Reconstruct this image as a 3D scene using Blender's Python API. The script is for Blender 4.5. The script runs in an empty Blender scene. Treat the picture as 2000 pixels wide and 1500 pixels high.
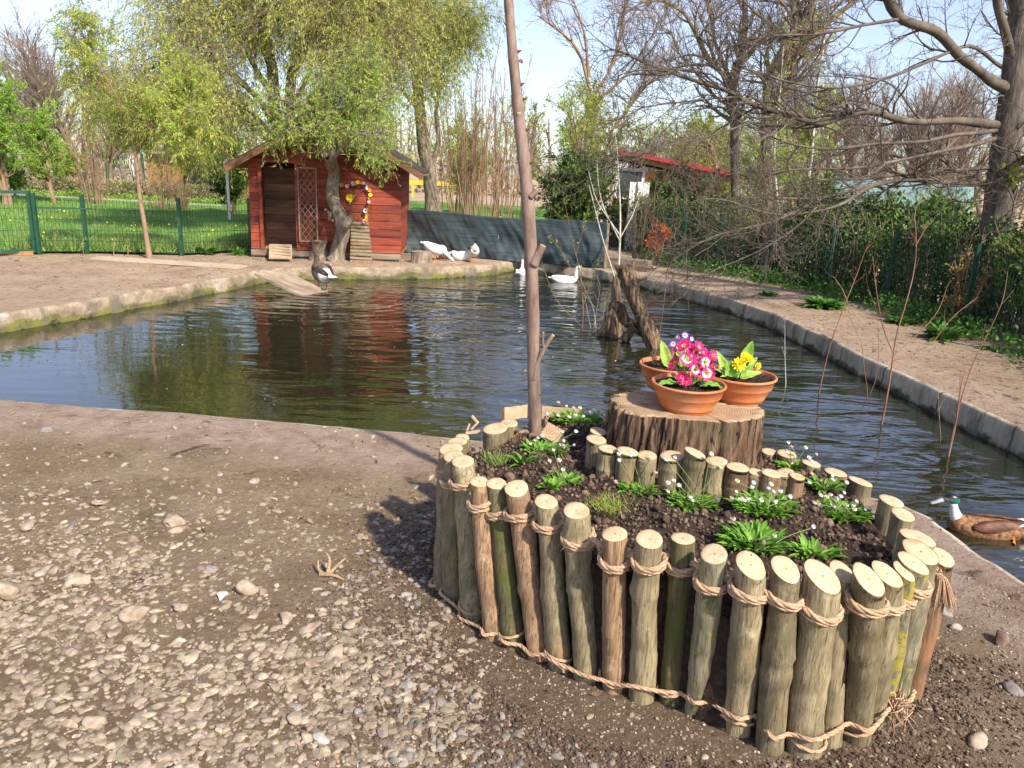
import bpy, math, random
import numpy as np
from mathutils import Matrix, Vector, noise as mnoise
from mathutils.geometry import delaunay_2d_cdt
R = math.radians
SC = bpy.context.scene
COL = SC.collection
rng = np.random.default_rng(7)
random.seed(7)

# ------------------------------------------------------------------ camera
FPX, PITCH, ROLL, CAMH = 1502.0, R(15.6), R(2.5), 1.6
cd = bpy.data.cameras.new('camera'); cam = bpy.data.objects.new('camera', cd); COL.objects.link(cam)
cd.sensor_width = 36.0; cd.lens = FPX / 2000 * 36.0
cd.clip_start = 0.05; cd.clip_end = 600
cam.matrix_world = Matrix.Translation((0, 0, CAMH)) @ Matrix.Rotation(R(90) - PITCH, 4, 'X') @ Matrix.Rotation(ROLL, 4, 'Z')
SC.camera = cam
# ------------------------------------------------------------------ world, sun, exposure
SUN_EL, SUN_AZ = R(41), R(40)          # azimuth measured from behind the camera towards the right
sdir = Vector((math.sin(SUN_AZ) * math.cos(SUN_EL), -math.cos(SUN_AZ) * math.cos(SUN_EL), math.sin(SUN_EL)))
w = bpy.data.worlds.new('World'); SC.world = w; w.use_nodes = True
wn = w.node_tree; bg = wn.nodes['Background']
sky = wn.nodes.new('ShaderNodeTexSky'); sky.sky_type = 'NISHITA'; sky.sun_disc = False
sky.sun_elevation = SUN_EL; sky.sun_rotation = math.atan2(sdir.x, sdir.y)
sky.air_density = 1.0; sky.dust_density = 0.9; sky.ozone_density = 3.5
hsv = wn.nodes.new('ShaderNodeHueSaturation'); hsv.inputs['Saturation'].default_value = .78; hsv.inputs['Hue'].default_value = .515; wn.links.new(sky.outputs[0], hsv.inputs['Color']); wn.links.new(hsv.outputs[0], bg.inputs[0]); bg.inputs[1].default_value = 0.125
ld = bpy.data.lights.new('sun', 'SUN'); ld.energy = 3.8; ld.angle = R(2); ld.color = (1.0, 0.91, 0.78)
sun = bpy.data.objects.new('sun', ld); COL.objects.link(sun)
sun.rotation_euler = sdir.to_track_quat('Z', 'Y').to_euler(); sun.location = (0, 0, 30)
SC.view_settings.view_transform = 'Standard'; SC.view_settings.look = 'None'
SC.view_settings.exposure = 0.92; SC.view_settings.gamma = 1.0
SC.render.engine = 'CYCLES'
SC.cycles.max_bounces = 6; SC.cycles.transparent_max_bounces = 6
SC.cycles.caustics_reflective = False; SC.cycles.caustics_refractive = False

# ------------------------------------------------------------------ photograph direction -> real point at a chosen distance
def ray(px, py):
    x = px - 1000; y = 750 - py; c, s = math.cos(ROLL), math.sin(ROLL)
    X = x * c - y * s; Y = x * s + y * c; p = PITCH
    return np.array([X, FPX * math.cos(p) + Y * math.sin(p), -FPX * math.sin(p) + Y * math.cos(p)]) / FPX
O0 = np.array([0, 0, CAMH])
def G(px, py, z=0.0):
    d = ray(px, py); return O0 + d * ((z - CAMH) / d[2])
def W(px, py, Y):
    d = ray(px, py); return O0 + d * (Y / d[1])

# ------------------------------------------------------------------ mesh helpers
class MB:
    def __init__(s): s.v = []; s.f = {3: [], 4: []}; s.m = {3: [], 4: []}; s.n = 0
    def add(s, V, F, mi=0):
        V = np.asarray(V, float).reshape(-1, 3)
        if isinstance(F, np.ndarray): Fs = {F.shape[1]: F}
        else:
            Fs = {}
            for k in (3, 4):
                q = [f for f in F if len(f) == k]
                if q: Fs[k] = np.array(q)
            for f in F:
                if len(f) > 4:
                    fan = np.array([(f[0], f[i], f[i + 1]) for i in range(1, len(f) - 1)])
                    Fs[3] = fan if 3 not in Fs else np.vstack([Fs[3], fan])
        for k, q in Fs.items():
            s.f[k].append(q + s.n); s.m[k].append(np.full(len(q), mi))
        s.v.append(V); s.n += len(V); return s
    def build(s, name, mats, parent=None, smooth=True, loc=None):
        V = np.vstack(s.v); me = bpy.data.meshes.new(name)
        f3 = np.vstack(s.f[3]) if s.f[3] else np.zeros((0, 3), int)
        f4 = np.vstack(s.f[4]) if s.f[4] else np.zeros((0, 4), int)
        mi = np.concatenate((s.m[3] if s.f[3] else []) + (s.m[4] if s.f[4] else []))
        me.vertices.add(len(V)); me.vertices.foreach_set('co', V.astype(np.float32).ravel())
        li = np.concatenate([f3.ravel(), f4.ravel()]).astype(np.int32)
        me.loops.add(len(li)); me.loops.foreach_set('vertex_index', li)
        nf = len(f3) + len(f4); me.polygons.add(nf)
        st = np.concatenate([np.arange(len(f3)) * 3, len(f3) * 3 + np.arange(len(f4)) * 4]).astype(np.int32)
        me.polygons.foreach_set('loop_start', st)
        me.polygons.foreach_set('material_index', mi.astype(np.int32))
        me.polygons.foreach_set('use_smooth', np.full(nf, smooth))
        me.update(calc_edges=True); me.validate()
        for m in (mats if isinstance(mats, (list, tuple)) else [mats]): me.materials.append(m)
        o = bpy.data.objects.new(name, me); COL.objects.link(o)
        if parent: o.parent = parent
        if loc is not None: o.location = loc
        return o
def tag(o, label=None, cat=None, group=None, kind=None):
    if label: o['label'] = label
    if cat: o['category'] = cat
    if group: o['group'] = group
    if kind: o['kind'] = kind
    return o
def thing(name, label, cat, loc=(0, 0, 0), rz=0, group=None):
    o = bpy.data.objects.new(name, None); COL.objects.link(o); o.empty_display_size = 0.1
    o.location = loc; o.rotation_euler = (0, 0, rz); return tag(o, label, cat, group)
def dup(root, loc, rz=0, scale=1.0, label=None, group=None):
    r = root.copy(); COL.objects.link(r); r.location = loc; r.rotation_euler = (0, 0, rz); r.scale = (scale,) * 3
    if label: r['label'] = label
    if group: r['group'] = group
    for ch in list(root.children):
        c = ch.copy(); COL.objects.link(c); c.parent = r
        for g in list(ch.children):
            d = g.copy(); COL.objects.link(d); d.parent = c
    return r
BOXF = [(0, 3, 2, 1), (4, 5, 6, 7), (0, 1, 5, 4), (1, 2, 6, 5), (2, 3, 7, 6), (3, 0, 4, 7)]
def box(mb, c, s, M=None, mi=0):
    x, y, z = np.array(s) / 2.0
    V = np.array([(-x, -y, -z), (x, -y, -z), (x, y, -z), (-x, y, -z), (-x, -y, z), (x, -y, z), (x, y, z), (-x, y, z)])
    if M is not None: V = V @ np.array(M).T
    mb.add(V + np.array(c), BOXF, mi); return mb
def rotm(ax, a): return np.array(Matrix.Rotation(a, 3, ax))
def bar(mb, a, b, wd, th, mi=0, up=(0, 0, 1)):
    a = np.array(a, float); b = np.array(b, float); t = b - a; L = np.linalg.norm(t); t /= L
    u = np.array(up, float)
    if abs(t @ u) > .95: u = np.array([0, 1, 0.])
    s = np.cross(t, u); s /= np.linalg.norm(s); u = np.cross(s, t)
    box(mb, (a + b) / 2, (wd, L, th), np.stack([s, t, u], 1), mi)
def tubes(mb, paths, radii, k=4, mi=0, cap=False):
    """many tapered tubes at once, grouped by number of points"""
    by = {}
    for P_, r_ in zip(paths, radii): by.setdefault(len(P_), []).append((P_, r_))
    for n, L in by.items():
        P_ = np.array([a for a, b in L], float); r_ = np.array([b for a, b in L], float); B = len(L)
        T = np.gradient(P_, axis=1) if n > 2 else np.repeat((P_[:, 1:] - P_[:, :1]), 2, axis=1)
        T /= np.linalg.norm(T, axis=2, keepdims=True) + 1e-9
        mt = np.abs(T.mean(1)); ref = np.zeros((B, 3)); ref[np.arange(B), mt.argmin(1)] = 1
        S = np.cross(T, ref[:, None, :]); S /= np.linalg.norm(S, axis=2, keepdims=True) + 1e-9
        U = np.cross(T, S); an = np.arange(k) * 2 * math.pi / k
        V = P_[:, :, None, :] + r_[:, :, None, None] * (S[:, :, None, :] * np.cos(an)[None, None, :, None] + U[:, :, None, :] * np.sin(an)[None, None, :, None])
        idx = np.arange(B * n * k).reshape(B, n, k)
        a = idx[:, :-1, :]; b = np.roll(a, -1, axis=2); c = idx[:, 1:, :]; d = np.roll(c, -1, axis=2)
        mb.add(V.reshape(-1, 3), np.stack([a, b, d, c], -1).reshape(-1, 4), mi)
        if cap:
            for i in range(B):
                for rr, e in ((idx[i, 0][::-1], 0), (idx[i, -1], -1)):
                    mb.add(np.vstack([V[i, e], P_[i, e]]), np.array([(j, (j + 1) % k, k) for j in range(k)] if e else [((j + 1) % k, j, k) for j in range(k)]), mi)
    return mb
def smoothpath(pts, n):
    pts = np.array(pts, float); m = len(pts)
    P_ = np.vstack([2 * pts[0] - pts[1], pts, 2 * pts[-1] - pts[-2]]); out = []
    for t in np.linspace(0, m - 1 - 1e-6, n):
        i = int(t); u = t - i; p0, p1, p2, p3 = P_[i:i + 4]
        out.append(.5 * ((2 * p1) + (p2 - p0) * u + (2 * p0 - 5 * p1 + 4 * p2 - p3) * u * u + (3 * p1 - p0 - 3 * p2 + p3) * u ** 3))
    return np.array(out)
def lathe(mb, prof, k=32, c=(0, 0, 0), mi=0, close=True, sq=(1, 1)):
    an = np.arange(k) * 2 * math.pi / k; n = len(prof)
    V = np.array([[(r * math.cos(a) * sq[0], r * math.sin(a) * sq[1], z) for a in an] for r, z in prof]).reshape(-1, 3) + np.array(c)
    idx = np.arange(n * k).reshape(n, k); a = idx[:-1]; b = np.roll(a, -1, 1); cc = idx[1:]; d = np.roll(cc, -1, 1)
    mb.add(V, np.stack([a, b, d, cc], -1).reshape(-1, 4), mi); return mb
def loft(mb, sp, k=16, mi=0):
    """spine in the x-z plane: (x, z, half-width, half-height); one continuous closed body"""
    sp = np.array(sp, float); n = len(sp); P_ = smoothpath(np.c_[sp[:, 0], np.zeros(n), sp[:, 1]], n * 4)
    ry = np.interp(np.linspace(0, n - 1, n * 4), np.arange(n), sp[:, 2]); rz = np.interp(np.linspace(0, n - 1, n * 4), np.arange(n), sp[:, 3])
    T = np.gradient(P_, axis=0); T /= np.linalg.norm(T, axis=1, keepdims=True) + 1e-9
    U = np.cross(T, [0, 1.0, 0]) * -1; U /= np.linalg.norm(U, axis=1, keepdims=True) + 1e-9
    an = np.arange(k) * 2 * math.pi / k
    V = P_[:, None, :] + np.cos(an)[None, :, None] * ry[:, None, None] * np.array([0, 1.0, 0]) + np.sin(an)[None, :, None] * rz[:, None, None] * U[:, None, :]
    N = len(P_); idx = np.arange(N * k).reshape(N, k); a = idx[:-1]; b = np.roll(a, -1, 1); c = idx[1:]; d = np.roll(c, -1, 1)
    F = [tuple(q) for q in np.stack([a, c, d, b], -1).reshape(-1, 4)]
    V = np.vstack([V.reshape(-1, 3), P_[0], P_[-1]])
    F += [(j, (j + 1) % k, N * k) for j in range(k)] + [(idx[-1][(j + 1) % k], idx[-1][j], N * k + 1) for j in range(k)]
    mb.add(V, F, mi); return mb
# icospheres
def ico(sub):
    import bmesh
    bm = bmesh.new(); bmesh.ops.create_icosphere(bm, subdivisions=sub, radius=1)
    V = np.array([v.co[:] for v in bm.verts]); F = np.array([[v.index for v in f.verts] for f in bm.faces]); bm.free(); return V, F
ICO = {i: ico(i) for i in (1, 2, 3)}
def rand_rot(n, r=rng, flat=False):
    if flat:
        a = r.uniform(0, 2 * math.pi, n); t = r.normal(0, .25, n); u = r.normal(0, .25, n)
    else: a = r.uniform(0, 6.283, n); t = np.arccos(r.uniform(-1, 1, n)); u = r.uniform(0, 6.283, n)
    ca, sa, ct, st, cu, su = np.cos(a), np.sin(a), np.cos(t), np.sin(t), np.cos(u), np.sin(u); z = np.zeros(n); o = np.ones(n)
    A = np.stack([np.stack([ca, -sa, z], 1), np.stack([sa, ca, z], 1), np.stack([z, z, o], 1)], 1)
    B = np.stack([np.stack([o, z, z], 1), np.stack([z, ct, -st], 1), np.stack([z, st, ct], 1)], 1)
    C_ = np.stack([np.stack([cu, z, su], 1), np.stack([z, o, z], 1), np.stack([-su, z, cu], 1)], 1)
    return A @ B @ C_
def blobs(mb, P_, S, sub=1, rough=.18, flat=True, mi=0, r=rng):
    """many pebbles or clods: P (n,3) centres, S (n,3) half sizes"""
    P_ = np.asarray(P_, float); n = len(P_)
    if n == 0: return mb
    V, F = ICO[sub]; k = len(V)
    D = 1 + np.zeros((n, k))
    for _ in range(4):
        dr = r.normal(size=(n, 3)); dr /= np.linalg.norm(dr, axis=1, keepdims=True)
        dd = np.einsum('kj,nj->nk', V, dr)
        D += rough * r.uniform(-1, 1, (n, 1)) * dd * np.abs(dd) - rough * 1.3 * np.maximum(dd - .55, 0)
    for _ in range(5):
        dr = r.normal(size=(n, 3)); dr /= np.linalg.norm(dr, axis=1, keepdims=True); dd = np.einsum('kj,nj->nk', V, dr)
        D = np.minimum(D, r.uniform(.62, .98, (n, 1)) / np.maximum(dd, .05))
    D += r.normal(0, rough * .10, (n, k))
    X = V[None] * D[:, :, None] * np.asarray(S)[:, None, :]
    X = np.einsum('nij,nkj->nki', rand_rot(n, r, flat), X) + P_[:, None, :]
    mb.add(X.reshape(-1, 3), (F[None] + (np.arange(n) * k)[:, None, None]).reshape(-1, 3), mi); return mb
def leaves(mb, P_, size, asp=.35, D=None, droop=0, jit=.5, r=rng, mi=0, fold=.0):
    """leaf shaped faces; D optional direction of each leaf"""
    P_ = np.asarray(P_, float); n = len(P_)
    if n == 0: return mb
    if D is None: D = r.normal(size=(n, 3))
    D = D + r.normal(0, jit, (n, 3)); D[:, 2] -= droop; D /= np.linalg.norm(D, axis=1, keepdims=True)
    S = np.cross(D, r.normal(size=(n, 3))); S /= np.linalg.norm(S, axis=1, keepdims=True) + 1e-9
    s = size * r.uniform(.6, 1.35, (n, 1)); wd = s * asp
    V = np.stack([P_, P_ + D * s * .5 + S * wd * .5, P_ + D * s, P_ + D * s * .45 - S * wd * .5], 1)
    mb.add(V.reshape(-1, 3), np.arange(n * 4).reshape(n, 4), mi); return mb

# ------------------------------------------------------------------ materials
def nodes(name):
    m = bpy.data.materials.new(name); m.use_nodes = True; nt = m.node_tree; return m, nt, nt.nodes['Principled BSDF'], nt.nodes, nt.links
def ramp(N, cols, pos=None):
    r_ = N.new('ShaderNodeValToRGB'); e = r_.color_ramp.elements; n = len(cols); pos = pos or [i / (n - 1) for i in range(n)]
    while len(e) < n: e.new(.5)
    for i, c in enumerate(cols): e[i].position = pos[i]; e[i].color = (*c, 1)
    return r_
def coords(N, L, stretch=(1, 1, 1), rnd=True):
    tc = N.new('ShaderNodeTexCoord'); mp = N.new('ShaderNodeMapping'); mp.inputs['Scale'].default_value = stretch
    L.new(tc.outputs['Object'], mp.inputs['Vector'])
    if rnd:
        oi = N.new('ShaderNodeObjectInfo'); mu = N.new('ShaderNodeMath'); mu.operation = 'MULTIPLY'; mu.inputs[1].default_value = 37
        L.new(oi.outputs['Random'], mu.inputs[0]); L.new(mu.outputs[0], mp.inputs['Location'])
    return mp.outputs[0]
def noise(N, L, vec, scale, detail=6, rough=.6, dist=0):
    n = N.new('ShaderNodeTexNoise'); n.inputs['Scale'].default_value = scale; n.inputs['Detail'].default_value = detail
    n.inputs['Roughness'].default_value = rough; n.inputs['Distortion'].default_value = dist; L.new(vec, n.inputs['Vector']); return n.outputs[0]
def mix(N, L, fac, a, b, mode='MIX'):
    m = N.new('ShaderNodeMix'); m.data_type = 'RGBA'; m.blend_type = mode
    for s_, v in ((m.inputs[0], fac), (m.inputs[6], a), (m.inputs[7], b)):
        if isinstance(v, (int, float)): s_.default_value = v
        elif isinstance(v, tuple): s_.default_value = (*v, 1)
        else: L.new(v, s_)
    return m.outputs[2]
def step(N, L, val, lo, hi):
    m = N.new('ShaderNodeMapRange'); m.interpolation_type = 'SMOOTHSTEP'; L.new(val, m.inputs[0]); m.inputs[1].default_value = lo; m.inputs[2].default_value = hi; return m.outputs[0]
def bump(N, L, h, bs, st=.5, dist=.01):
    b = N.new('ShaderNodeBump'); b.inputs['Strength'].default_value = st; b.inputs['Distance'].default_value = dist
    L.new(h, b.inputs['Height']); L.new(b.outputs[0], bs.inputs['Normal']); return b
def mat(name, cols, scale=8, rough=.85, st=.5, dist=.01, bscale=None, stretch=(1, 1, 1), pos=None, spec=.3, island=0, objvar=0, detail=8):
    m, nt, bs, N, L = nodes(name); v = coords(N, L, stretch)
    f = noise(N, L, v, scale, detail)
    c = ramp(N, cols, pos or [.3 + .4 * i / (len(cols) - 1) for i in range(len(cols))] if len(cols) > 1 else [0]) if len(cols) > 1 else None
    if c is None: out = mix(N, L, 0.0, cols[0], cols[0])
    else: L.new(f, c.inputs[0]); out = c.outputs[0]
    for amt, src in ((island, 'g'), (objvar, 'o')):
        if amt:
            if src == 'g': s_ = N.new('ShaderNodeNewGeometry').outputs['Random Per Island']
            else: s_ = N.new('ShaderNodeObjectInfo').outputs['Random']
            hs = N.new('ShaderNodeHueSaturation'); mr = N.new('ShaderNodeMapRange'); mr.inputs[3].default_value = 1 - amt; mr.inputs[4].default_value = 1 + amt
            L.new(s_, mr.inputs[0]); L.new(mr.outputs[0], hs.inputs['Value']); L.new(out, hs.inputs['Color'])
            mr2 = N.new('ShaderNodeMapRange'); mr2.inputs[3].default_value = .5 - amt * .05; mr2.inputs[4].default_value = .5 + amt * .05
            fr = N.new('ShaderNodeMath'); fr.operation = 'FRACT'; mm = N.new('ShaderNodeMath'); mm.operation = 'MULTIPLY'; mm.inputs[1].default_value = 7.3
            L.new(s_, mm.inputs[0]); L.new(mm.outputs[0], fr.inputs[0]); L.new(fr.outputs[0], mr2.inputs[0]); L.new(mr2.outputs[0], hs.inputs['Hue']); out = hs.outputs[0]
    L.new(out, bs.inputs['Base Color']); bs.inputs['Roughness'].default_value = rough; bs.inputs['Specular IOR Level'].default_value = spec
    if st: bump(N, L, noise(N, L, v, bscale or scale * 2, detail), bs, st, dist)
    return m
def leafmat(name, cols, trans=.35, var=.35):
    m, nt, bs, N, L = nodes(name)
    g = N.new('ShaderNodeNewGeometry'); r_ = ramp(N, cols); L.new(g.outputs['Random Per Island'], r_.inputs[0])
    v = coords(N, L); f = noise(N, L, v, .9, 3); hs = N.new('ShaderNodeHueSaturation'); mr = N.new('ShaderNodeMapRange')
    mr.inputs[1].default_value = .3; mr.inputs[2].default_value = .7; mr.inputs[3].default_value = 1 - var; mr.inputs[4].default_value = 1 + var
    L.new(f, mr.inputs[0]); L.new(mr.outputs[0], hs.inputs['Value']); L.new(r_.outputs[0], hs.inputs['Color'])
    L.new(hs.outputs[0], bs.inputs['Base Color']); bs.inputs['Roughness'].default_value = .5; bs.inputs['Specular IOR Level'].default_value = .3
    tr = N.new('ShaderNodeBsdfTranslucent'); L.new(hs.outputs[0], tr.inputs[0]); ms = N.new('ShaderNodeMixShader'); ms.inputs[0].default_value = trans
    L.new(bs.outputs[0], ms.inputs[1]); L.new(tr.outputs[0], ms.inputs[2]); L.new(ms.outputs[0], N['Material Output'].inputs[0]); return m

def m_bark(name, a, b, c, moss=0.0, lichen=0.0):
    m, nt, bs, N, L = nodes(name)
    v = coords(N, L, (1, 1, .13)); v2 = coords(N, L, (1, 1, .7)); f = noise(N, L, v, 75, 8, .7, .4); f2 = noise(N, L, v2, 9, 5)
    r_ = ramp(N, [a, b, c], [.33, .52, .7]); L.new(f, r_.inputs[0])
    out = mix(N, L, step(N, L, f2, .45, .65), r_.outputs[0], tuple(x * .62 for x in b), 'MIX')
    fv = noise(N, L, coords(N, L, (1, 1, .05)), 190, 6, .7); pt = mix(N, L, step(N, L, fv, .50, .66), out, tuple(x * .62 for x in a)); pt = mix(N, L, step(N, L, noise(N, L, v2, 11, 7, .7), .60, .74), pt, tuple(min(1, x * 1.12) for x in c)); pt = mix(N, L, step(N, L, noise(N, L, v2, 6, 5), .56, .70), pt, (b[0] * 1.12, b[1] * .88, b[2] * .78))
    oi = N.new('ShaderNodeObjectInfo'); hs = N.new('ShaderNodeHueSaturation'); mr = N.new('ShaderNodeMapRange'); mr.inputs[3].default_value = .75; mr.inputs[4].default_value = 1.25
    L.new(oi.outputs['Random'], mr.inputs[0]); L.new(mr.outputs[0], hs.inputs['Value']); L.new(pt, hs.inputs['Color']); out = hs.outputs[0]
    if moss: out = mix(N, L, step(N, L, noise(N, L, v2, 7, 6), .64 - moss * .4, .78 - moss * .3), out, (.085, .10, .022))
    if lichen: out = mix(N, L, step(N, L, noise(N, L, coords(N, L, (1, 1, 1)), 26, 8, .7), .66 - lichen * .3, .70 - lichen * .3), out, (.31, .27, .045))
    L.new(out, bs.inputs['Base Color']); bs.inputs['Roughness'].default_value = .85; bs.inputs['Specular IOR Level'].default_value = .25
    bump(N, L, f, bs, .95, .005); return m
M_LOG = {'g': m_bark('bark_grey', (.15, .115, .062), (.29, .235, .135), (.40, .335, .21), moss=.0), 'b': m_bark('bark_brown', (.13, .075, .04), (.30, .19, .11), (.42, .29, .18)),
         'm': m_bark('bark_mossy', (.07, .06, .03), (.17, .15, .07), (.26, .24, .12), moss=.36), 'l': m_bark('bark_lichen', (.13, .11, .07), (.28, .25, .16), (.40, .37, .25), moss=.15, lichen=.28),
         'L': m_bark('bark_yellow_lichen', (.14, .12, .08), (.28, .26, .18), (.38, .36, .26), moss=.2, lichen=.62)}
def m_cut(name, a, b, ringc, sc=62):
    m, nt, bs, N, L = nodes(name); v = coords(N, L, (1, 1, 1), rnd=False)
    wv = N.new('ShaderNodeTexWave'); wv.wave_type = 'RINGS'; wv.rings_direction = 'Z'; wv.inputs['Scale'].default_value = sc; wv.inputs['Distortion'].default_value = 2.5; wv.inputs['Detail'].default_value = 3; wv.inputs['Detail Scale'].default_value = .3
    L.new(v, wv.inputs['Vector']); vr = coords(N, L)
    f = noise(N, L, vr, 30, 6); r_ = ramp(N, [a, b], [.35, .65]); L.new(f, r_.inputs[0])
    q = N.new('ShaderNodeMath'); q.operation = 'MULTIPLY'; q.inputs[1].default_value = .6; L.new(wv.outputs[1], q.inputs[0])
    out = mix(N, L, q.outputs[0], r_.outputs[0], ringc)
    ln = N.new('ShaderNodeVectorMath'); ln.operation = 'LENGTH'; L.new(v, ln.inputs[0]); out = mix(N, L, step(N, L, ln.outputs['Value'], .007, .001), out, tuple(x * .75 for x in ringc)); out = mix(N, L, step(N, L, noise(N, L, vr, 9, 5), .56, .70), out, tuple(x * 1.15 for x in ringc))
    out = mix(N, L, step(N, L, noise(N, L, vr, 55, 3), .66, .72), out, tuple(x * .35 for x in ringc))
    L.new(out, bs.inputs['Base Color']); bs.inputs['Roughness'].default_value = .8; bump(N, L, noise(N, L, coords(N, L, (1, .15, 1)), 160, 4), bs, .35, .002); return m
M_CUT = m_cut('cut_wood', (.56, .40, .235), (.69, .53, .35), (.40, .25, .125))
M_CUT_OLD = m_cut('weathered_cut_wood', (.34, .23, .13), (.50, .35, .21), (.18, .11, .06), 30)
M_ROPE = mat('jute', [(.30, .18, .10), (.50, .33, .20), (.60, .43, .28)], 160, .95, .8, .003, stretch=(1, 1, 1), island=.15)
M_SOIL = mat('potting_soil', [(.018, .011, .008), (.045, .028, .018), (.085, .055, .036)], 40, .95, 1.0, .02, 70)
M_CLOD = mat('soil_clods', [(.045, .029, .02), (.12, .08, .053), (.23, .165, .115)], 25, .95, .8, .006, 90, island=.45)
M_STONE = mat('river_stone', [(.18, .135, .09), (.29, .23, .16), (.39, .325, .24)], 26, .9, .7, .005, 60, island=.33)
M_STONEG = mat('grey_stone', [(.13, .115, .10), (.22, .195, .17), (.30, .27, .23)], 14, .8, .5, .004, 60, island=.35)
M_GRIT = mat('grit', [(.16, .11, .075), (.27, .20, .145), (.40, .32, .24)], 30, .9, .4, .003, 80, island=.5)
M_TERRA = mat('terracotta_plastic', [(.44, .135, .045), (.56, .185, .065), (.60, .27, .14)], 7, .5, .15, .002, 40, spec=.4)
M_RED = None
M_GREENM = mat('green_paint', [(.010, .055, .028), (.016, .075, .040), (.024, .10, .055)], 12, .45, .2, .002, 50, spec=.5)
M_DKGREEN = mat('dark_green_wire', [(.01, .05, .035), (.014, .07, .045)], 12, .5, 0)
M_GREYWOOD = mat('weathered_wood', [(.16, .12, .085), (.27, .21, .15), (.38, .31, .23)], 10, .9, .8, .01, 30, stretch=(.15, 1, 1))
M_BRWOOD = mat('brown_wood', [(.16, .08, .035), (.30, .16, .07), (.42, .25, .12)], 9, .8, .6, .008, 30, stretch=(.15, 1, 1))
M_DRIFT = mat('driftwood', [(.06, .036, .022), (.20, .13, .08), (.38, .27, .17)], 34, .85, 1.0, .03, 60, stretch=(1, 1, .10), pos=[.38, .5, .64])
M_TREEBARK = mat('grey_tree_bark', [(.06, .048, .038), (.12, .10, .08), (.19, .165, .135)], 20, .9, 1.0, .02, 40, stretch=(1, 1, .2))
M_TWIG = mat('twig_bark', [(.15, .11, .075), (.25, .19, .13)], 6, .9, 0)
M_TWIGB = mat('brown_twig_bark', [(.22, .14, .085), (.36, .24, .15)], 3, .9, 0)
M_TWIGFAR = mat('far_twig_bark', [(.17, .12, .095), (.29, .215, .17)], 2, .9, 0)
M_PALE = mat('pale_bark', [(.35, .32, .26), (.55, .52, .44), (.66, .62, .54)], 20, .8, .5, .005, 40, stretch=(1, 1, .3))
M_REDTWIG = mat('red_twig', [(.17, .065, .04), (.28, .14, .085), (.36, .26, .17)], 4, .7, 0)
M_WILLOWBARK = mat('willow_bark', [(.11, .085, .06), (.25, .20, .145), (.40, .33, .25)], 22, .9, 1.0, .03, 30, stretch=(1, 1, .25))
M_YOUNGBARK = mat('young_bark', [(.12, .075, .055), (.22, .15, .115), (.30, .215, .17)], 30, .7, .7, .004, 60, stretch=(1, 1, .3), spec=.4)
LF_WILLOW = leafmat('willow_leaves', [(.36, .42, .06), (.50, .52, .10), (.62, .56, .17), (.30, .40, .05)], .45)
LF_GREEN = leafmat('spring_green_leaves', [(.22, .40, .05), (.32, .50, .08), (.40, .54, .10)], .45)
LF_YEL = leafmat('yellow_green_leaves', [(.32, .40, .07), (.42, .48, .10), (.28, .40, .06)], .4)
LF_DARK = leafmat('dark_hedge_leaves', [(.022, .05, .012), (.04, .085, .02), (.07, .13, .03), (.13, .19, .04)], .2)
LF_IVY = leafmat('ivy_leaves', [(.05, .11, .02), (.10, .19, .035), (.19, .29, .05)], .3)
LF_MID = leafmat('mid_green_leaves', [(.10, .22, .03), (.16, .30, .045), (.22, .34, .06)], .35)
LF_BROWN = leafmat('dry_hedge', [(.34, .25, .16), (.42, .32, .21), (.22, .22, .08)], .2)
LF_WEED = leafmat('weed_leaves', [(.05, .14, .02), (.09, .22, .035), (.14, .28, .05)], .25)
LF_RED = leafmat('red_shoots', [(.55, .10, .04), (.65, .20, .07), (.40, .10, .04)], .3)
LF_GRASS = leafmat('grass_blades', [(.16, .26, .05), (.26, .37, .09), (.34, .43, .13), (.19, .29, .06)], .3, .25)
LF_DAISY = leafmat('daisy_leaves', [(.12, .28, .03), (.18, .38, .045), (.25, .45, .06)], .3, .15)
M_WHITE = mat('white_petals', [(.80, .78, .74), (.86, .85, .82)], 30, .6, 0)
M_PINK = mat('pink_petals', [(.70, .35, .45), (.80, .55, .60)], 30, .6, 0)
M_YELLOW = mat('yellow_petals', [(.80, .48, .01), (.88, .66, .02), (.90, .72, .05)], 30, .55, .3, .002)
M_ORANGE = mat('orange', [(.72, .17, .03), (.82, .27, .06)], 20, .5, .2, .002)
M_WHITEF = mat('white_feathers', [(.62, .58, .52), (.80, .79, .76), (.84, .84, .82)], 12, .8, .6, .006, 40, stretch=(.4, 1, 1))
M_BROWNF = mat('brown_feathers', [(.045, .03, .02), (.12, .08, .055), (.32, .25, .19)], 22, .8, .8, .008, 40, stretch=(.5, 1, 1))

# ------------------------------------------------------------------ pond outline and ground
WL = -0.2
POND = [(-3.36, 4.81), (-2.65, 4.75), (-1.97, 4.70), (-1.29, 4.62), (-.79, 4.55), (-.3, 4.46), (.5, 4.28), (1.2, 4.08), (1.75, 3.92), (2.07, 3.78), (2.15, 3.6), (2.16, 3.41), (2.17, 3.18), (2.24, 2.9), (2.45, 2.3), (2.7, 1.4), (3.1, .8), (3.6, .8),
        (3.75, 2.6), (3.68, 4.2), (3.60, 5.18), (3.54, 5.75), (3.49, 6.38), (3.43, 7.2), (3.36, 8.24), (3.27, 9.6), (2.95, 10.75), (2.45, 12.0), (2.0, 12.75), (1.4, 13.4), (.7, 13.85), (.0, 14.12), (-.25, 13.85), (-.4, 13.45),
        (-.75, 13.2), (-1.27, 12.8), (-2.0, 12.45), (-2.51, 12.25), (-3.29, 12.07), (-3.6, 11.85), (-3.87, 11.3), (-4.07, 10.5), (-4.45, 9.4), (-4.8, 8.4), (-5.17, 7.55), (-5.75, 6.4), (-6.0, 5.5), (-5.5, 5.0), (-4.4, 4.88)]
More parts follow.
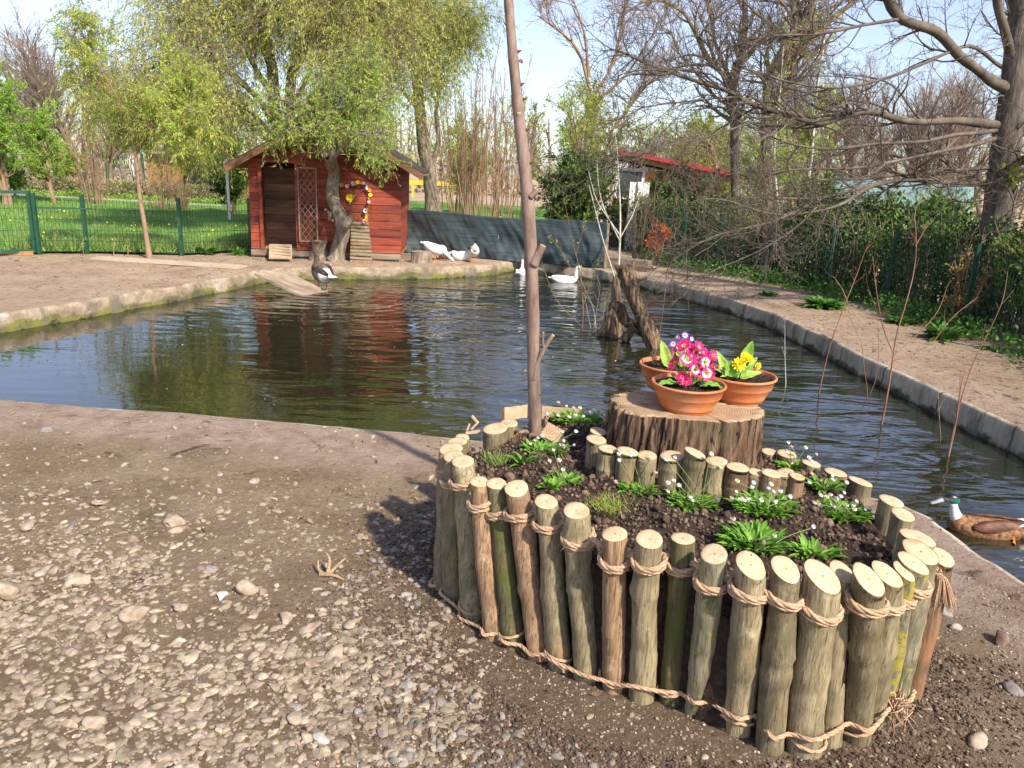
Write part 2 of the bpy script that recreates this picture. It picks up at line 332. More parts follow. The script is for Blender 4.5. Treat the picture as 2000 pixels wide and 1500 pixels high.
def refine(poly, ds, amp):
    out = []; n = len(poly); acc = 0
    for i in range(n):
        a = np.array(poly[i]); b = np.array(poly[(i + 1) % n]); L_ = np.linalg.norm(b - a); k = max(1, int(L_ / ds)); t = (b - a) / L_; nn = np.array([t[1], -t[0]])
        for j in range(k):
            p = a + (b - a) * j / k; s = acc + L_ * j / k
            h = mnoise.noise(Vector((p[0] * 1.6, p[1] * 1.6, 3))) * amp + mnoise.noise(Vector((p[0] * 7, p[1] * 7, 9))) * amp * .35
            out.append(p + nn * h)
        acc += L_
    return np.array(out)
PND = refine(POND, .07, .045)
def inside(P_, poly):
    x, y = P_[:, 0], P_[:, 1]; r_ = np.zeros(len(P_), bool); n = len(poly); j = n - 1
    for i in range(n):
        xi, yi = poly[i]; xj, yj = poly[j]
        c = ((yi > y) != (yj > y)) & (x < (xj - xi) * (y - yi) / (yj - yi + 1e-12) + xi); r_ ^= c; j = i
    return r_
def dist_poly(P_, poly):
    d = np.full(len(P_), 1e9); n = len(poly)
    for i in range(n):
        a = poly[i]; b = poly[(i + 1) % n]; ab = b - a; t = np.clip(((P_ - a) @ ab) / (ab @ ab), 0, 1)
        d = np.minimum(d, np.linalg.norm(P_ - (a + t[:, None] * ab), axis=1))
    return d
PONDN = np.array(POND)
PC = np.array([.58, 2.62])                                   # middle of the planter
def zground(x, y):
    v = .022 * mnoise.noise(Vector((x * .9, y * .9, 0))) + .010 * mnoise.noise(Vector((x * 4, y * 4, 5))) + .004 * mnoise.noise(Vector((x * 17, y * 17, 1)))
    if y < 4.5: v += .004 * mnoise.noise(Vector((x * 45, y * 45, 2)))
    # earth has slipped down on the right side of the planter
    d = math.hypot(x - 1.72, y - 2.15); v += .03 * math.exp(-(d / .3) ** 2)
    return v
LANE = []
def terrain():
    pts = []
    r_ = 1.0; k = 0
    while r_ < 34:
        ds = max(.014 * r_, .02); n = int(2.1 * r_ / ds); a = (np.arange(n) + .5 * (k % 2)) / n * 2.1 - 1.05
        rr = r_ + rng.uniform(-.3, .3, n) * ds; aa = a + rng.uniform(-.3, .3, n) * ds / r_
        pts.append(np.stack([np.sin(aa) * rr, np.cos(aa) * rr], 1)); r_ += ds * (1 if r_ < 16 else 3); k += 1
    a = rng.uniform(0, 6.283, 3000); q = rng.uniform(0, 1, 3000) ** .6 * 90; pts.append(np.stack([np.sin(a) * q, np.cos(a) * q], 1))
    P_ = np.vstack(pts); keep = ~inside(P_, PND) & (dist_poly(P_, PONDN) > .06); P_ = P_[keep]
    far = np.array([(-300, -200), (300, -200), (300, 400), (-300, 400)], float)
    co = [Vector(p) for p in np.vstack([PND, far, P_])]; n = len(PND)
    E_ = [(i, (i + 1) % n) for i in range(n)]
    vo, eo, fo, *_ = delaunay_2d_cdt(co, E_, [], 0, 1e-6)
    V2 = np.array([v[:] for v in vo]); F = np.array([f for f in fo if len(f) == 3])
    cen = V2[F].mean(1); F = F[~inside(cen, PND)]
    dp = dist_poly(V2, PONDN)
    Z = np.array([zground(x, y) if abs(x) + abs(y) < 60 else 0 for x, y in V2]) * np.clip(dp / .35, .25, 1)
    Z -= .012 * np.exp(-(dp / .03) ** 2)
    Z = np.where(V2[:, 1] > 16, Z * .3, Z)
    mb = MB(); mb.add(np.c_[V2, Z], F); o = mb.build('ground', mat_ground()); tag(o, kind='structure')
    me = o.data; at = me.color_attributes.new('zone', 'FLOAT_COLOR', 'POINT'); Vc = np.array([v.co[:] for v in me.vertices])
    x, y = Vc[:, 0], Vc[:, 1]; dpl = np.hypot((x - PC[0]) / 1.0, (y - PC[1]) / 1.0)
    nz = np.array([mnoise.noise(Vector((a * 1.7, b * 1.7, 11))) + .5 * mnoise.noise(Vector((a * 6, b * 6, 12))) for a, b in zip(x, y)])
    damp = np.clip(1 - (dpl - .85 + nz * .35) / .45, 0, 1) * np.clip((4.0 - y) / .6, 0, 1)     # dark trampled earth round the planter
    rim = np.clip(1 - (dist_poly(Vc[:, :2], PONDN) - .45 + nz * .2) / .2, 0, 1)                 # pinkish concrete lip of the pond
    d2 = np.clip((y - 4.0) / 6, 0, 1); grv = np.clip(1.25 - (y - 1.6) / 1.7, 0, 1) * np.clip(1.2 - np.maximum(x + .3, 0) * .9, .45, 1) * np.clip(.8 + nz, 0, 1)
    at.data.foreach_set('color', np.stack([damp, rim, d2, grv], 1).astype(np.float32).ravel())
    return o
def mat_ground():
    m, nt, bs, N, L = nodes('bare_earth'); v = coords(N, L, (1, 1, 1), rnd=False)
    at = N.new('ShaderNodeAttribute'); at.attribute_name = 'zone'; sp = N.new('ShaderNodeSeparateColor'); L.new(at.outputs['Color'], sp.inputs[0])
    f = noise(N, L, v, 2.2, 10, .65); f2 = noise(N, L, v, 38, 8, .7); f3 = noise(N, L, v, .8, 4)
    r1 = ramp(N, [(.17, .11, .065), (.27, .19, .12), (.38, .29, .195), (.45, .355, .25)], [.30, .43, .56, .68]); L.new(f, r1.inputs[0])
    r2 = ramp(N, [(.15, .088, .048), (.35, .245, .15), (.50, .38, .255)], [.34, .5, .66]); L.new(f2, r2.inputs[0])
    c = mix(N, L, .45, r1.outputs[0], r2.outputs[0])
    c = mix(N, L, step(N, L, f3, .56, .72), c, (.17, .15, .07))
    rc = ramp(N, [(.30, .205, .145), (.44, .32, .24), (.52, .41, .32)], [.35, .5, .65]); L.new(noise(N, L, v, 5, 9, .7), rc.inputs[0])
    c = mix(N, L, sp.outputs[1], c, rc.outputs[0])
    rs = ramp(N, [(.36, .25, .165), (.46, .34, .235), (.54, .42, .30)], [.35, .5, .65]); L.new(noise(N, L, v, 1.6, 9, .7), rs.inputs[0])
    c = mix(N, L, sp.outputs[2], c, rs.outputs[0])
    mg = N.new('ShaderNodeMath'); mg.operation = 'MULTIPLY'; mg.inputs[1].default_value = .35; L.new(at.outputs['Alpha'], mg.inputs[0]); c = mix(N, L, mg.outputs[0], c, (.20, .145, .085))
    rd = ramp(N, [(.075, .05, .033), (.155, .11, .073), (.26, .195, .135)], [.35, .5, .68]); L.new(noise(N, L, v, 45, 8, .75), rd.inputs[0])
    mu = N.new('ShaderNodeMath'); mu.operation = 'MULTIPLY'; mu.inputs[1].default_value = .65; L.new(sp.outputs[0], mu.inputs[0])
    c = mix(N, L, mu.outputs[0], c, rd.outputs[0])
    c = mix(N, L, step(N, L, noise(N, L, v, 3.2, 7, .7, .6), .60, .68), c, (.13, .085, .06))
    c = mix(N, L, step(N, L, noise(N, L, v, 60, 2), .70, .73), c, (.62, .56, .48))
    L.new(c, bs.inputs['Base Color']); bs.inputs['Roughness'].default_value = .95; bs.inputs['Specular IOR Level'].default_value = .15
    b = bump(N, L, noise(N, L, v, 22, 12, .75), bs, 1.0, .045)
    b2 = N.new('ShaderNodeBump'); b2.inputs['Strength'].default_value = .9; b2.inputs['Distance'].default_value = .05; L.new(noise(N, L, v, 3.5, 8, .7), b2.inputs['Height']); L.new(b2.outputs[0], b.inputs['Normal'])
    return m
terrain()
def mat_pondwall():
    m, nt, bs, N, L = nodes('pond_concrete'); v = coords(N, L, (1, 1, 1), rnd=False); tc = N.new('ShaderNodeTexCoord'); sx = N.new('ShaderNodeSeparateXYZ'); L.new(tc.outputs['Object'], sx.inputs[0])
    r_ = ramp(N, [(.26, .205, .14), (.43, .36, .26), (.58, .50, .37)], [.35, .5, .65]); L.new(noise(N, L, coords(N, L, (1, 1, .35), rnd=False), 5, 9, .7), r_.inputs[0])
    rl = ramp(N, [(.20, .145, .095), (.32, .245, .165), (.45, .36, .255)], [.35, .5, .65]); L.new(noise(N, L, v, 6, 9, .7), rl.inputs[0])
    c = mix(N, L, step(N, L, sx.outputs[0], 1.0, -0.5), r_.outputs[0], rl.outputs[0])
    # white lime patches
    c = mix(N, L, step(N, L, noise(N, L, v, 2.6, 5), .60, .68), c, (.44, .42, .38))
    # algae at the water line and moss on the far left wall
    ad = N.new('ShaderNodeMath'); ad.operation = 'MULTIPLY_ADD'; ad.inputs[1].default_value = .28; L.new(noise(N, L, v, 4, 8, .7), ad.inputs[0]); L.new(sx.outputs[2], ad.inputs[2])
    # ad = z + .28*noise   (noise about .5)
    c = mix(N, L, step(N, L, ad.outputs[0], -.0, -.05), c, (.07, .07, .035))
    lm = N.new('ShaderNodeMath'); lm.operation = 'MULTIPLY'; L.new(step(N, L, sx.outputs[0], .5, -.5), lm.inputs[0]); m3 = N.new('ShaderNodeMath'); m3.operation = 'MULTIPLY_ADD'; m3.inputs[1].default_value = .22; L.new(noise(N, L, v, 1.3, 5), m3.inputs[0]); L.new(ad.outputs[0], m3.inputs[2]); L.new(step(N, L, m3.outputs[0], .15, .10), lm.inputs[1])
    c = mix(N, L, lm.outputs[0], c, mix(N, L, step(N, L, noise(N, L, v, 3, 6), .42, .6), (.12, .11, .045), (.20, .20, .04)))
    c = mix(N, L, step(N, L, ad.outputs[0], -.045, -.07), c, (.05, .05, .025))
    sn = N.new('ShaderNodeMath'); sn.operation = 'MULTIPLY_ADD'; sn.inputs[1].default_value = 7.5; sn.inputs[2].default_value = 0; L.new(sx.outputs[1], sn.inputs[0]); s2 = N.new('ShaderNodeMath'); s2.operation = 'SINE'; L.new(sn.outputs[0], s2.inputs[0])
    jm = N.new('ShaderNodeMath'); jm.operation = 'MULTIPLY'; L.new(step(N, L, s2.outputs[0], .993, .999), jm.inputs[0]); L.new(step(N, L, sx.outputs[0], 1.0, 1.6), jm.inputs[1]); c = mix(N, L, jm.outputs[0], c, (.12, .105, .08))
    c = mix(N, L, step(N, L, noise(N, L, coords(N, L, (1, 1, .25), rnd=False), 3.1, 6, .7), .52, .66), c, (.17, .145, .105))
    L.new(c, bs.inputs['Base Color']); bs.inputs['Roughness'].default_value = .9
    bump(N, L, noise(N, L, v, 18, 10, .7), bs, .8, .02); return m
# vertical wall of the basin
mb = MB(); n = len(PND); nx = np.roll(PND, -1, 0) - np.roll(PND, 1, 0); nx /= np.linalg.norm(nx, axis=1, keepdims=True); nin = np.stack([-nx[:, 1], nx[:, 0]], 1)
cz = [(-.035, .001), (-.02, .005), (-.0, .002), (.012, -.012), (.02, -.04), (.022, -.12), (.03, -.25), (.03, -.8)]
rows = []
for off, z in cz:
    j = np.array([mnoise.noise(Vector((p[0] * 5, p[1] * 5, z * 9))) for p in PND]) * (.012 if z < -.02 else 0)
    zz = np.array([zground(*p) * .25 for p in PND]) - .012 + z if z > -.05 else np.full(n, z)
    rows.append(np.c_[PND + nin * (off + j)[:, None], zz])
V = np.vstack(rows); idx = np.arange(len(cz) * n).reshape(len(cz), n); a = idx[:-1]; b = np.roll(a, -1, 1); c = idx[1:]; d = np.roll(c, -1, 1)
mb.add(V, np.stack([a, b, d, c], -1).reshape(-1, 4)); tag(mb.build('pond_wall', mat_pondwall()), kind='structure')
# water
def mat_water():
    m, nt, bs, N, L = nodes('pond_water'); tc = N.new('ShaderNodeTexCoord')
    c = ramp(N, [(.010, .013, .006), (.026, .027, .013)]); L.new(noise(N, L, tc.outputs['Object'], .7, 3), c.inputs[0]); L.new(c.outputs[0], bs.inputs['Base Color'])
    bs.inputs['Roughness'].default_value = .02; bs.inputs['IOR'].default_value = 2.0
    def wav(sc, rot, dist, stretch):
        mp = N.new('ShaderNodeMapping'); mp.inputs['Rotation'].default_value = (0, 0, R(rot)); mp.inputs['Scale'].default_value = stretch; L.new(tc.outputs['Object'], mp.inputs['Vector'])
        return noise(N, L, mp.outputs[0], sc, 2.5, .45, dist)
    a = wav(3.4, 6, .7, (.4, 1.5, 1)); b = wav(1.1, -8, .6, (.6, 1.3, 1)); c_ = wav(9, 15, .4, (.6, 1.2, 1))
    # rings spreading from the goose at the ramp
    mp = N.new('ShaderNodeMapping'); mp.inputs['Location'].default_value = (2.75, -10.7, 0); L.new(tc.outputs['Object'], mp.inputs['Vector'])
    wv = N.new('ShaderNodeTexWave'); wv.wave_type = 'RINGS'; wv.rings_direction = 'Z'; wv.inputs['Scale'].default_value = 1.5; wv.inputs['Distortion'].default_value = 1.6; wv.inputs['Detail Scale'].default_value = .6
    L.new(mp.outputs[0], wv.inputs['Vector'])
    ln = N.new('ShaderNodeVectorMath'); ln.operation = 'LENGTH'; L.new(mp.outputs[0], ln.inputs[0]); fall = step(N, L, ln.outputs['Value'], 5.5, .5)
    def mad(x, k, y=None):
        q = N.new('ShaderNodeMath'); q.operation = 'MULTIPLY_ADD'; L.new(x, q.inputs[0])
        if isinstance(k, float): q.inputs[1].default_value = k
        else: L.new(k, q.inputs[1])
        if y is None: q.inputs[2].default_value = 0
        else: L.new(y, q.inputs[2])
        return q.outputs[0]
    # calm patch near the left bank
    cm = N.new('ShaderNodeMapping'); cm.inputs['Location'].default_value = (4.3, -6.0, 0); L.new(tc.outputs['Object'], cm.inputs['Vector']); l2 = N.new('ShaderNodeVectorMath'); l2.operation = 'LENGTH'; L.new(cm.outputs[0], l2.inputs[0])
    calm = N.new('ShaderNodeMapRange'); calm.interpolation_type = 'SMOOTHSTEP'; L.new(l2.outputs['Value'], calm.inputs[0]); calm.inputs[1].default_value = 1.0; calm.inputs[2].default_value = 5.5; calm.inputs[3].default_value = .12; calm.inputs[4].default_value = 1
    h = mad(a, .42); h = mad(b, 1.3, h); h = mad(c_, .07, h)
    h = mad(mad(wv.outputs[1], fall), .085, h); h = mad(h, calm.outputs[0])
    bu = bump(N, L, h, bs, 1.0, .045); return m
mb = MB(); gx = np.linspace(-7, 5, 60); gy = np.linspace(0, 16, 80); X, Y = np.meshgrid(gx, gy); idx = np.arange(X.size).reshape(X.shape)
mb.add(np.c_[X.ravel(), Y.ravel(), np.full(X.size, WL)], np.stack([idx[:-1, :-1], idx[:-1, 1:], idx[1:, 1:], idx[1:, :-1]], -1).reshape(-1, 4))
tag(mb.build('water', mat_water()), kind='structure')
mb = MB(); box(mb, (-1, 8, -.86), (14, 18, .1)); tag(mb.build('pond_bed', M_SOIL), kind='structure')

# lawn: its own sheet beyond the fence
FENCE = [G(-420, 470), G(0, 500), G(78, 497), G(187, 497), G(357, 500), G(492, 492)]
LAWN = [(-30, 14.2)] + [(p[0], p[1] + .02) for p in FENCE[0:]] + [(-4.3, 16.5), (-1, 17.2), (2.3, 18.5), (4.2, 22), (6, 34), (-12, 36), (-45, 34)]
def flatpoly(name, poly, z, m, ds=.35):
    pol = np.array(poly, float); lo = pol.min(0); hi = pol.max(0); n_ = int((hi[0] - lo[0]) * (hi[1] - lo[1]) / ds ** 2)
    q = np.c_[rng.uniform(lo[0], hi[0], n_), rng.uniform(lo[1], hi[1], n_)]; q = q[inside(q, pol)]
    co = [Vector(p) for p in np.vstack([pol, q])]; k = len(pol); vo, eo, fo, *_ = delaunay_2d_cdt(co, [(i, (i + 1) % k) for i in range(k)], [], 0, 1e-6)
    V2 = np.array([v[:] for v in vo]); F = np.array([f for f in fo if len(f) == 3]); F = F[inside(V2[F].mean(1), pol)]
    zz = np.array([mnoise.noise(Vector((x * .6, y * .6, 4))) * .02 for x, y in V2])
    o = MB().add(np.c_[V2, zz + z], F).build(name, m); tag(o, kind='structure'); return pol
M_LAWN = mat('lawn_green', [(.06, .14, .02), (.11, .25, .03), (.17, .33, .05)], 2.5, .95, .8, .05, 25)
lawnp = flatpoly('lawn', LAWN, .045, M_LAWN)
def scatter_in(poly, n, r=rng):
    lo = poly.min(0); hi = poly.max(0); q = np.c_[r.uniform(lo[0], hi[0], n), r.uniform(lo[1], hi[1], n)]; return q[inside(q, poly)]
def blades(mb, q, z, h, wd, r=rng, lean=.35):
    n_ = len(q); a = r.uniform(0, 6.283, n_); H = h * r.uniform(.5, 1.3, n_); ln = r.normal(0, lean, (n_, 2)) * H[:, None]
    s = np.stack([np.cos(a), np.sin(a)], 1) * wd / 2; z0 = np.full(n_, z)
    V = np.stack([np.c_[q - s, z0], np.c_[q + s, z0], np.c_[q + ln, z0 + H]], 1); mb.add(V.reshape(-1, 3), np.arange(n_ * 3).reshape(n_, 3)); return mb
mb = MB(); q = scatter_in(lawnp, 150000); wgt = np.clip(1.5 - (q[:, 1] - 12) / 12, .16, 1); q = q[(rng.uniform(0, 1, len(q)) < wgt) & (q[:, 0] > -19)]
blades(mb, q, .04, .10, .016)
q = scatter_in(np.array([(-7.9, 11.95), (-6.8, 12.42), (-5.5, 12.7), (-4.75, 13.6), (-4.8, 14.2), (-5.6, 13.4), (-7, 13), (-8.3, 12.6)]), 9000); blades(mb, q, .03, .22, .018, lean=.5)
tag(mb.build('grass', LF_GRASS, smooth=False), kind='stuff')

# ------------------------------------------------------------------ the planter: upright logs tied with rope
def log_mesh(base, top, r0, r1, slant=(0, 0), k=22, n=18, seed=0, knots=1, bend=0):
    n = 40 if knots > 0 and k >= 22 else n; rg = np.random.default_rng(seed); base = np.array(base, float); top = np.array(top, float); A = top - base
    t = np.linspace(0, 1, n); T = A / np.linalg.norm(A); U = np.cross(T, [0, 1, 0]); U /= np.linalg.norm(U); S = np.cross(T, U)
    an = np.arange(k) * 2 * math.pi / k; ph = rg.uniform(0, 6.28, 6)
    kn = [(rg.uniform(.15, .85), rg.uniform(3.3, 6.0), rg.uniform(.12, .3)) for _ in range(knots)]
    rings_ = [(rg.uniform(.12, .82), rg.uniform(.03, .075), rg.uniform(0, 6.28)) for _ in range(rg.integers(1, 4))]
    V = np.zeros((n, k, 3))
    for i, ti in enumerate(t):
        r_ = r0 + (r1 - r0) * ti; r_ *= 1 + .022 * math.sin(ti * 7 + ph[0]) + .015 * math.sin(ti * 17 + ph[1])
        rr = r_ * (1 + .045 * np.cos(2 * an + ph[2] + ti) + .02 * np.cos(3 * an + ph[3] + 2 * ti) + rg.normal(0, .008, k))
        for kt, ka, kh in kn:
            dd = ((ti - kt) / .035) ** 2; da = (np.angle(np.exp(1j * (an - ka))) / .5) ** 2; rr = rr + r_ * kh * np.exp(-dd - da) + r_ * .07 * math.exp(-dd * .8)
        for rt_, rh_, ra_ in rings_: rr = rr + r_ * rh_ * np.exp(-((ti - rt_ + .012 * np.cos(an - ra_)) / .014) ** 2)
        c = base + A * ti + U * bend * math.sin(ti * math.pi) + np.array([mnoise.noise(Vector((ti * 2, seed, 0))), mnoise.noise(Vector((ti * 2, seed, 7))), 0]) * r_ * .2
        V[i] = c + rr[:, None] * (np.cos(an)[:, None] * U + np.sin(an)[:, None] * S)
    # slanted saw cut
    d = V[-1] - top; V[-1, :, 2] = top[2] + slant[0] * d[:, 0] - slant[1] * d[:, 1]
    V[-2, :, 2] = np.minimum(V[-2, :, 2], V[-1, :, 2] - .012)
    idx = np.arange(n * k).reshape(n, k); a = idx[:-1]; b = np.roll(a, -1, 1); c = idx[1:]; d = np.roll(c, -1, 1)
    body = MB().add(V.reshape(-1, 3), np.stack([a, c, d, b], -1).reshape(-1, 4))
    e = V[-1]; cen = e.mean(0); rings = [cen + (e - cen) * q for q in (1.0, .94, .6, .25)]
    Vc = np.vstack(rings + [cen[None]]); Vc[:k, 2] -= .002; Vc[k:, 2] += .0005 + rg.normal(0, .0006, 3 * k + 1)
    ii = np.arange(4 * k).reshape(4, k); a = ii[:-1]; b = np.roll(a, -1, 1); c = ii[1:]; d = np.roll(c, -1, 1)
    F = [tuple(q) for q in np.stack([a, c, d, b], -1).reshape(-1, 4)] + [(ii[3][j], 4 * k, ii[3][(j + 1) % k]) for j in range(k)]
    return body, Vc, F, top
def make_log(name, label, base, top, d, bark, slant, seed, group, cat='log', knots=2, bend=0, cutm=None, taper=1.03):
    t = thing(name, label, cat, tuple(base), 0, group); b0 = np.array(base)
    body, Vc, F, tp = log_mesh((0, 0, 0), np.array(top) - b0, d / 2 * taper, d / 2, slant, seed=seed, knots=knots, bend=bend)
    body.build('bark', bark, t)
    # the sawn end has its origin at its middle, so that its rings are centred
    F = [tuple(reversed(f)) for f in F]
    MB().add(Vc - tp, F).build('cut_end', cutm or M_CUT, t, loc=tuple(tp)); return t
OUT = []  # top px, top py, top z, base px, base py (None: hidden), width px, bark, slant, description
def L_(*a): OUT.append(a)
D_ = 'upright planter log'
L_(903, 853, .49, None, 30, 'g', (0, -.2), 'small pale log stub in the back left rim beside a curl of wood')
L_(894, 860, .50, None, 38, 'g', (0, -.1), 'flat-topped log at the back left corner of the planter, just behind the first roped log')
L_(881, 874, .53, (866, 1155), 44, 'g', (.1, -.25), 'leftmost roped log, standing at the far left corner')
L_(886, 889, .54, (888, 1170), 42, 'g', (.1, -.25), 'slim grey log at the left corner of the planter, second of the roped row')
L_(904, 898, .55, (930, 1215), 47, 'g', (.05, -.2), 'thick pale-topped log at the left corner, third of the roped row')
L_(936, 938, .55, (972, 1250), 41, 'b', (0, -.2), 'thin reddish cracked log, fourth of the roped row from the left')
L_(970, 942, .55, (1010, 1268), 43, 'm', (0, -.2), 'crooked dark mossy log, fifth of the roped row from the left')
L_(1009, 951, .56, (1062, 1288), 50, 'b', (0, -.35), 'brown log with a pale ring scar, sixth of the roped row from the left')
L_(1067, 977, .55, (1102, 1312), 48, 'g', (0, -.25), 'greenish grey log, seventh of the roped row, between a brown and a pale log')
L_(1126, 994, .56, (1150, 1330), 53, 'g', (0, -.3), 'tall pale grey-green log rising above its neighbours at the front left')
L_(1201, 1040, .55, (1202, 1340), 49, 'b', (.1, -.2), 'brown rough-barked front log with a small pith in its cut top')
L_(1269, 1050, .56, (1255, 1355), 55, 'g', (0, -.25), 'thick grey log with cracked bark near its foot, left of the green mossy log')
L_(1334, 1049, .56, (1312, 1368), 46, 'm', (0, -.1), 'narrow bright green mossy log at the front of the planter')
L_(1395, 1079, .57, (1360, 1385), 50, 'l', (.25, -.35), 'grey log spotted with yellow lichen, right of the green mossy log')
L_(1467, 1100, .57, (1440, 1415), 63, 'g', (-.2, -.45), 'thick pale log with a plain grey trunk at the front centre right of the planter')
L_(1535, 1108, .57, (1505, 1455), 59, 'g', (-.25, -.45), 'thick reddish grey log, sunk deepest at the front of the planter')
L_(1607, 1122, .56, (1575, 1460), 66, 'g', (-.3, -.5), 'widest front log with a steep oval cut and dark specks')
L_(1645, 1114, .54, (1625, 1445), 50, 'g', (-.3, -.4), 'slim log squeezed behind the two widest front logs')
L_(1697, 1128, .56, (1672, 1425), 61, 'g', (-.3, -.5), 'stout olive log with coiled rope high round its neck, near the right corner')
L_(1733, 1118, .55, (1700, 1400), 55, 'g', (-.35, -.4), 'log with a split edge and specked slanting cut, near the right corner')
L_(1766, 1113, .54, (1717, 1395), 40, 'L', (-.35, -.4), 'narrow log covered in bright yellow lichen at the right corner')
L_(1784, 1096, .55, (1742, 1370), 55, 'l', (-.3, -.3), 'rough grey log at the right corner, just right of the yellow lichen log')
L_(1798, 1074, .54, None, 66, 'g', (-.15, -.25), 'widest log top of the right corner, pale and ringed')
L_(1840, 1085, .50, None, 44, 'b', (-.1, -.4), 'orange-brown log end sticking out beyond the right corner, next to the rope tassel')
L_(1793, 1046, .53, None, 60, 'g', (-.15, -.1), 'split log top on the right rim, behind the widest corner log')
L_(1764, 1002, .52, None, 42, 'g', (-.1, -.2), 'notched log on the right rim of the planter, standing out of the soil')
L_(1742, 976, .50, None, 42, 'g', (-.1, -.15), 'round cream log top on the right rim, behind the notched log')
L_(1681, 938, .46, None, 44, 'g', (-.2, 0), 'flat sunken log top on the back right rim, nearest the right rim corner')
L_(1632, 920, .45, None, 44, 'g', (-.1, 0), 'flat oval log top sunk in the back right rim')
L_(1585, 903, .45, None, 34, 'g', (-.1, -.1), 'small log stub on the back rim beside a daisy clump')
L_(1537, 884, .45, None, 38, 'g', (0, -.1), 'log stub on the back rim behind a daisy clump right of the big stump')
L_(1502, 880, .44, None, 30, 'g', (0, -.1), 'small log stub on the back rim against the right side of the big stump')
L_(1192, 820, .44, None, 26, 'g', (0, -.1), 'small log stub on the back rim against the left side of the big stump')
L_(995, 824, .46, None, 36, 'g', (0, -.15), 'small log top on the back left rim, touching the young tree roots')
L_(968, 834, .48, None, 50, 'g', (.1, -.15), 'broad log top on the back left rim of the planter')
logpos = []
for i, (px, py, zt, bp, wpx, bk, sl, lab) in enumerate(OUT):
    top = G(px, py + wpx * .05, zt); dist = np.linalg.norm(top - O0) * math.cos(math.atan((py - 750) / FPX)); d = wpx / FPX * dist * (.96 if bp else .95)
    if bp: b = G(*bp); b = np.array([b[0] * .92 + top[0] * .08, b[1] * .85 + top[1] * .15, -.04])
    else: b = np.array([top[0] + (PC[0] - top[0]) * .02, top[1], .0])
    make_log('planter_log', lab, b, top, d, M_LOG[bk], sl, 100 + i, 'logs standing round the planter', knots=3 if bk in 'mgl' else 1, bend=rng.uniform(-.006, .006))
    logpos.append((top, b, d, bp is not None))
INN = [(1169, 842, 0.530, 36, 'b', 'grey stub with a dark hollow top, inner ring, left of the big stump'),
       (1165, 858, 0.530, 42, 'g', 'leftmost pale log of the inner ring round the big stump'),
       (1188, 876, 0.540, 38, 'g', 'second log of the inner ring from the left, square shouldered'),
       (1226, 881, 0.550, 40, 'g', 'third log of the inner ring from the left, smooth and round'),
       (1264, 889, 0.540, 42, 'g', 'short wide-footed log of the inner ring, fourth from the left'),
       (1312, 890, 0.550, 46, 'g', 'fifth log of the inner ring, grey-green with a straight dark cut'),
       (1358, 884, 0.590, 40, 'g', 'tallest inner ring log with a slanting cut, in front of the big stump'),
       (1400, 900, 0.560, 42, 'g', 'pale green-tinged inner log right of the tallest one'),
       (1441, 912, 0.550, 42, 'b', 'reddish inner log with a patch of peeled bark'),
       (1478, 922, 0.530, 33, 'g', 'narrow short inner log right of the reddish one'),
       (1507, 924, 0.540, 38, 'b', 'inner log with a split wide top, third from the right end of the inner ring'),
       (1533, 923, 0.540, 34, 'g', 'inner log second from the right end, squeezed between two others'),
       (1557, 930, 0.540, 30, 'b', 'last inner log at the right end of the inner ring')]
for i, (px, py, zt, wpx, bk, lab) in enumerate(INN):
    top = G(px, py, zt); d = wpx / FPX * np.linalg.norm(top - O0) * .98
    make_log('edging_log', lab, (top[0], top[1], .30), top, d, M_LOG[bk], (rng.uniform(-.15, .15), -.1) if zt < .58 else (-.3, -.1), 300 + i, 'short logs ringing the big stump', knots=1, taper=1.0)
# two split pieces lying on the back rim, a chip and a loose offcut
def split_piece(name, label, p, q, r_, bark, lift=0, flip=False):
    p = np.array(p); q = np.array(q); t = thing(name, label, 'split log', tuple(p), 0); A = q - p; A /= np.linalg.norm(A); S = np.cross(A, [0, 0, 1.]); S /= np.linalg.norm(S); U = np.cross(S, A)
    an = np.linspace(0, math.pi, 10); n_ = 8; V = []
    for j in range(n_):
        c = (q - p) * j / (n_ - 1); V.append(c + r_ * (1 + .04 * math.sin(j * 2.1)) * (np.cos(an)[:, None] * U * 1.0 + np.sin(an)[:, None] * (-S) * .8))
    V = np.array(V).reshape(-1, 3); idx = np.arange(n_ * 10).reshape(n_, 10); F = np.stack([idx[:-1, :-1], idx[1:, :-1], idx[1:, 1:], idx[:-1, 1:]], -1).reshape(-1, 4)
    MB().add(V, F).build('bark', bark, t); mbb = MB(); mbb.add(V, [tuple([idx[j, 0], idx[j, -1], idx[j + 1, -1], idx[j + 1, 0]]) for j in range(n_ - 1)] + [tuple(idx[0][::-1]), tuple(idx[-1])]); mbb.build('cut_face', M_CUT, t, smooth=False); return t
split_piece('split_log', 'half log lying flat on the back rim left of the young tree', W(982, 809, 3.62), W(1030, 803, 3.68), .034, M_LOG['g'])
split_piece('split_log', 'long half log lying flat on the back rim right of the young tree', W(1058, 805, 3.7), W(1140, 812, 3.66), .034, M_LOG['g'])
t = thing('wood_offcut', 'square bark-covered wood offcut lying tilted on the soil by the daisies', 'wood offcut', tuple(W(1078, 850, 3.25)))
mbb = MB(); box(mbb, (0, 0, 0), (.085, .02, .075), rotm('X', R(-40)) @ rotm('Y', R(28))); mbb.build('bark', M_LOG['m'], t, smooth=False)
mbb = MB(); box(mbb, (0, -.008, .013), (.083, .006, .073), rotm('X', R(-40)) @ rotm('Y', R(28))); mbb.build('cut_face', M_CUT_OLD, t, smooth=False)
mbb = MB(); c0 = W(925, 838, 3.35)
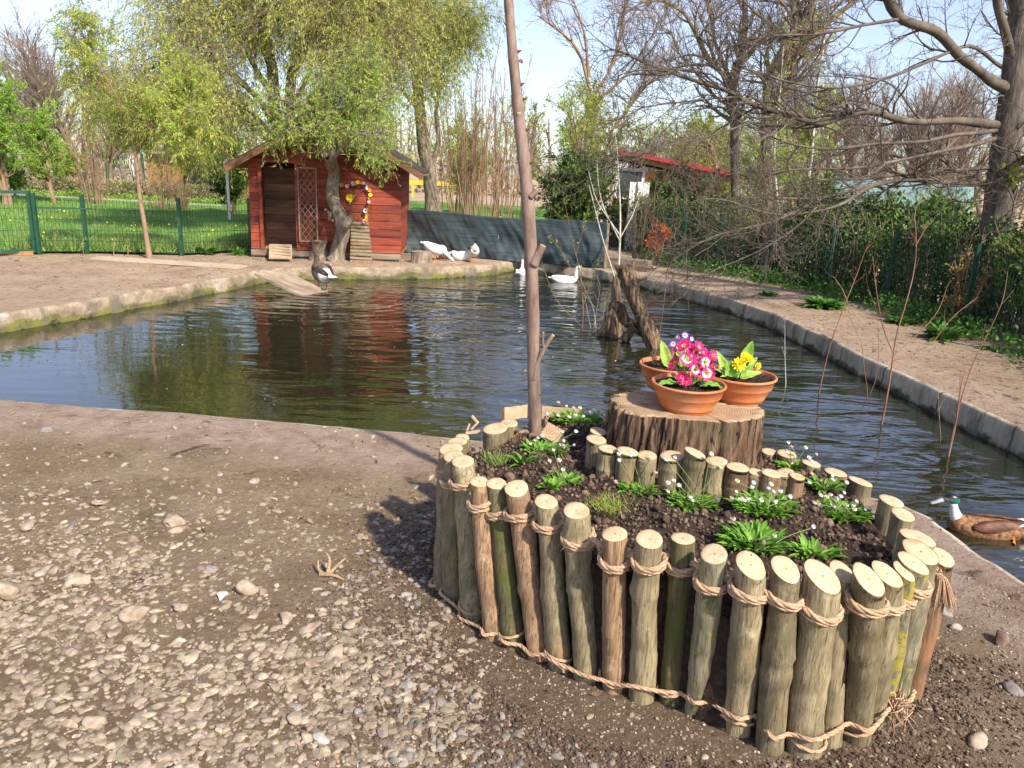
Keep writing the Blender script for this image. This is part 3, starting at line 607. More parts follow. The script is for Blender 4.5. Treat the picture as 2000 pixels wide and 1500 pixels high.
for a_, b_, w_ in ((( -.035, 0, -.02), (.03, .0, -.01), .025), ((-.01, 0, 0), (.02, 0, .035), .016), ((.02, 0, .03), (-.01, .01, .06), .012), ((-.03, .01, -.01), (-.02, .01, .02), .012)): bar(mbb, a_, b_, w_, .008)
tag(mbb.build('wood_chip', M_CUT, None, False, tuple(c0)), 'curled pale chip of split wood standing up on the back left rim', 'wood chip')

bs_ = np.array([lp[1][:2] for lp in logpos]); o_ = np.argsort(np.arctan2(bs_[:, 1] - 2.7, bs_[:, 0] - .6)); BASEP = bs_[o_]
# soil in the planter
rimP = np.array([lp[0][:2] for lp in logpos]); aa = np.arctan2(rimP[:, 1] - 2.7, rimP[:, 0] - .6); od = np.argsort(aa); rimP = rimP[od]; rimZ = np.array([lp[0][2] for lp in logpos])[od]
back = np.array([(.15, 3.72), (.45, 3.72), (.8, 3.66), (1.05, 3.45)])
allr = np.vstack([rimP, back]); allz = np.concatenate([rimZ, [.45] * 4]); aa = np.arctan2(allr[:, 1] - 2.7, allr[:, 0] - .6); od = np.argsort(aa); allr = allr[od]; allz = allz[od]
# keep the outline star shaped
soilp = np.array([.6, 2.7]) + (allr - [.6, 2.7]) * .985
def soilz(x, y):
    return .425 + .03 * mnoise.noise(Vector((x * 5, y * 5, 1))) + .02 * mnoise.noise(Vector((x * 14, y * 14, 2))) + .008 * mnoise.noise(Vector((x * 45, y * 45, 3))) + .035 * math.exp(-((x - 1.03) ** 2 + (y - 2.62) ** 2) / .012) - .02 * max(0, y - 3.0)
q = scatter_in(soilp, 26000); dd = dist_poly(q, soilp); q = q[dd > .012]
co = [Vector(p) for p in np.vstack([soilp, q])]; kk = len(soilp); vo, eo, fo, *_ = delaunay_2d_cdt(co, [(i, (i + 1) % kk) for i in range(kk)], [], 0, 1e-6)
V2 = np.array([v[:] for v in vo]); F = np.array([f for f in fo if len(f) == 3]); F = F[inside(V2[F].mean(1), soilp)]
Z = np.array([soilz(*p) for p in V2]); ed = np.clip(dist_poly(V2, soilp) / .06, 0, 1); Z -= (1 - ed) * .035
mb = MB(); mb.add(np.c_[V2, Z], F)
# skirt of earth down the inside of the log wall
pin = np.array([.6, 2.7]) + (soilp - [.6, 2.7]) * .99; k = len(pin); zz = np.array([soilz(*p) - .04 for p in pin])
mb.add(np.vstack([np.c_[pin, zz], np.c_[pin, np.full(k, -.05)]]), [(i, k + i, k + (i + 1) % k, (i + 1) % k) for i in range(k)])
tag(mb.build('soil', M_SOIL), kind='structure')
mb = MB(); q = scatter_in(soilp, 16000); q = q[dist_poly(q, soilp) > .03][:9000]; sz = rng.uniform(0, 1, len(q)) ** 3 * .010 + .0025
blobs(mb, np.c_[q, [soilz(*p) + s * .35 for p, s in zip(q, sz)]], sz[:, None] * rng.uniform(.7, 1.2, (len(q), 3)), 1, .5)
q = scatter_in(soilp, 420); q = q[dist_poly(q, soilp) > .05]; sz = .008 + .014 * rng.uniform(0, 1, len(q)) ** 2
blobs(mb, np.c_[q, [soilz(*p) + s * .25 for p, s in zip(q, sz)]], sz[:, None] * rng.uniform(.7, 1.2, (len(q), 3)), 2, .6)
tag(mb.build('soil_clods', M_CLOD), kind='stuff')

# rope: three twisted strands along a path
def rope(mb, path, r_=.0085, turns=55, seed=0, fuzz=0):
    path = np.array(path, float); seg = np.linalg.norm(np.diff(path, axis=0), axis=1); L = np.r_[0, np.cumsum(seg)]; n_ = max(12, int(L[-1] / .0045)); s = np.linspace(0, L[-1], n_)
    C = np.stack([np.interp(s, L, path[:, i]) for i in range(3)], 1); T = np.gradient(C, axis=0); T /= np.linalg.norm(T, axis=1, keepdims=True) + 1e-9
    U = np.cross(T, [0, 0, 1.]); U /= np.linalg.norm(U, axis=1, keepdims=True) + 1e-6; S = np.cross(T, U); ps = []; rs = []
    for k in range(3):
        a_ = s * turns + k * 2.094; ps.append(C + r_ * .5 * (np.cos(a_)[:, None] * U + np.sin(a_)[:, None] * S)); rs.append(np.full(n_, r_ * .62))
    tubes(mb, ps, rs, 6)
    if fuzz:
        i = rng.integers(0, n_, fuzz); p0 = C[i] + rng.normal(0, r_ * .6, (fuzz, 3)); d_ = rng.normal(0, r_ * .9, (fuzz, 3)); tubes(mb, [np.array([a, a + b * .6, a + b * 1.2 + rng.normal(0, .002, 3)]) for a, b in zip(p0, d_)], [np.array([.0006, .0005, .0003])] * fuzz, 3)
    return mb
mb = MB(); front = [lp for lp in logpos if lp[3]]; front = sorted(front, key=lambda l: l[1][0] * 1.0)
drop = .078
for j, (top, b, d, _) in enumerate(front):
    T = (top - b); T /= np.linalg.norm(T); c = top - T * (drop + .012 * math.sin(j * 1.9)); out = c[:2] - PC; out /= np.linalg.norm(out); r_ = d / 2 + .008
    for lv in (0, .017):
        a_ = np.linspace(0, 2 * math.pi, 30); tilt = .22 if lv == 0 else .10
        P_ = np.stack([c[0] + r_ * np.cos(a_), c[1] + r_ * np.sin(a_), c[2] - lv - tilt * r_ * (np.cos(a_) * out[0] + np.sin(a_) * out[1]) + .003 * np.sin(2 * a_ + j)], 1)
        rope(mb, P_, .0088 if lv == 0 else .0062, 60, fuzz=25)
    if j + 1 < len(front):
        nt_ = front[j + 1]; c2 = nt_[0] - np.array([0, 0, drop]); a0 = c + np.array([*(-out * r_ * .2), .0]); mid = (c + c2) / 2 - np.array([*(out * .01), -.012]); rope(mb, smoothpath([a0, mid, c2 - np.array([*(out * .01), 0])], 14), .0085, 60)
tassel0 = G(1826, 1112, .47)
rr = tag(mb.build('rope', M_ROPE), 'thick jute rope wound round the necks of the front logs, ending in a frayed tassel', 'rope')
mb = MB(); ps = []; rs = []
for k in range(46):
    e = tassel0 + np.array([rng.uniform(-.005, .075), rng.uniform(-.03, .01), -rng.uniform(.10, .145)]); ps.append(smoothpath([tassel0 + rng.normal(0, .006, 3), tassel0 + (e - tassel0) * .35 + np.array([.012, 0, .012]), e], 7)); rs.append(np.linspace(.0035, .0014, 7))
tubes(mb, ps, rs, 4)
rope(mb, smoothpath([front[-1][0] + [0.0, -.02, -.07], tassel0 + [-.03, 0, .01], tassel0], 10), .009, 60); rope(mb, smoothpath([tassel0 + [-.02, 0, 0], tassel0 + [-.035, -.01, -.07], tassel0 + [-.07, -.02, -.15]], 10), .005, 60)
mb.build('tassel', M_ROPE, rr)
mb = MB(); pts = []
for j, (top, b, d, _) in enumerate(front):
    f_ = .10 + .10 * min(1, max(0, (j - 2) / 10)) + .012 * math.sin(j * 2.3); c = b + (top - b) * f_; out = c[:2] - PC; out /= np.linalg.norm(out); tg = np.array([-out[1], out[0]])
    for s_ in (-.35, .35): pts.append(np.array([*(c[:2] + out * (d / 2 * 1.08 + .007) * .97 + tg * s_ * d), c[2] - .004]))
rope(mb, smoothpath(pts, 260), .0066, 75, fuzz=420)
for j, lp in enumerate(front[2:-1]):
    if j % 2 == 0:
        a_ = np.linspace(0, 6.283, 24); r_ = lp[2] / 2 + .008; c = lp[1] + (lp[0] - lp[1]) * .14; rope(mb, np.stack([c[0] + r_ * np.cos(a_), c[1] + r_ * np.sin(a_), c[2] + .012 * np.sin(a_ + j)], 1), .005, 75)
lr = tag(mb.build('rope', M_ROPE), 'thin jute rope lashed round the feet of the planter logs near the ground', 'rope')
mb = MB(); kn = G(1752, 1370, .1); ps = [smoothpath([kn + rng.normal(0, .01, 3), kn + rng.normal(0, .02, 3), kn + rng.normal(0, .028, 3) + [0, 0, -.045]], 5) for _ in range(70)]; tubes(mb, ps, [np.linspace(.003, .001, 5)] * 70, 4); mb.build('frayed_knot', M_ROPE, lr)

# ------------------------------------------------------------------ big stump with three pots
ZT = .66
def mat_stumpbark():
    m, nt, bs, N, L = nodes('old_stump_bark'); v = coords(N, L, (1, 1, .1)); f = noise(N, L, v, 34, 10, .75, .5)
    r_ = ramp(N, [(.02, .011, .007), (.13, .072, .04), (.30, .185, .105), (.44, .30, .185)], [.36, .47, .58, .70]); L.new(f, r_.inputs[0])
    c = mix(N, L, step(N, L, noise(N, L, coords(N, L, (1, 1, .5)), 5, 5), .52, .62), r_.outputs[0], (.20, .17, .085)); c2 = mix(N, L, .45, r_.outputs[0], c)
    cn = noise(N, L, coords(N, L, (1, 1, .06)), 15, 3, .6, .2); ab = N.new('ShaderNodeMath'); ab.operation = 'SUBTRACT'; ab.inputs[1].default_value = .5; L.new(cn, ab.inputs[0]); a2 = N.new('ShaderNodeMath'); a2.operation = 'ABSOLUTE'; L.new(ab.outputs[0], a2.inputs[0]); ck = step(N, L, a2.outputs[0], .016, .004); c2 = mix(N, L, ck, c2, (.012, .007, .005))
    L.new(c2, bs.inputs['Base Color']); bs.inputs['Roughness'].default_value = .9; bump(N, L, f, bs, 1.0, .03); return m
sL, sR, sF, sB = G(1200, 795, ZT), G(1490, 808, ZT), G(1345, 826, ZT), G(1300, 764, ZT)
SX, SY = (sL[0] + sR[0]) / 2, (sF[1] + sB[1]) / 2 + .01; SRX, SRY = (sR[0] - sL[0]) / 2, (sB[1] - sF[1]) / 2
st = thing('tree_stump', 'big old cracked tree stump standing in the planter and carrying three flower pots', 'tree stump', (SX, SY, .38))
k = 420; an = np.arange(k) * 2 * math.pi / k; rgs = np.random.default_rng(5); cr = rgs.uniform(0, 6.283, 44); crd = rgs.uniform(.02, .15, 44) * rgs.uniform(.3, 1, 44); crw = rgs.uniform(.014, .028, 44)
prof = 1 + .04 * np.cos(2 * an + .5) + .03 * np.cos(5 * an) + .012 * np.cos(11 * an + 1)
fl = np.zeros(k)
for a_, dd_, ww in zip(cr, crd, crw): fl -= dd_ * np.exp(-(np.angle(np.exp(1j * (an - a_))) / ww) ** 2)
nz = 26; V = []
for i in range(nz):
    t_ = i / (nz - 1); fr = 1.05 - .05 * t_ + .05 * (1 - t_) ** 3; jj = np.array([mnoise.noise(Vector((math.cos(a) * 3, math.sin(a) * 3, t_ * 1.3))) for a in an]) * .05 + np.array([mnoise.noise(Vector((math.cos(a) * 14, math.sin(a) * 14, t_ * 2.6))) for a in an]) * .06 + np.array([mnoise.noise(Vector((math.cos(a) * 34, math.sin(a) * 34, t_ * 5))) for a in an]) * .03
    rr_ = (prof + fl * (1.1 - .3 * t_) + jj) * fr; V.append(np.stack([rr_ * SRX * np.cos(an) + .015 * (1 - t_) * -1, rr_ * SRY * np.sin(an), np.full(k, (ZT - .38) * t_) + (0.006 * np.sin(an * 3) if i == nz - 1 else 0)], 1))
V = np.array(V); idx = np.arange(nz * k).reshape(nz, k); a = idx[:-1]; b = np.roll(a, -1, 1); c = idx[1:]; d = np.roll(c, -1, 1)
MB().add(V.reshape(-1, 3), np.stack([a, b, d, c], -1).reshape(-1, 4)).build('bark', mat_stumpbark(), st)
e = V[-1]; cen = np.array([0, 0, ZT - .38]); rings = [cen + (e - cen) * q for q in (1.0, .975, .9, .7, .5, .3, .1)]; Vc = np.vstack(rings + [cen[None]])
Vc[:k, 2] -= .004; Vc[k:, 2] = ZT - .38 + .003
Vc[k:, 2] += np.array([mnoise.noise(Vector((p[0] * 20, p[1] * 20, 0))) * .003 for p in Vc[k:]])
for q_ in range(1, 6):  # radial drying cracks
    lev = np.exp(-(np.angle(np.exp(1j * (an[:, None] - cr[None, :10]))) / .02) ** 2).max(1); Vc[q_ * k:(q_ + 1) * k, 2] -= lev * (.012 if q_ < 3 else .005)
ii = np.arange(7 * k).reshape(7, k); a = ii[:-1]; b = np.roll(a, -1, 1); c = ii[1:]; d = np.roll(c, -1, 1)
MB().add(Vc - cen, [tuple(q) for q in np.stack([a, b, d, c], -1).reshape(-1, 4)] + [(ii[6][j], ii[6][(j + 1) % k], 7 * k) for j in range(k)]).build('cut_top', M_CUT_OLD, st, loc=tuple(cen))

def petal_flower(mb, c, nrm, r_, npet, mi_pet, mi_in, mi_mid, cup=.25, rg=rng, notch=.82, rot=0):
    """a real little flower: notched petals with a white band and a yellow eye"""
    nrm = np.array(nrm, float); nrm /= np.linalg.norm(nrm); a = np.array([0, 0, 1.]) if abs(nrm[2]) < .9 else np.array([1., 0, 0]); U = np.cross(nrm, a); U /= np.linalg.norm(U); S = np.cross(nrm, U); c = np.array(c, float)
    def pt(an_, rad, h): return c + rad * (math.cos(an_) * U + math.sin(an_) * S) + nrm * h
    for i in range(npet):
        a0 = rot + i * 6.283 / npet; w_ = 3.1416 / npet * .98; cc = cup * r_ * rg.uniform(.6, 1.3)
        V = [pt(a0, r_ * .12, .0), pt(a0 - w_ * .7, r_ * .27, cc * .25), pt(a0, r_ * .31, cc * .25 + r_ * .02), pt(a0 + w_ * .7, r_ * .27, cc * .25),
             pt(a0 - w_ * 1.05, r_ * .60, cc * .75), pt(a0, r_ * .56, cc * .5), pt(a0 + w_ * 1.05, r_ * .62, cc * .75), pt(a0 - w_ * .62, r_, cc), pt(a0, r_ * notch, cc * .85), pt(a0 + w_ * .62, r_, cc)]
        mb.add(V, [(0, 1, 2), (0, 2, 3)], mi_mid); mb.add(V, [(1, 4, 5, 2), (2, 5, 6, 3)], mi_in); mb.add(V, [(4, 7, 8, 5), (5, 8, 9, 6)], mi_pet)
def bigleaf(mb, p, d, L, Wd, up=(0, 0, 1), curl=.25, mi=0, wav=.06, rg=rng):
    p = np.array(p, float); d = np.array(d, float); d /= np.linalg.norm(d); s = np.cross(d, up); s /= np.linalg.norm(s); u = np.cross(s, d); n_ = 9; m_ = 7; V = []
    for i in range(n_):
        t_ = i / (n_ - 1); wd = Wd * .5 * (math.sin(math.pi * min(1, t_ ** .75 * .97 + .02)) ** .75); ce = p + d * L * t_ + u * (curl * L * (t_ - t_ * t_ * 1.6))
        for j in range(m_):
            q_ = (j / (m_ - 1) - .5) * 2; V.append(ce + s * wd * q_ + u * (abs(q_) * wd * .35 + wav * Wd * math.sin(t_ * 19 + j * 2.2) * abs(q_) - (.04 * Wd if j == 3 else 0) + (.03 * Wd if i % 2 else 0) * (1 - abs(q_))))
    idx = np.arange(n_ * m_).reshape(n_, m_); mb.add(np.array(V), np.stack([idx[:-1, :-1], idx[:-1, 1:], idx[1:, 1:], idx[1:, :-1]], -1).reshape(-1, 4), mi)
LF_PRIM = mat('primrose_leaf', [(.10, .23, .03), (.18, .34, .05), (.27, .42, .09)], 30, .5, .9, .006, 55, spec=.35)
LF_PRIMB = mat('pale_primrose_leaf', [(.22, .38, .05), (.32, .48, .08), (.40, .54, .14)], 30, .5, .9, .006, 55, spec=.35)
M_MAG = mat('magenta_petals', [(.50, .004, .07), (.64, .01, .14), (.74, .03, .24)], 60, .5, .2, .002)
M_RIMW = mat('pale_pink_petals', [(.78, .42, .52), (.80, .62, .62)], 60, .55, 0)
M_VIO = mat('violet_petals', [(.10, .01, .20), (.20, .03, .32)], 60, .5, 0)
POTH = .112
def pot(label, c, rt, extra=None):
    t = thing('potted_plant', label, 'potted plant', tuple(c), rng.uniform(0, 6), 'flower pots on the big stump'); rb = rt * .70; n_ = POTH
    pr = [(0, .004), (rb * .9, .004), (rb * .97, .0), (rb * 1.0, .004), (rb * 1.015, .012), (rb * 1.05, .0125), (rb * 1.06, .0165), (rb * 1.10, .030), (rb * 1.105, .0325), (rb + (rt - rb) * .62, .061), (rb + (rt - rb) * .655, .0625), (rb + (rt - rb) * .68, .0655), (rt * .955, n_ - .011), (rt * .985, n_ - .010), (rt * 1.01, n_ - .006), (rt * 1.012, n_ - .001), (rt * .995, n_ + .002), (rt * .96, n_ + .002), (rt * .935, n_ - .003), (rt * .90, n_ - .03), (rt * .86, n_ - .045)]
    lathe(MB(), pr, 72).build('pot', M_TERRA, t)
    mb = MB(); q = []; n2 = 34
    V = []; F = []
    for i in range(9):
        for j in range(n2):
            rr_ = rt * .915 * (i + .3) / 8.3; a_ = j * 6.283 / n2; V.append((rr_ * math.cos(a_), rr_ * math.sin(a_), n_ - .016 + .012 * mnoise.noise(Vector((rr_ * 60 * math.cos(a_) + c[0] * 9, rr_ * 60 * math.sin(a_), 2)))))
    for i in range(8):
        for j in range(n2): F.append((i * n2 + j, i * n2 + (j + 1) % n2, (i + 1) * n2 + (j + 1) % n2, (i + 1) * n2 + j))
    F.append(tuple(range(n2))); mb.add(V, F); q = rng.uniform(-1, 1, (260, 2)) * rt * .85; q = q[np.hypot(*q.T) < rt * .82]; s_ = rng.uniform(.002, .006, len(q)); blobs(mb, np.c_[q, np.full(len(q), n_ - .014)], s_[:, None] * [1.4, 1, .8], 1, .4)
    mb.build('soil', M_SOIL, t); return t
def unrot(t, p): a = -t.rotation_euler[2]; return np.array([p[0] * math.cos(a) - p[1] * math.sin(a), p[0] * math.sin(a) + p[1] * math.cos(a), p[2]])
pf = G(1340, 797, ZT + .003); pr_ = G(1441, 779, ZT + .003); pb = G(1308, 757, ZT + .003); pb[2] += 0
RT = .153
# front: pink primrose
t = pot('front terracotta pot with a magenta and white primrose in yellow-eyed clusters', pf, RT); t.rotation_euler[2] = 0
mb = MB()
bigleaf(mb, (-.03, -.02, POTH - .01), (-1, -.25, .10), .115, .075, curl=.12); bigleaf(mb, (.04, -.03, POTH - .01), (1, -.2, .12), .095, .085, curl=.15); bigleaf(mb, (0, .03, POTH - .01), (-.3, 1, .5), .09, .05)
bigleaf(mb, (-.02, .0, POTH - .01), (-.9, .1, .6), .075, .035, mi=1); bigleaf(mb, (.02, .02, POTH), (.8, .5, .9), .08, .03, mi=1); bigleaf(mb, (.05, .01, POTH), (.9, .1, .8), .06, .03, mi=1)
mb.build('leaves', [LF_PRIM, LF_PRIMB], t)
mb = MB(); cl = [(0.0, 0, .085, .028, (0, -.9, .55)), (-.02, -.01, .07, .03, (-.3, -1, .5)), (.045, -.01, .06, .03, (.3, -1, .4)), (.01, -.02, .035, .028, (0, -1, .5)), (.055, -.02, .025, .028, (.3, -1, .3)), (-.06, .0, .05, .028, (-.9, -.5, .5)), (-.05, .02, .085, .028, (-.6, -.3, .9)), (.0, .03, .10, .028, (0, -.2, 1)),
     (.04, .02, .09, .026, (.5, -.3, .8)), (-.035, -.03, .01, .022, (-.4, -1, .2)), (-.02, -.035, .0, .02, (-.1, -1, .4)), (.075, .0, .05, .024, (.9, -.3, .3)), (.08, .02, .08, .02, (.6, -.5, .5)), (-.03, .02, .11, .026, (-.2, -.5, .8)), (.02, -.005, .11, .024, (.3, -.6, .7)), (.07, .03, .06, .022, (1, 0, .4))]
ps = []
for i, (x, y, z, r_, nr) in enumerate(cl):
    c = np.array([x * 1.12, y - .01, POTH + .02 + z * 1.22]); petal_flower(mb, c, np.array(nr) + rng.normal(0, .22, 3), r_ * 1.3, 5, 0, 1 if i in (1, 2, 3, 4) else 0, 2, rot=i * .7); ps.append(smoothpath([(x * .2, y * .2, POTH - .01), (x * .7, y * .7 + .01, POTH + z * .5), c], 5))
mb.build('flowers', [M_MAG, M_RIMW, M_YELLOW], t, smooth=False); mb = MB(); tubes(mb, ps, [np.full(5, .0018)] * len(ps), 5); mb.build('stems', LF_PRIMB, t)
# right: yellow primrose
t = pot('right terracotta pot with a yellow primrose and one tall upright leaf', pr_, RT); t.rotation_euler[2] = 0
mb = MB(); bigleaf(mb, (-.04, -.03, POTH - .012), (-.45, -.35, 1.0), .10, .075, up=(0, -1, .4), curl=.1); bigleaf(mb, (-.05, .0, POTH - .01), (-.6, 0, 1), .13, .04, up=(0, -1, .3), curl=.15, mi=1); bigleaf(mb, (.0, .0, POTH + .03), (.28, .1, 1), .125, .055, up=(0, -1, .2), curl=-.1)
bigleaf(mb, (-.01, -.03, POTH - .01), (.9, -.2, .45), .095, .04, up=(0, -.8, 1), curl=.2, mi=1); bigleaf(mb, (-.07, .02, POTH - .01), (-.9, .3, .3), .075, .04); bigleaf(mb, (0, .02, POTH), (.8, .2, .75), .11, .04, up=(0, -1, .6)); bigleaf(mb, (-.03, -.05, POTH - .012), (-.9, -.3, .3), .085, .05, curl=.2, mi=1)
mb.build('leaves', [LF_PRIM, LF_PRIMB], t)
mb = MB(); ps = []
for x, y, z, r_, nr in ((-.03, -.05, .055, .033, (-.1, -1, .45)), (.0, -.02, .075, .028, (.3, -.7, .8)), (.02, -.02, .07, .022, (.6, -.8, .4)), (.055, -.03, .05, .018, (.5, -1, .1))):
    c = np.array([x, y, POTH + z])
    for q_ in range(3): petal_flower(mb, c + np.array(nr) * .004 * q_, nr, r_ * (1 - .27 * q_), 6, 0, 0, 1 if q_ == 2 else 0, cup=.5 + .3 * q_, rot=q_ * .5)
    ps.append(smoothpath([(-.02, -.02, POTH - .01), (x * .8, y * .8, POTH + z * .5), c], 5))
mb.build('flowers', [M_YELLOW, M_ORANGE], t, smooth=False); mb = MB(); tubes(mb, ps, [np.full(5, .002)] * len(ps), 5); mb.build('stems', LF_PRIMB, t)
# back left: violet pansy
t = pot('back left terracotta pot with a small violet pansy, half hidden by the front pot', pb, RT * .96); t.rotation_euler[2] = 0
mb = MB(); bigleaf(mb, (-.02, -.02, POTH - .01), (-.35, -.1, 1), .13, .05, up=(0, -1, .2), curl=.1, mi=1)
for i in range(9): bigleaf(mb, (rng.uniform(-.01, .07), rng.uniform(-.03, .04), POTH - .01), (rng.uniform(-.6, .8), rng.uniform(-.6, .4), 1), rng.uniform(.07, .12), .035, up=(0, -1, .3), mi=i % 2)
mb.build('leaves', [LF_PRIM, LF_PRIMB], t)
mb = MB(); ps = []
for x, y, z, r_, nr in ((-.01, -.03, .10, .020, (-.3, -1, .3)), (.045, 0, .135, .020, (.2, -1, .5)), (.075, 0, .12, .016, (.5, -.8, .4)), (.11, -.01, .095, .018, (.6, -.8, .3)), (.115, -.02, .07, .016, (.6, -1, .1)), (.02, .02, .12, .015, (0, -1, .5))):
    c = np.array([x, y, POTH + z]); petal_flower(mb, c, nr, r_, 5, 0, 1, 2); ps.append(smoothpath([(.02, 0, POTH - .01), (x * .8, y, POTH + z * .5), c], 5))
mb.build('flowers', [M_VIO, M_RIMW, M_YELLOW], t, smooth=False); mb = MB(); tubes(mb, ps, [np.full(5, .0018)] * len(ps), 5); mb.build('stems', LF_PRIMB, t)

# ------------------------------------------------------------------ daisies
M_DC = mat('daisy_white', [(.78, .76, .72), (.86, .84, .82)], 60, .7, 0)
LF_STEM = mat('flower_stem', [(.16, .24, .06), (.26, .34, .12)], 30, .6, 0)
def daisy(px, py, z, spread, nl, label, heads, pinkp=.12, leafL=.045):
    c = G(px, py, .43); c[2] = soilz(c[0], c[1]) + .002; t = thing('daisy', label, 'daisy plant', tuple(c), 0, 'daisy plants in the planter'); mb = MB()
    for i in range(int(nl * 1.9)):
        a_ = rng.uniform(0, 6.283); r_ = spread * math.sqrt(rng.uniform(0, 1)) * .95; p = (r_ * math.cos(a_), r_ * math.sin(a_) * .8, -.004); e = rng.uniform(.35, 1.5)
        bigleaf(mb, p, (math.cos(a_ + rng.normal(0, .5)), math.sin(a_ + rng.normal(0, .5)), e), leafL * .95 * rng.uniform(.6, 1.25), .019 * rng.uniform(.7, 1.2), curl=.3)
    mb.build('leaves', LF_DAISY, t); ps = []
    for hx, hy in heads:
        b = np.array([rng.normal(0, spread * .3), rng.normal(0, spread * .3), .0]); yy = c[1] + rng.uniform(-.03, .03); h = W(hx, hy, yy) - c; h[2] = max(h[2], .02); s = .0104 * rng.uniform(.75, 1.15)
        ps.append(smoothpath([b, b * .4 + h * .55 + np.array([0, 0, .008]), h], 6)); pk = rng.uniform() < pinkp
        mbh = MB(); nn = np.array([rng.normal(0, .35), -.35 + rng.normal(0, .3), 1]); nn /= np.linalg.norm(nn); U = np.cross(nn, [1, 0, 0]); U /= np.linalg.norm(U); S = np.cross(nn, U); k = 14
        for q_ in range(k):
            a_ = q_ * 6.283 / k; dd_ = math.cos(a_) * U + math.sin(a_) * S; sd = -math.sin(a_) * U + math.cos(a_) * S
            mbh.add([h + sd * s * .16, h - sd * s * .16, h + dd_ * s * .8 + nn * s * .55 - sd * s * .26, h + dd_ * s * .55 + nn * s * 1.25, h + dd_ * s * .8 + nn * s * .55 + sd * s * .26], [(1, 0, 4, 2), (2, 4, 3)])
        V, F = ICO[1]; mbh.add(V * s * .62 * [1, 1, .8] + h + nn * s * .45, F, 0 if rng.uniform() < .7 else 1); mbh.build('flower_head', [M_PINK if pk else M_DC, M_YELLOW], t, smooth=False)
    mb = MB()
    if ps: tubes(mb, ps, [np.full(6, .0014)] * len(ps), 5); mb.build('stems', LF_STEM, t)
    return t
daisy(1062, 880, .45, .09, 60, 'daisy clump in front of the tilted offcut, leaves spilling left', [(1045, 861), (1051, 858), (1036, 871), (1060, 853), (1099, 845), (1100, 862), (1103, 876), (1100, 871), (1121, 871), (1125, 845), (1092, 899)], .1)
daisy(1020, 905, .45, .03, 9, 'broad-leaved low plant lying left of the daisies near the left rim', [], leafL=.08)
daisy(1100, 935, .45, .06, 34, 'daisy clump with few flowers, midway between the left rim and the inner logs', [(1072, 902), (1100, 920), (1081, 880), (1092, 900)])
daisy(1120, 822, .42, .10, 50, 'daisy clump at the back rim just right of the young tree', [(1091, 788), (1107, 794), (1120, 798), (1133, 798), (1090, 830), (1088, 829), (1112, 818), (1068, 823), (1124, 812), (1140, 826)])
daisy(1165, 818, .42, .08, 40, 'thin-leaved daisy clump at the back rim between the young tree and the big stump', [(1155, 808), (1163, 806), (1172, 815), (1177, 820), (1188, 800), (1160, 802), (1152, 806), (1180, 812)])
daisy(1248, 952, .46, .075, 75, 'dense bright green daisy clump in front of the third inner log', [(1210, 889), (1208, 900), (1233, 890), (1271, 895), (1202, 942), (1281, 925)])
daisy(1352, 975, .46, .09, 85, 'large daisy clump with one small orange bloom below the tallest inner log', [(1302, 900), (1317, 896), (1388, 889), (1407, 914), (1305, 945), (1315, 942), (1325, 951), (1303, 961), (1351, 996), (1400, 992), (1345, 1006)], 0)
daisy(1490, 1000, .46, .11, 120, 'biggest daisy clump with many white heads in the middle right of the planter', [(1440, 941), (1437, 962), (1471, 945), (1468, 953), (1505, 948), (1508, 963), (1525, 961), (1541, 972), (1453, 980), (1460, 990), (1515, 991), (1445, 987), (1426, 1002), (1448, 975), (1486, 980), (1500, 955)], .15)
daisy(1555, 905, .43, .06, 45, 'daisy clump by the back rim right of the big stump', [(1540, 866), (1546, 873), (1573, 876), (1593, 888), (1548, 908), (1585, 901), (1580, 895), (1569, 919), (1535, 884)])
daisy(1610, 955, .45, .06, 30, 'loose daisy clump leaning left at the back right of the planter', [(1584, 927), (1624, 931), (1651, 946), (1577, 964), (1623, 958)], .3)
daisy(1640, 1000, .46, .10, 100, 'wide daisy clump with pink-tinged heads near the right rim', [(1615, 972), (1622, 970), (1632, 975), (1642, 972), (1623, 993), (1628, 991), (1601, 970), (1598, 987), (1590, 985), (1647, 964), (1671, 981), (1695, 997), (1670, 998), (1624, 1007), (1648, 1015), (1682, 1031), (1590, 1032), (1665, 1003)], .3)
daisy(1470, 1065, .46, .10, 85, 'broad-leaved daisy clump at the front behind the thick pale logs', [(1514, 1055), (1433, 1016), (1587, 1031)], .3, .06)
daisy(1590, 1080, .46, .06, 26, 'small flowerless rosette near the front right rim', [], leafL=.055)
daisy(1075, 955, .45, .03, 12, 'small yellowish seedling tuft at the front left of the soil', [], leafL=.04)
mb = MB(); c = G(1190, 985, .47)
q = np.array(c[:2]) + rng.normal(0, .035, (260, 2)); blades(mb, q, .46, .03, .003, lean=.8); tag(mb.build('moss_tuft', LF_YEL, smooth=False), 'dry mossy grass tuft on a clod behind the pale front logs', 'moss')
mb = MB(); q = np.array(G(970, 900, .45)[:2]) + rng.normal(0, .03, (200, 2)); blades(mb, q, .45, .035, .003, lean=.6); tag(mb.build('grass_tuft', LF_GRASS, smooth=False), 'small grass tuft on the soil behind the left corner logs', 'grass tuft')

# ------------------------------------------------------------------ stones and grit on the ground
def on_ground(px, py): p = G(px, py); p[2] = zground(p[0], p[1]); return p
def free(q, m=.0): return (~inside(q, PND)) & (dist_poly(q, PONDN) > .03) & (~inside(q, BASEP)) & (dist_poly(q, BASEP) > .035 + m * .6)
def zg(q): return np.array([zground(*p) for p in q])
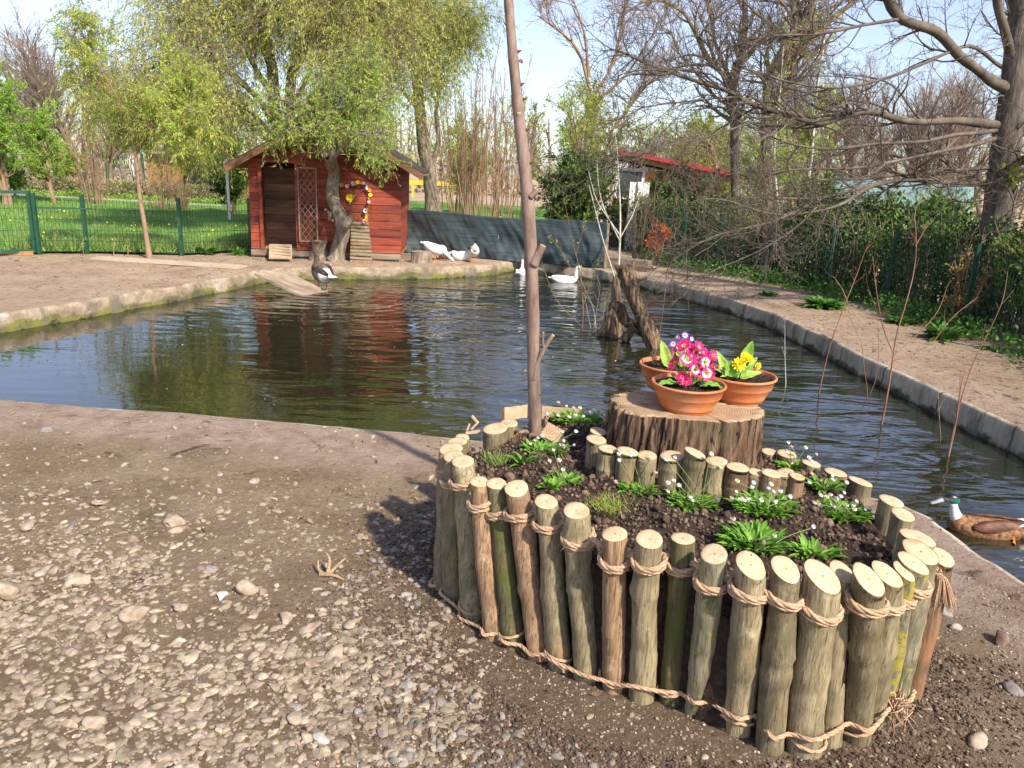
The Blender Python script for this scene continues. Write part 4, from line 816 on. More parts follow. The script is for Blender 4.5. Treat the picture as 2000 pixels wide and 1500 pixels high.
# density of the loose gravel, strongest in the left foreground
def gdens(q):
    x, y = q[:, 0], q[:, 1]; nz_ = np.array([mnoise.noise(Vector((a * 1.3, b * 1.3, 21))) + .6 * mnoise.noise(Vector((a * 4.5, b * 4.5, 22))) for a, b in q])
    d = np.clip(1.25 - (y - 1.6) / 1.7, 0, 1) * np.clip(1.2 - np.maximum(x + .3, 0) * .9, .35, 1) * (.8 + .9 * nz_) + np.clip((2.4 - y) / 1.0, 0, .55) * np.clip((-x - .2) / .6, 0, 1); return np.clip(d, .015, 1)
mb = MB()
q = rng.uniform([-2.9, 1.15], [2.6, 4.6], (60000, 2)); q = q[free(q)]; q = q[rng.uniform(0, 1, len(q)) < gdens(q) * .75 + .06][:26000]; s_ = .0022 + .0055 * rng.uniform(0, 1, len(q)) ** 2.2
blobs(mb, np.c_[q, zg(q) + s_ * .2], s_[:, None] * rng.uniform([.8, .7, .4], [1.5, 1.1, .8], (len(q), 3)), 1, .25)
q = rng.uniform([-.6, 1.1], [2.6, 2.9], (30000, 2)); q = q[free(q)][:15000]; s_ = .0014 + .0045 * rng.uniform(0, 1, len(q)) ** 3
blobs(mb, np.c_[q, zg(q) + s_ * .2], s_[:, None] * rng.uniform([.8, .7, .4], [1.5, 1.1, .8], (len(q), 3)), 1, .3)
tag(mb.build('grit', M_GRIT, smooth=False), kind='stuff')
mb = MB(); q = rng.uniform([-1.2, 1.1], [2.6, 3.0], (1500, 2)); q = q[free(q)]; s_ = .0012 + .0025 * rng.uniform(0, 1, len(q)) ** 2; blobs(mb, np.c_[q, zg(q) + s_], s_[:, None] * rng.uniform([.8, .7, .3], [1.8, 1.1, .6], (len(q), 3)), 1, .3); tag(mb.build('shell_grit', mat('pale_grit', [(.5, .46, .4), (.7, .67, .62)], 9, .8, 0), smooth=False), kind='stuff')
mb = MB()
q = rng.uniform([-3.0, 1.2], [-.05, 3.7], (44000, 2)); q = q[free(q, .05)]; q = q[rng.uniform(0, 1, len(q)) < gdens(q) ** 1.3 * .95][:13000]; s_ = .006 + .017 * rng.uniform(0, 1, len(q)) ** 2.2
blobs(mb, np.c_[q, zg(q) - s_ * .12], s_[:, None] * rng.uniform([.8, .6, .35], [1.7, 1.2, .6], (len(q), 3)), 2, .34)
q = rng.uniform([.2, 1.1], [2.6, 2.4], (2600, 2)); q = q[free(q, .05)][:600]; s_ = .004 + .010 * rng.uniform(0, 1, len(q)) ** 3
blobs(mb, np.c_[q, zg(q) + s_ * .12], s_[:, None] * rng.uniform([.9, .7, .4], [1.6, 1.1, .7], (len(q), 3)), 2, .2)
q = np.vstack([rng.uniform([-4.5, 3.4], [-.3, 4.55], (240, 2)), rng.uniform([-6, 8], [-2.5, 13], (300, 2))]); q = q[free(q)]; s_ = .007 + .014 * rng.uniform(0, 1, len(q)) ** 3
blobs(mb, np.c_[q, zg(q) + s_ * .2], s_[:, None] * rng.uniform([.9, .7, .4], [1.6, 1.1, .7], (len(q), 3)), 2, .2)
tag(mb.build('gravel', M_STONE, smooth=False), kind='stuff')
mb = MB(); a_ = rng.uniform(2.2, 4.6, 900); r_ = rng.uniform(.93, 1.35, 900); q = np.stack([.6 + r_ * .95 * np.cos(a_), 2.68 + r_ * np.sin(a_)], 1); q = q[free(q)]; s_ = .004 + .012 * rng.uniform(0, 1, len(q)) ** 2
blobs(mb, np.c_[q, zg(q) + s_ * .15], s_[:, None] * rng.uniform([.9, .7, .4], [1.6, 1.1, .8], (len(q), 3)), 2, .25); tag(mb.build('gravel', M_STONEG, smooth=False), kind='stuff')
mb = MB(); q = rng.uniform([-2.9, 1.25], [-.3, 3.4], (4000, 2)); q = q[free(q, .12)]; q = q[rng.uniform(0, 1, len(q)) < gdens(q) ** 1.5][:520]; s_ = rng.uniform(.012, .026, len(q)); blobs(mb, np.c_[q, zg(q) - s_ * .12], s_[:, None] * rng.uniform([.8, .6, .3], [1.5, 1.1, .5], (len(q), 3)), 2, .45); tag(mb.build('gravel', M_STONE), kind='stuff')
mb = MB(); a_ = rng.uniform(2.4, 6.0, 26000); r_ = .86 + np.abs(rng.normal(0, .26, 26000)); q = np.stack([.6 + r_ * .95 * np.cos(a_), 2.68 + r_ * np.sin(a_)], 1); q = q[free(q)]; s_ = .002 + .007 * rng.uniform(0, 1, len(q)) ** 3
blobs(mb, np.c_[q, zg(q) + s_ * .25], s_[:, None] * rng.uniform([.8, .7, .5], [1.4, 1.1, .9], (len(q), 3)), 1, .4); tag(mb.build('dark_crumbs', mat('dark_crumbs', [(.05, .034, .022), (.11, .076, .05), (.18, .13, .09)], 20, .95, .5, .004, 80, island=.5), smooth=False), kind='stuff')
GS = 'larger stones on the bare earth'
def stone(name, label, px, py, wpx, asp=.6, hh=.45, m=None, seed=0, rz=0):
    p = on_ground(px, py); d = wpx / FPX * np.linalg.norm(p - O0) / 2; r_ = np.random.default_rng(seed); mb = MB(); blobs(mb, [(0, 0, 0)], [(d * 1.08, d * asp * 1.08, d * hh * .8)], 3, .55, True, 0, r_)
    o = mb.build(name, m or M_STONE, None, True, (p[0], p[1], p[2] + d * hh * .08)); o.rotation_euler[2] = rz - math.atan2(mb.v[0][:, 1].ptp() if hasattr(np.ndarray, 'ptp') else 0, 1) * 0
    return tag(o, label, 'stone', GS)
named = [(35, 1160, 75, 'long flat pale stone at the left edge of the picture'), (152, 1145, 50, 'rounded pale stone right of the long flat one'), (265, 1200, 48, 'broad speckled stone in the middle of the left gravel'), (415, 1112, 34, 'round grey stone beside a dark leaf stain'),
         (490, 1155, 48, 'angular pale stone below the round grey one'), (355, 1185, 42, 'flat stone next to a white feather'), (185, 1228, 38, 'oblong tilted stone with a pitted end, left gravel'), (225, 1242, 38, 'smooth stone touching the pitted oblong one'), (560, 1210, 42, 'blocky pale stone leaning left near the gravel edge'),
         (607, 1232, 52, 'largest smooth tan stone near the right of the gravel'), (690, 1222, 52, 'speckled grey stone right of the largest tan one'), (652, 1288, 44, 'greenish tan stone with a shadowed facet'), (778, 1258, 34, 'upright oval tan stone nearest the planter'), (790, 1345, 40, 'grey-tan stone at the right end of the gravel, by two lesser ones'),
         (760, 1330, 24, 'small upright stone left of the grey-tan one'), (578, 1385, 36, 'square grey stone near the bottom middle'), (585, 1408, 36, 'flat grey stone just under the square one'), (690, 1355, 28, 'dark-sided stone in a hollow near the bottom middle'), (190, 1415, 38, 'oval stone standing in the bottom left gravel'), (150, 1480, 40, 'round stone at the bottom edge, left'),
         (498, 944, 30, 'bent pale stone lying alone on the smooth earth'), (92, 840, 28, 'flat grey stone alone near the pond edge, far left'), (125, 962, 20, 'small cream stone alone on the left earth'), (195, 988, 38, 'cream stone with a pointed end, left middle'), (60, 1025, 44, 'low cream stone at the left, above the long flat one'), (345, 1020, 56, 'flat white-tan stone on top of the gravel fan'),
         (345, 1038, 34, 'knobbly white stone in the gravel fan'), (140, 1030, 30, 'grey-cream stone between the low cream one and the gravel fan'), (425, 1000, 26, 'small grey stone at the top of the gravel fan'), (265, 1073, 34, 'smooth tan stone under the gravel fan'), (147, 1080, 34, 'knobbly cream stone on a dirt patch'), (600, 1450, 36, 'brown half-buried stone at the bottom middle'), (625, 1448, 40, 'white chalky lump of stone at the bottom middle')]
for i, (px, py, wp, lab) in enumerate(named):
    stone('stone', lab, px, py, wp * .92, rng.uniform(.6, .85), rng.uniform(.4, .55), mat('chalk', [(.42, .39, .34), (.55, .52, .47)], 20, .9, .6) if 'chalky' in lab else (M_STONEG if 'grey' in lab and i % 2 else M_STONE), 900 + i, rng.uniform(0, 3.1))
for i, (px, py, wp, lab) in enumerate([(1985, 1170, 22, 'dark clod on the pond-side earth at the right edge'), (1955, 1268, 40, 'largest dark clod on the right slope'), (1866, 1232, 26, 'dark pebble on the right slope beside the planter'), (1830, 1190, 44, 'half-buried grey stone under the rope tassel'), (1915, 1450, 34, 'tan stone in the bottom right corner'), (1975, 1365, 34, 'dark grey stone at the lower right edge')]):
    stone('stone', lab, px, py, wp, .75, .6, M_STONEG if 'grey' in lab or 'pebble' in lab else (M_STONE if 'tan' in lab else M_CLOD), 700 + i)
mb = MB(); q = np.vstack([rng.uniform([-2.8, 1.3], [2.4, 4.6], (150, 2)), rng.uniform([3.6, 5], [5.2, 12], (90, 2)), rng.uniform([-7, 8.5], [-3, 13], (90, 2))]); q = q[free(q)]; D = np.c_[rng.normal(size=(len(q), 2)), np.abs(rng.normal(0, .25, len(q)))]; leaves(mb, np.c_[q, zg(q) + .006], .028, .55, D, 0, .1); tag(mb.build('leaf_litter', mat('dead_leaf', [(.12, .07, .04), (.22, .14, .08)], 9, .9, 0, island=.5), smooth=False), kind='stuff')
mb = MB(); q = rng.uniform([-5.6, 4.9], [3.2, 12.5], (130, 2)); q = q[inside(q, PND)]; D = np.c_[rng.normal(size=(len(q), 2)), np.zeros(len(q))]; leaves(mb, np.c_[q, np.full(len(q), WL + .004)], .022, .5, D, 0, .0); tag(mb.build('floating_leaves', mat('floating_leaf', [(.30, .26, .12), (.50, .46, .30)], 9, .7, 0, island=.5), smooth=False), kind='stuff')
mb = MB(); c = on_ground(430, 1172); ps = [np.array([(0, 0, 0), (.012 * math.cos(a_), .012 * math.sin(a_) + .01, .012), (.024 * math.cos(a_), .024 * math.sin(a_) + .016, .018)]) for a_ in np.linspace(.3, 2.8, 16)]; tubes(mb, ps, [np.array([.0012, .001, .0006])] * 16, 4); tag(mb.build('feather', M_WHITE, None, True, tuple(c)), 'tiny white downy feather lying among the left gravel', 'feather')
# dry root on the ground
mb = MB(); c = on_ground(640, 1125); ps = [smoothpath([(0, 0, 0), (-.04, .02, .012), (-.05, .05, .04)], 6), smoothpath([(0, 0, 0), (.03, .03, .03), (.06, .06, .05)], 6), smoothpath([(-.03, 0, .005), (.03, -.02, .015), (.08, -.03, .0)], 6), smoothpath([(0, 0, .01), (.0, .04, .05), (-.02, .06, .07)], 6)]
tubes(mb, ps, [np.linspace(.010, .003, 6)] * 4, 6); tag(mb.build('dry_root', M_CUT_OLD, None, True, tuple(c)), 'pale forked dry root lying on the earth left of the planter', 'root')
mb = MB(); c = on_ground(1590, 1420); tubes(mb, [smoothpath([(-.05, -.04, .0), (0, 0, .02), (.03, .03, .05), (.05, .05, .09)], 8), smoothpath([(0, 0, .02), (.03, .0, .05)], 4)], [np.linspace(.004, .002, 8), np.array([.003, .003, .002, .001])], 5); tag(mb.build('dry_twig', M_REDTWIG, None, True, tuple(c)), 'small reddish twig leaning against the front log feet', 'twig')
# crumbs and straw on the far bank
mb = MB(); q = rng.uniform([-7.5, 8], [-.3, 13.4], (2500, 2)); q = np.vstack([q, rng.uniform([3.3, 5], [5.4, 13], (1500, 2))]); q = q[free(q)]; z = zg(q) + .004; a_ = rng.uniform(0, 3.14, len(q)); l_ = rng.uniform(.01, .05, len(q)); d_ = np.stack([np.cos(a_) * l_, np.sin(a_) * l_], 1)
tubes(mb, [np.array([[*(p - d), zz], [*(p + d), zz]]) for p, d, zz in zip(q, d_, z)], [np.array([.003, .002])] * len(q), 3); tag(mb.build('straw', mat('straw', [(.22, .14, .08), (.42, .32, .2)], 3, .9, 0, island=.4)), kind='stuff')

# ------------------------------------------------------------------ vectorised branching
def sprout(paths, radii, n, L, ang=(.5, 1.1), gn=.18, trop=0., seg=6, rs=.55, t0=.2, rmin=.002, r=rng, lenf=True, maxr=1.0):
    """n new shoots growing from the given paths"""
    ln = np.array([np.linalg.norm(np.diff(p, axis=0), axis=1).sum() for p in paths]); w_ = ln / ln.sum(); pi = r.choice(len(paths), n, p=w_); t = t0 + (1 - t0) * r.uniform(0, 1, n)
    out = np.zeros((n, seg, 3)); rad = np.zeros((n, seg)); P0 = np.zeros((n, 3)); D0 = np.zeros((n, 3)); r0 = np.zeros(n)
    for i in range(n):
        p = paths[pi[i]]; m = len(p) - 1; f = t[i] * m; k = min(int(f), m - 1); u = f - k
        P0[i] = p[k] * (1 - u) + p[k + 1] * u; D0[i] = p[k + 1] - p[k]; r0[i] = radii[pi[i]][k] * (1 - u) + radii[pi[i]][k + 1] * u
    D0 /= np.linalg.norm(D0, axis=1, keepdims=True) + 1e-9; q = r.normal(size=(n, 3)); q -= (q * D0).sum(1, keepdims=True) * D0; q /= np.linalg.norm(q, axis=1, keepdims=True) + 1e-9
    a = r.uniform(*ang, n)[:, None]; D = D0 * np.cos(a) + q * np.sin(a); LL = L * r.uniform(.5, 1.3, n) * ((1.15 - .6 * t) if lenf else 1); st_ = (LL / (seg - 1))[:, None]
    rb = np.clip(r0 * rs, rmin, maxr); X = P0.copy(); out[:, 0] = X; rad[:, 0] = rb
    wob = r.normal(size=(n, 3))
    for s in range(1, seg):
        wob = wob * .5 + r.normal(size=(n, 3)); D = D + wob * gn + np.array([0, 0, trop]); D /= np.linalg.norm(D, axis=1, keepdims=True); X = X + D * st_; out[:, s] = X; rad[:, s] = np.maximum(rb * (1 - .75 * s / (seg - 1)), rmin * .6)
    return list(out), list(rad)
def along(paths, n, r=rng, t0=.15, off=.02):
    paths = np.array(paths); i = r.integers(0, len(paths), n); m = paths.shape[1] - 1; f = (t0 + (1 - t0) * r.uniform(0, 1, n)) * m * .999; k = f.astype(int); u = (f - k)[:, None]
    P_ = paths[i, k] * (1 - u) + paths[i, k + 1] * u; D = paths[i, k + 1] - paths[i, k]; D /= np.linalg.norm(D, axis=1, keepdims=True) + 1e-9; return P_ + r.normal(0, off, (n, 3)), D
def wl(pts): return [W(*p) for p in pts]
def limb(pts, ra, rb, n=None):
    P_ = smoothpath(wl(pts) if len(pts[0]) == 3 else pts, n or max(8, len(pts) * 3)); return P_, np.linspace(ra, rb, len(P_)) ** 1
def tree(name, label, trunks, limbs, lv, lf=None, barkm=None, twigm=None, group=None, cat='tree', k=10, base=None, flare=1.35, top=0):
    """trunks/limbs: list of (path, radii); lv: list of sprout keyword dicts; lf: list of (count, leaf size, material, droop, aspect, which level)"""
    b = np.array(base) if base is not None else trunks[0][0][0].copy(); t = thing(name, label, cat, tuple(b), 0, group); mb = MB()
    for P_, r_ in trunks:
        r_ = r_.copy(); r_[0] *= flare; r_[1] *= 1 + (flare - 1) * .4
        jit = np.array([[mnoise.noise(Vector((*(p * 3),))) * .25] for p in P_]) * r_[:, None]; tubes(mb, [P_ - b + jit], [r_], k)
    mb.build('trunk', barkm or M_TREEBARK, t)
    allp = [p for p, r_ in trunks] + [p for p, r_ in limbs]; allr = [r_ for p, r_ in trunks] + [r_ for p, r_ in limbs]
    mb = MB()
    for P_, r_ in limbs: jj = np.array([1 + .35 * mnoise.noise(Vector(tuple(p_ * 2.3))) for p_ in P_]); kk = np.array([[mnoise.noise(Vector((*(p_ * 1.7),))), 0, mnoise.noise(Vector((*(p_ * 1.7 + 9),)))] for p_ in P_]) * r_[:, None] * .9; P2 = P_ + kk; P2[0] = P_[0]; P_[:] = P2; tubes(mb, [P_ - b], [r_ * jj], 9)
    if top: allp = [p[int(len(p) * top):] for p, r_ in trunks if len(p) - int(len(p) * top) > 2] + [p for p, r_ in limbs]; allr = [r_[int(len(p) * top):] for p, r_ in trunks if len(p) - int(len(p) * top) > 2] + [r_ for p, r_ in limbs]
    lev = [(allp, allr)]
    for j, kw in enumerate(lv):
        src = lev[kw.pop('src', -1)] if 'src' in kw else lev[-1]
        P_, r_ = sprout(*src, **kw); lev.append((P_, r_)); tubes(mb, [p - b for p in P_], r_, 4 if j == 0 else 3)
    if mb.v: mb.build('branches', twigm or barkm or M_TWIG, t)
    if lf:
        mb = MB(); ms = []
        for cnt, sz, m, dr, asp, li, jt in lf:
            P_, D = along(lev[li][0], cnt, off=sz * .3); leaves(mb, P_ - b, sz, asp, D, dr, jt, mi=len(ms)); ms.append(m)
        mb.build('crown', ms, t, smooth=False)
    return t
def upright(x, y, h, r_, lean=(0, 0), n=10, z0=0, gn=.04, r=rng):
    d = np.array([lean[0], lean[1], 1.]); P_ = [np.array([x, y, z0])]
    for i in range(n - 1): d = d + r.normal(0, gn, 3); d /= np.linalg.norm(d); P_.append(P_[-1] + d * h / (n - 1))
    return np.array(P_), np.linspace(r_, r_ * .35, n)

# --- far wood closing the horizon
rf = np.random.default_rng(77); mb = MB(); tr = [upright(rf.uniform(-62, 62), rf.uniform(48, 74), rf.uniform(3, 5.5), .11, (rf.normal(0, .08), 0), 7, 0, .06, rf) for _ in range(170)]
L1 = sprout([a for a, b in tr], [b for a, b in tr], 1700, 1.6, (.3, .8), .1, .06, 5, .5, .15, .02, rf); L2 = sprout(*L1, 9000, .8, (.3, .9), .15, .05, 4, .5, .1, .014, rf)
tubes(mb, [a for a, b in tr], [b for a, b in tr], 5); tubes(mb, *L1, 3); tubes(mb, *L2, 3)
P_, D = along(L2[0], 14000, rf, off=.2); mbl = MB(); leaves(mb, P_, .22, .5, D, 0, .8, rf, 1)
q = np.c_[rf.uniform(-62, 62, 14000), rf.uniform(46, 50, 14000), rf.uniform(0, 1, 14000) ** 1.5 * 2.4]; leaves(mb, q, .3, .6, None, 0, 1, rf, 2)
tag(mb.build('far_wood', [M_TWIGFAR, LF_YEL, LF_BROWN], smooth=False), kind='stuff')

# --- bare trees, one of three shapes each, behind the lawn and the hedge
def bare(seed, h=8.0, spread=1.0, col=None):
    r_ = np.random.default_rng(seed); tr = [upright(0, 0, h, .17, (.03, 0), 10, 0, .05, r_)]
    if seed % 2: tr.append(upright(.15, 0, h * .8, .11, (.25, .1), 9, 0, .06, r_))
    P_ = [a for a, b in tr]; R_ = [b for a, b in tr]; l1 = sprout(P_, R_, 34, h * .42 * spread, (.35, .8), .09, .10, 8, .6, .22, .02, r_); l2 = sprout(*l1, 260, h * .2, (.3, .8), .12, .06, 6, .6, .15, .010, r_); l3 = sprout(*l2, 1700, h * .09, (.3, .9), .16, .03, 4, .6, .1, .007, r_)
    t = thing('bare_tree', 'x', 'tree'); mb = MB(); tubes(mb, P_, R_, 8); mb.build('trunk', M_TWIGFAR, t); mb = MB(); tubes(mb, *l1, 4); tubes(mb, *l2, 3); tubes(mb, *l3, 3); mb.build('branches', M_TWIGFAR, t); return t
BT = [bare(1), bare(2), bare(3, spread=1.2)]; first = [True] * 3
BL = 'tall bare brown tree standing in the background beyond the pond'
ORD = 'first second third fourth fifth sixth seventh eighth ninth tenth eleventh twelfth thirteenth fourteenth fifteenth sixteenth seventeenth eighteenth nineteenth'.split()
spots = [(30, 40, .72), (75, 36, .74), (120, 34, .76), (165, 33, .78), (215, 30, .55), (245, 37, .62), (1500, 34, .62), (1560, 27, .6), (1620, 30, .66), (1670, 36, .75), (1700, 27, .55), (1760, 31, .65), (1790, 40, .8), (1830, 27, .6), (1890, 31, .7), (1950, 28, .7), (2060, 27, .8)]
for i, (px, Y, s_) in enumerate(spots):
    p = W(px, 330, Y); j = i % 3; loc = (p[0], Y, 0); rz = rng.uniform(0, 6.28)
    if first[j]: o = BT[j]; first[j] = False; o.location = loc; o.rotation_euler[2] = rz; o.scale = (s_,) * 3
    else: o = dup(BT[j], loc, rz, s_)
    o['group'] = 'bare trees in the far background'; o['label'] = 'bare brown background tree, %s from the left of those behind the %s' % (ORD[i if i < 6 else i - 6], 'far lawn' if i < 6 else 'right-hand hedge')

# --- leafy trees and shrubs
def bushy(name, label, px, pyb, Y, h, wpx, lfm, nl, sz=.1, trunks=3, spread=.5, k=6, trop=.08, dr=0, asp=.45, barkm=None, group=None, r0=.06, l1n=40, cat='tree', t0=.2, z0=0, ln=.12):
    p = W(px, pyb, Y); T_ = [upright(p[0] + rng.normal(0, .06), Y + rng.normal(0, .06), h * rng.uniform(.75, 1), r0, (rng.normal(0, ln) * (trunks > 1), rng.normal(0, .08) * (trunks > 1)), 9, z0, .06) for _ in range(trunks)]
    return tree(name, label, T_, [], [dict(n=l1n, L=wpx * spread, ang=(.4, 1.1), gn=.12, trop=trop, seg=7, t0=t0, rmin=.008), dict(n=l1n * 8, L=wpx * spread * .5, ang=(.4, 1.0), gn=.16, trop=trop * .5, seg=5, t0=.1, rmin=.005)], [(nl, sz, lfm, dr, asp, -1, .6)], barkm=barkm or M_TWIGB, twigm=barkm or M_TWIGB, group=group, k=k, cat=cat)
bushy('leafy_tree', 'bright green young tree filling the left edge of the photo', 15, 370, 22, 3.6, 2.5, LF_GREEN, 34000, .06, 5, .55, r0=.06, l1n=70)
bushy('leafy_tree', 'small bright green tree with two thin stems right of the taller left-edge tree', 108, 385, 24, 2.5, 1.8, LF_GREEN, 14000, .06, 2, .55, l1n=40)
bushy('leafy_tree', 'round light green tree behind the zebra path, left of the willow crown', 140, 330, 29, 1.9, 1.2, LF_YEL, 3500, .08, 2, .55, l1n=40)
bushy('shrub', 'low green shrub at the left end of the brown hedge', 28, 380, 25, 1.3, 1.2, LF_MID, 5000, .09, 3, .5, r0=.03, cat='shrub')
bushy('shrub', 'dark green shrub at the left side of the red shed', 455, 390, 22, 1.7, 1.4, LF_IVY, 9000, .08, 4, .5, r0=.03, cat='shrub')
bushy('leafy_tree', 'green leafy tree partly hidden behind the left eave of the red shed', 440, 380, 27, 3.4, 2.2, LF_MID, 8000, .1, 2, .5, r0=.05)
bushy('leafy_tree', 'pointed yellow-green tree with upswept branches beyond the dark tarpaulin fence', 1125, 420, 22, 3.9, 3.2, LF_YEL, 15000, .085, 8, .42, trop=.16, r0=.035, l1n=80, asp=.3, ln=.36)
bushy('shrub', 'large dark ivy-green shrub behind the right end of the tarpaulin fence', 1140, 450, 17.5, 1.6, 2.0, LF_DARK, 26000, .075, 7, .5, r0=.03, l1n=80, cat='shrub', t0=.02)
bushy('shrub', 'sunlit green climber on top of the dark shrub behind the tarpaulin fence', 1110, 450, 17.2, 1.7, 1.4, LF_IVY, 9000, .07, 4, .45, r0=.02, l1n=50, cat='shrub', t0=.5)
bushy('shrub', 'dark green shrub in front of the red-roofed cottage', 1310, 450, 17.5, 1.7, 1.2, LF_DARK, 9000, .07, 4, .5, r0=.02, cat='shrub', t0=.05)
bushy('leafy_tree', 'light green tree between the right willow and the bare shoots', 905, 420, 27, 3.4, 2.2, LF_YEL, 7000, .09, 3, .5, trop=.15)
bushy('shrub', 'ivy-dark shrub hiding the right part of the cottage wall', 1355, 450, 17.0, 1.45, 1.4, LF_DARK, 9000, .07, 5, .5, r0=.02, cat='shrub', t0=.05)
bushy('shrub', 'light green climbing shrub beside the white pillar', 1262, 450, 16.6, 1.25, .8, LF_IVY, 3000, .06, 4, .5, r0=.015, cat='shrub', t0=.1)
bushy('leafy_tree', 'light green tree behind the red cottage roof', 1400, 430, 27, 3.2, 3.0, LF_YEL, 15000, .10, 3, .55, trop=-.02)
bushy('leafy_tree', 'thin light green tree in front of the far bare trees, right of the cottage', 1560, 430, 21, 4.2, 1.5, LF_YEL, 7000, .07, 3, .5, trop=.2)
bushy('leafy_tree', 'slender pale green tree just left of the teal net tunnel', 1480, 430, 19, 2.8, 1.5, LF_GREEN, 5500, .07, 3, .5, trop=.15)
bushy('shrub', 'shrub with red young shoots beside the white wall', 1287, 510, 14.6, .75, .45, LF_RED, 1100, .06, 4, .5, r0=.01, l1n=20, cat='shrub')
# curly willow with a thin leaning stem (left of the shed)
def willow(name, label, trunks, limbs, n1, l1, nstr, lstr, nl, sz, mats, gn=.28, drop=-.22, bm=None, k=10, top=.6):
    return tree(name, label, trunks, limbs, [dict(n=n1, L=l1, ang=(.4, 1.2), gn=.2, trop=.02, seg=8, t0=.3, rmin=.008), dict(n=n1 * 4, L=l1 * .5, ang=(.4, 1.2), gn=.28, trop=-.03, seg=6, t0=.1, rmin=.005), dict(n=nstr, L=lstr, ang=(.6, 1.5), gn=gn, trop=drop, seg=7, t0=.1, rmin=.0032, lenf=False)],
                [(int(nl * f_), sz, m, .35, .24, -1, .5) for m, f_ in mats], barkm=bm or M_WILLOWBARK, twigm=bm or M_WILLOWBARK, k=k, top=top)
willow('young_willow', 'young curly willow with a slim leaning stem, standing before the green mesh fence',
       [limb([(292, 505, 12.2), (284, 450, 12.2), (274, 385, 12.25), (266, 310, 12.3), (262, 250, 12.35), (275, 190, 12.4)], .040, .018)],
       [limb([(266, 300, 12.3), (300, 250, 12.5), (345, 200, 12.7), (370, 150, 12.8)], .02, .01), limb([(264, 270, 12.3), (235, 215, 12.2), (215, 165, 12.1), (180, 110, 12), (160, 60, 12)], .02, .005), limb([(266, 270, 12.3), (310, 250, 12), (370, 235, 11.9)], .016, .008), limb([(266, 280, 12.4), (240, 255, 12.8), (215, 225, 13)], .014, .008)],
       56, .7, 1200, .30, 30000, .055, [(LF_GREEN, .45), (LF_WILLOW, .55)], bm=M_TWIGB, top=.75)
willow('willow', 'large curly willow with twin dark trunks rising behind the red shed',
       [limb([(562, 420, 17.5), (556, 330, 17.5), (538, 230, 17.6), (532, 150, 17.6), (515, 60, 17.6), (500, -60, 17.6)], .17, .09), limb([(575, 420, 17.4), (578, 320, 17.4), (566, 220, 17.3), (572, 130, 17.2), (600, 40, 17.2), (625, -60, 17.2)], .15, .07)],
       [limb([(500, 90, 17.2), (420, 90, 16.6), (340, 110, 16.2), (270, 150, 16)], .05, .012), limb([(560, 130, 17.2), (610, 110, 16.4), (690, 100, 15.8), (770, 110, 15.6)], .05, .012), limb([(535, 120, 17.6), (470, 60, 17.3), (400, 0, 17), (340, -50, 17)], .07, .02), limb([(570, 150, 17.2), (620, 60, 17), (690, 0, 17), (760, -60, 17)], .07, .02), limb([(538, 270, 17.6), (490, 220, 17), (440, 190, 16.6), (390, 215, 16.4)], .05, .02), limb([(538, 240, 17.6), (480, 170, 17.2), (420, 110, 17), (370, 50, 17), (330, 10, 17)], .08, .02), limb([(535, 190, 17.6), (470, 80, 17.4), (440, 0, 17.3)], .07, .02), limb([(570, 250, 17.3), (640, 150, 17), (700, 60, 16.9), (740, -20, 16.9)], .07, .02), limb([(538, 290, 17.6), (470, 230, 17.1), (400, 190, 16.6), (330, 170, 16.4)], .06, .02), limb([(575, 200, 17), (620, 110, 16.5), (655, 20, 16.4)], .05, .02)],
       190, 1.6, 6200, 1.25, 100000, .078, [(LF_WILLOW, .9), (LF_GREEN, .1)], gn=.2, drop=-.3)
willow('willow', 'gnarled willow with a crooked trunk growing right in front of the red shed',
       [limb([(655, 510, 12.9), (662, 485, 12.9), (670, 455, 12.9), (666, 430, 12.9), (655, 405, 12.9), (650, 375, 12.9), (652, 335, 12.95), (640, 300, 12.38)], .125, .095, 26), limb([(668, 445, 12.88), (676, 435, 12.30), (684, 428, 12.76)], .075, .06, 4), limb([(655, 395, 12.6), (645, 385, 12.55)], .06, .04, 4)],
       [limb([(642, 305, 12.38), (625, 270, 12.35), (600, 235, 12.30), (570, 205, 12.30), (540, 190, 12.30)], .09, .02), limb([(642, 300, 12.38), (650, 260, 12.38), (640, 200, 12.48), (620, 150, 12.58)], .08, .02), limb([(648, 305, 12.38), (680, 250, 12.35), (720, 205, 12.30), (760, 190, 12.30)], .07, .02), limb([(642, 300, 12.35), (618, 268, 12.2), (590, 250, 12.1), (560, 246, 12.1)], .035, .01), limb([(648, 310, 12.38), (690, 270, 12.10), (725, 262, 12.00), (755, 280, 12.00)], .045, .012), limb([(644, 305, 12.38), (665, 240, 12.38), (700, 170, 12.48), (720, 120, 12.58)], .07, .02)],
       70, .58, 1500, .36, 21000, .055, [(LF_GREEN, .65), (LF_WILLOW, .35)], k=16, top=.95)
willow('willow', 'tall slim willow with a forked trunk to the right of the shed roof',
       [limb([(848, 425, 18), (840, 350, 18), (828, 280, 18), (818, 200, 18), (812, 130, 18), (800, 40, 18), (790, -60, 18)], .17, .07), limb([(838, 335, 18), (856, 280, 18), (852, 220, 17.9), (862, 150, 17.9)], .07, .03)],
       [limb([(815, 170, 18), (850, 110, 18), (880, 60, 18), (900, 30, 18)], .05, .015), limb([(812, 130, 18), (780, 80, 18), (745, 40, 18)], .05, .015), limb([(820, 220, 18), (780, 170, 17.8), (750, 140, 17.8)], .04, .015)],
       90, 1.25, 2300, .75, 36000, .075, [(LF_WILLOW, .6), (LF_GREEN, .4)])
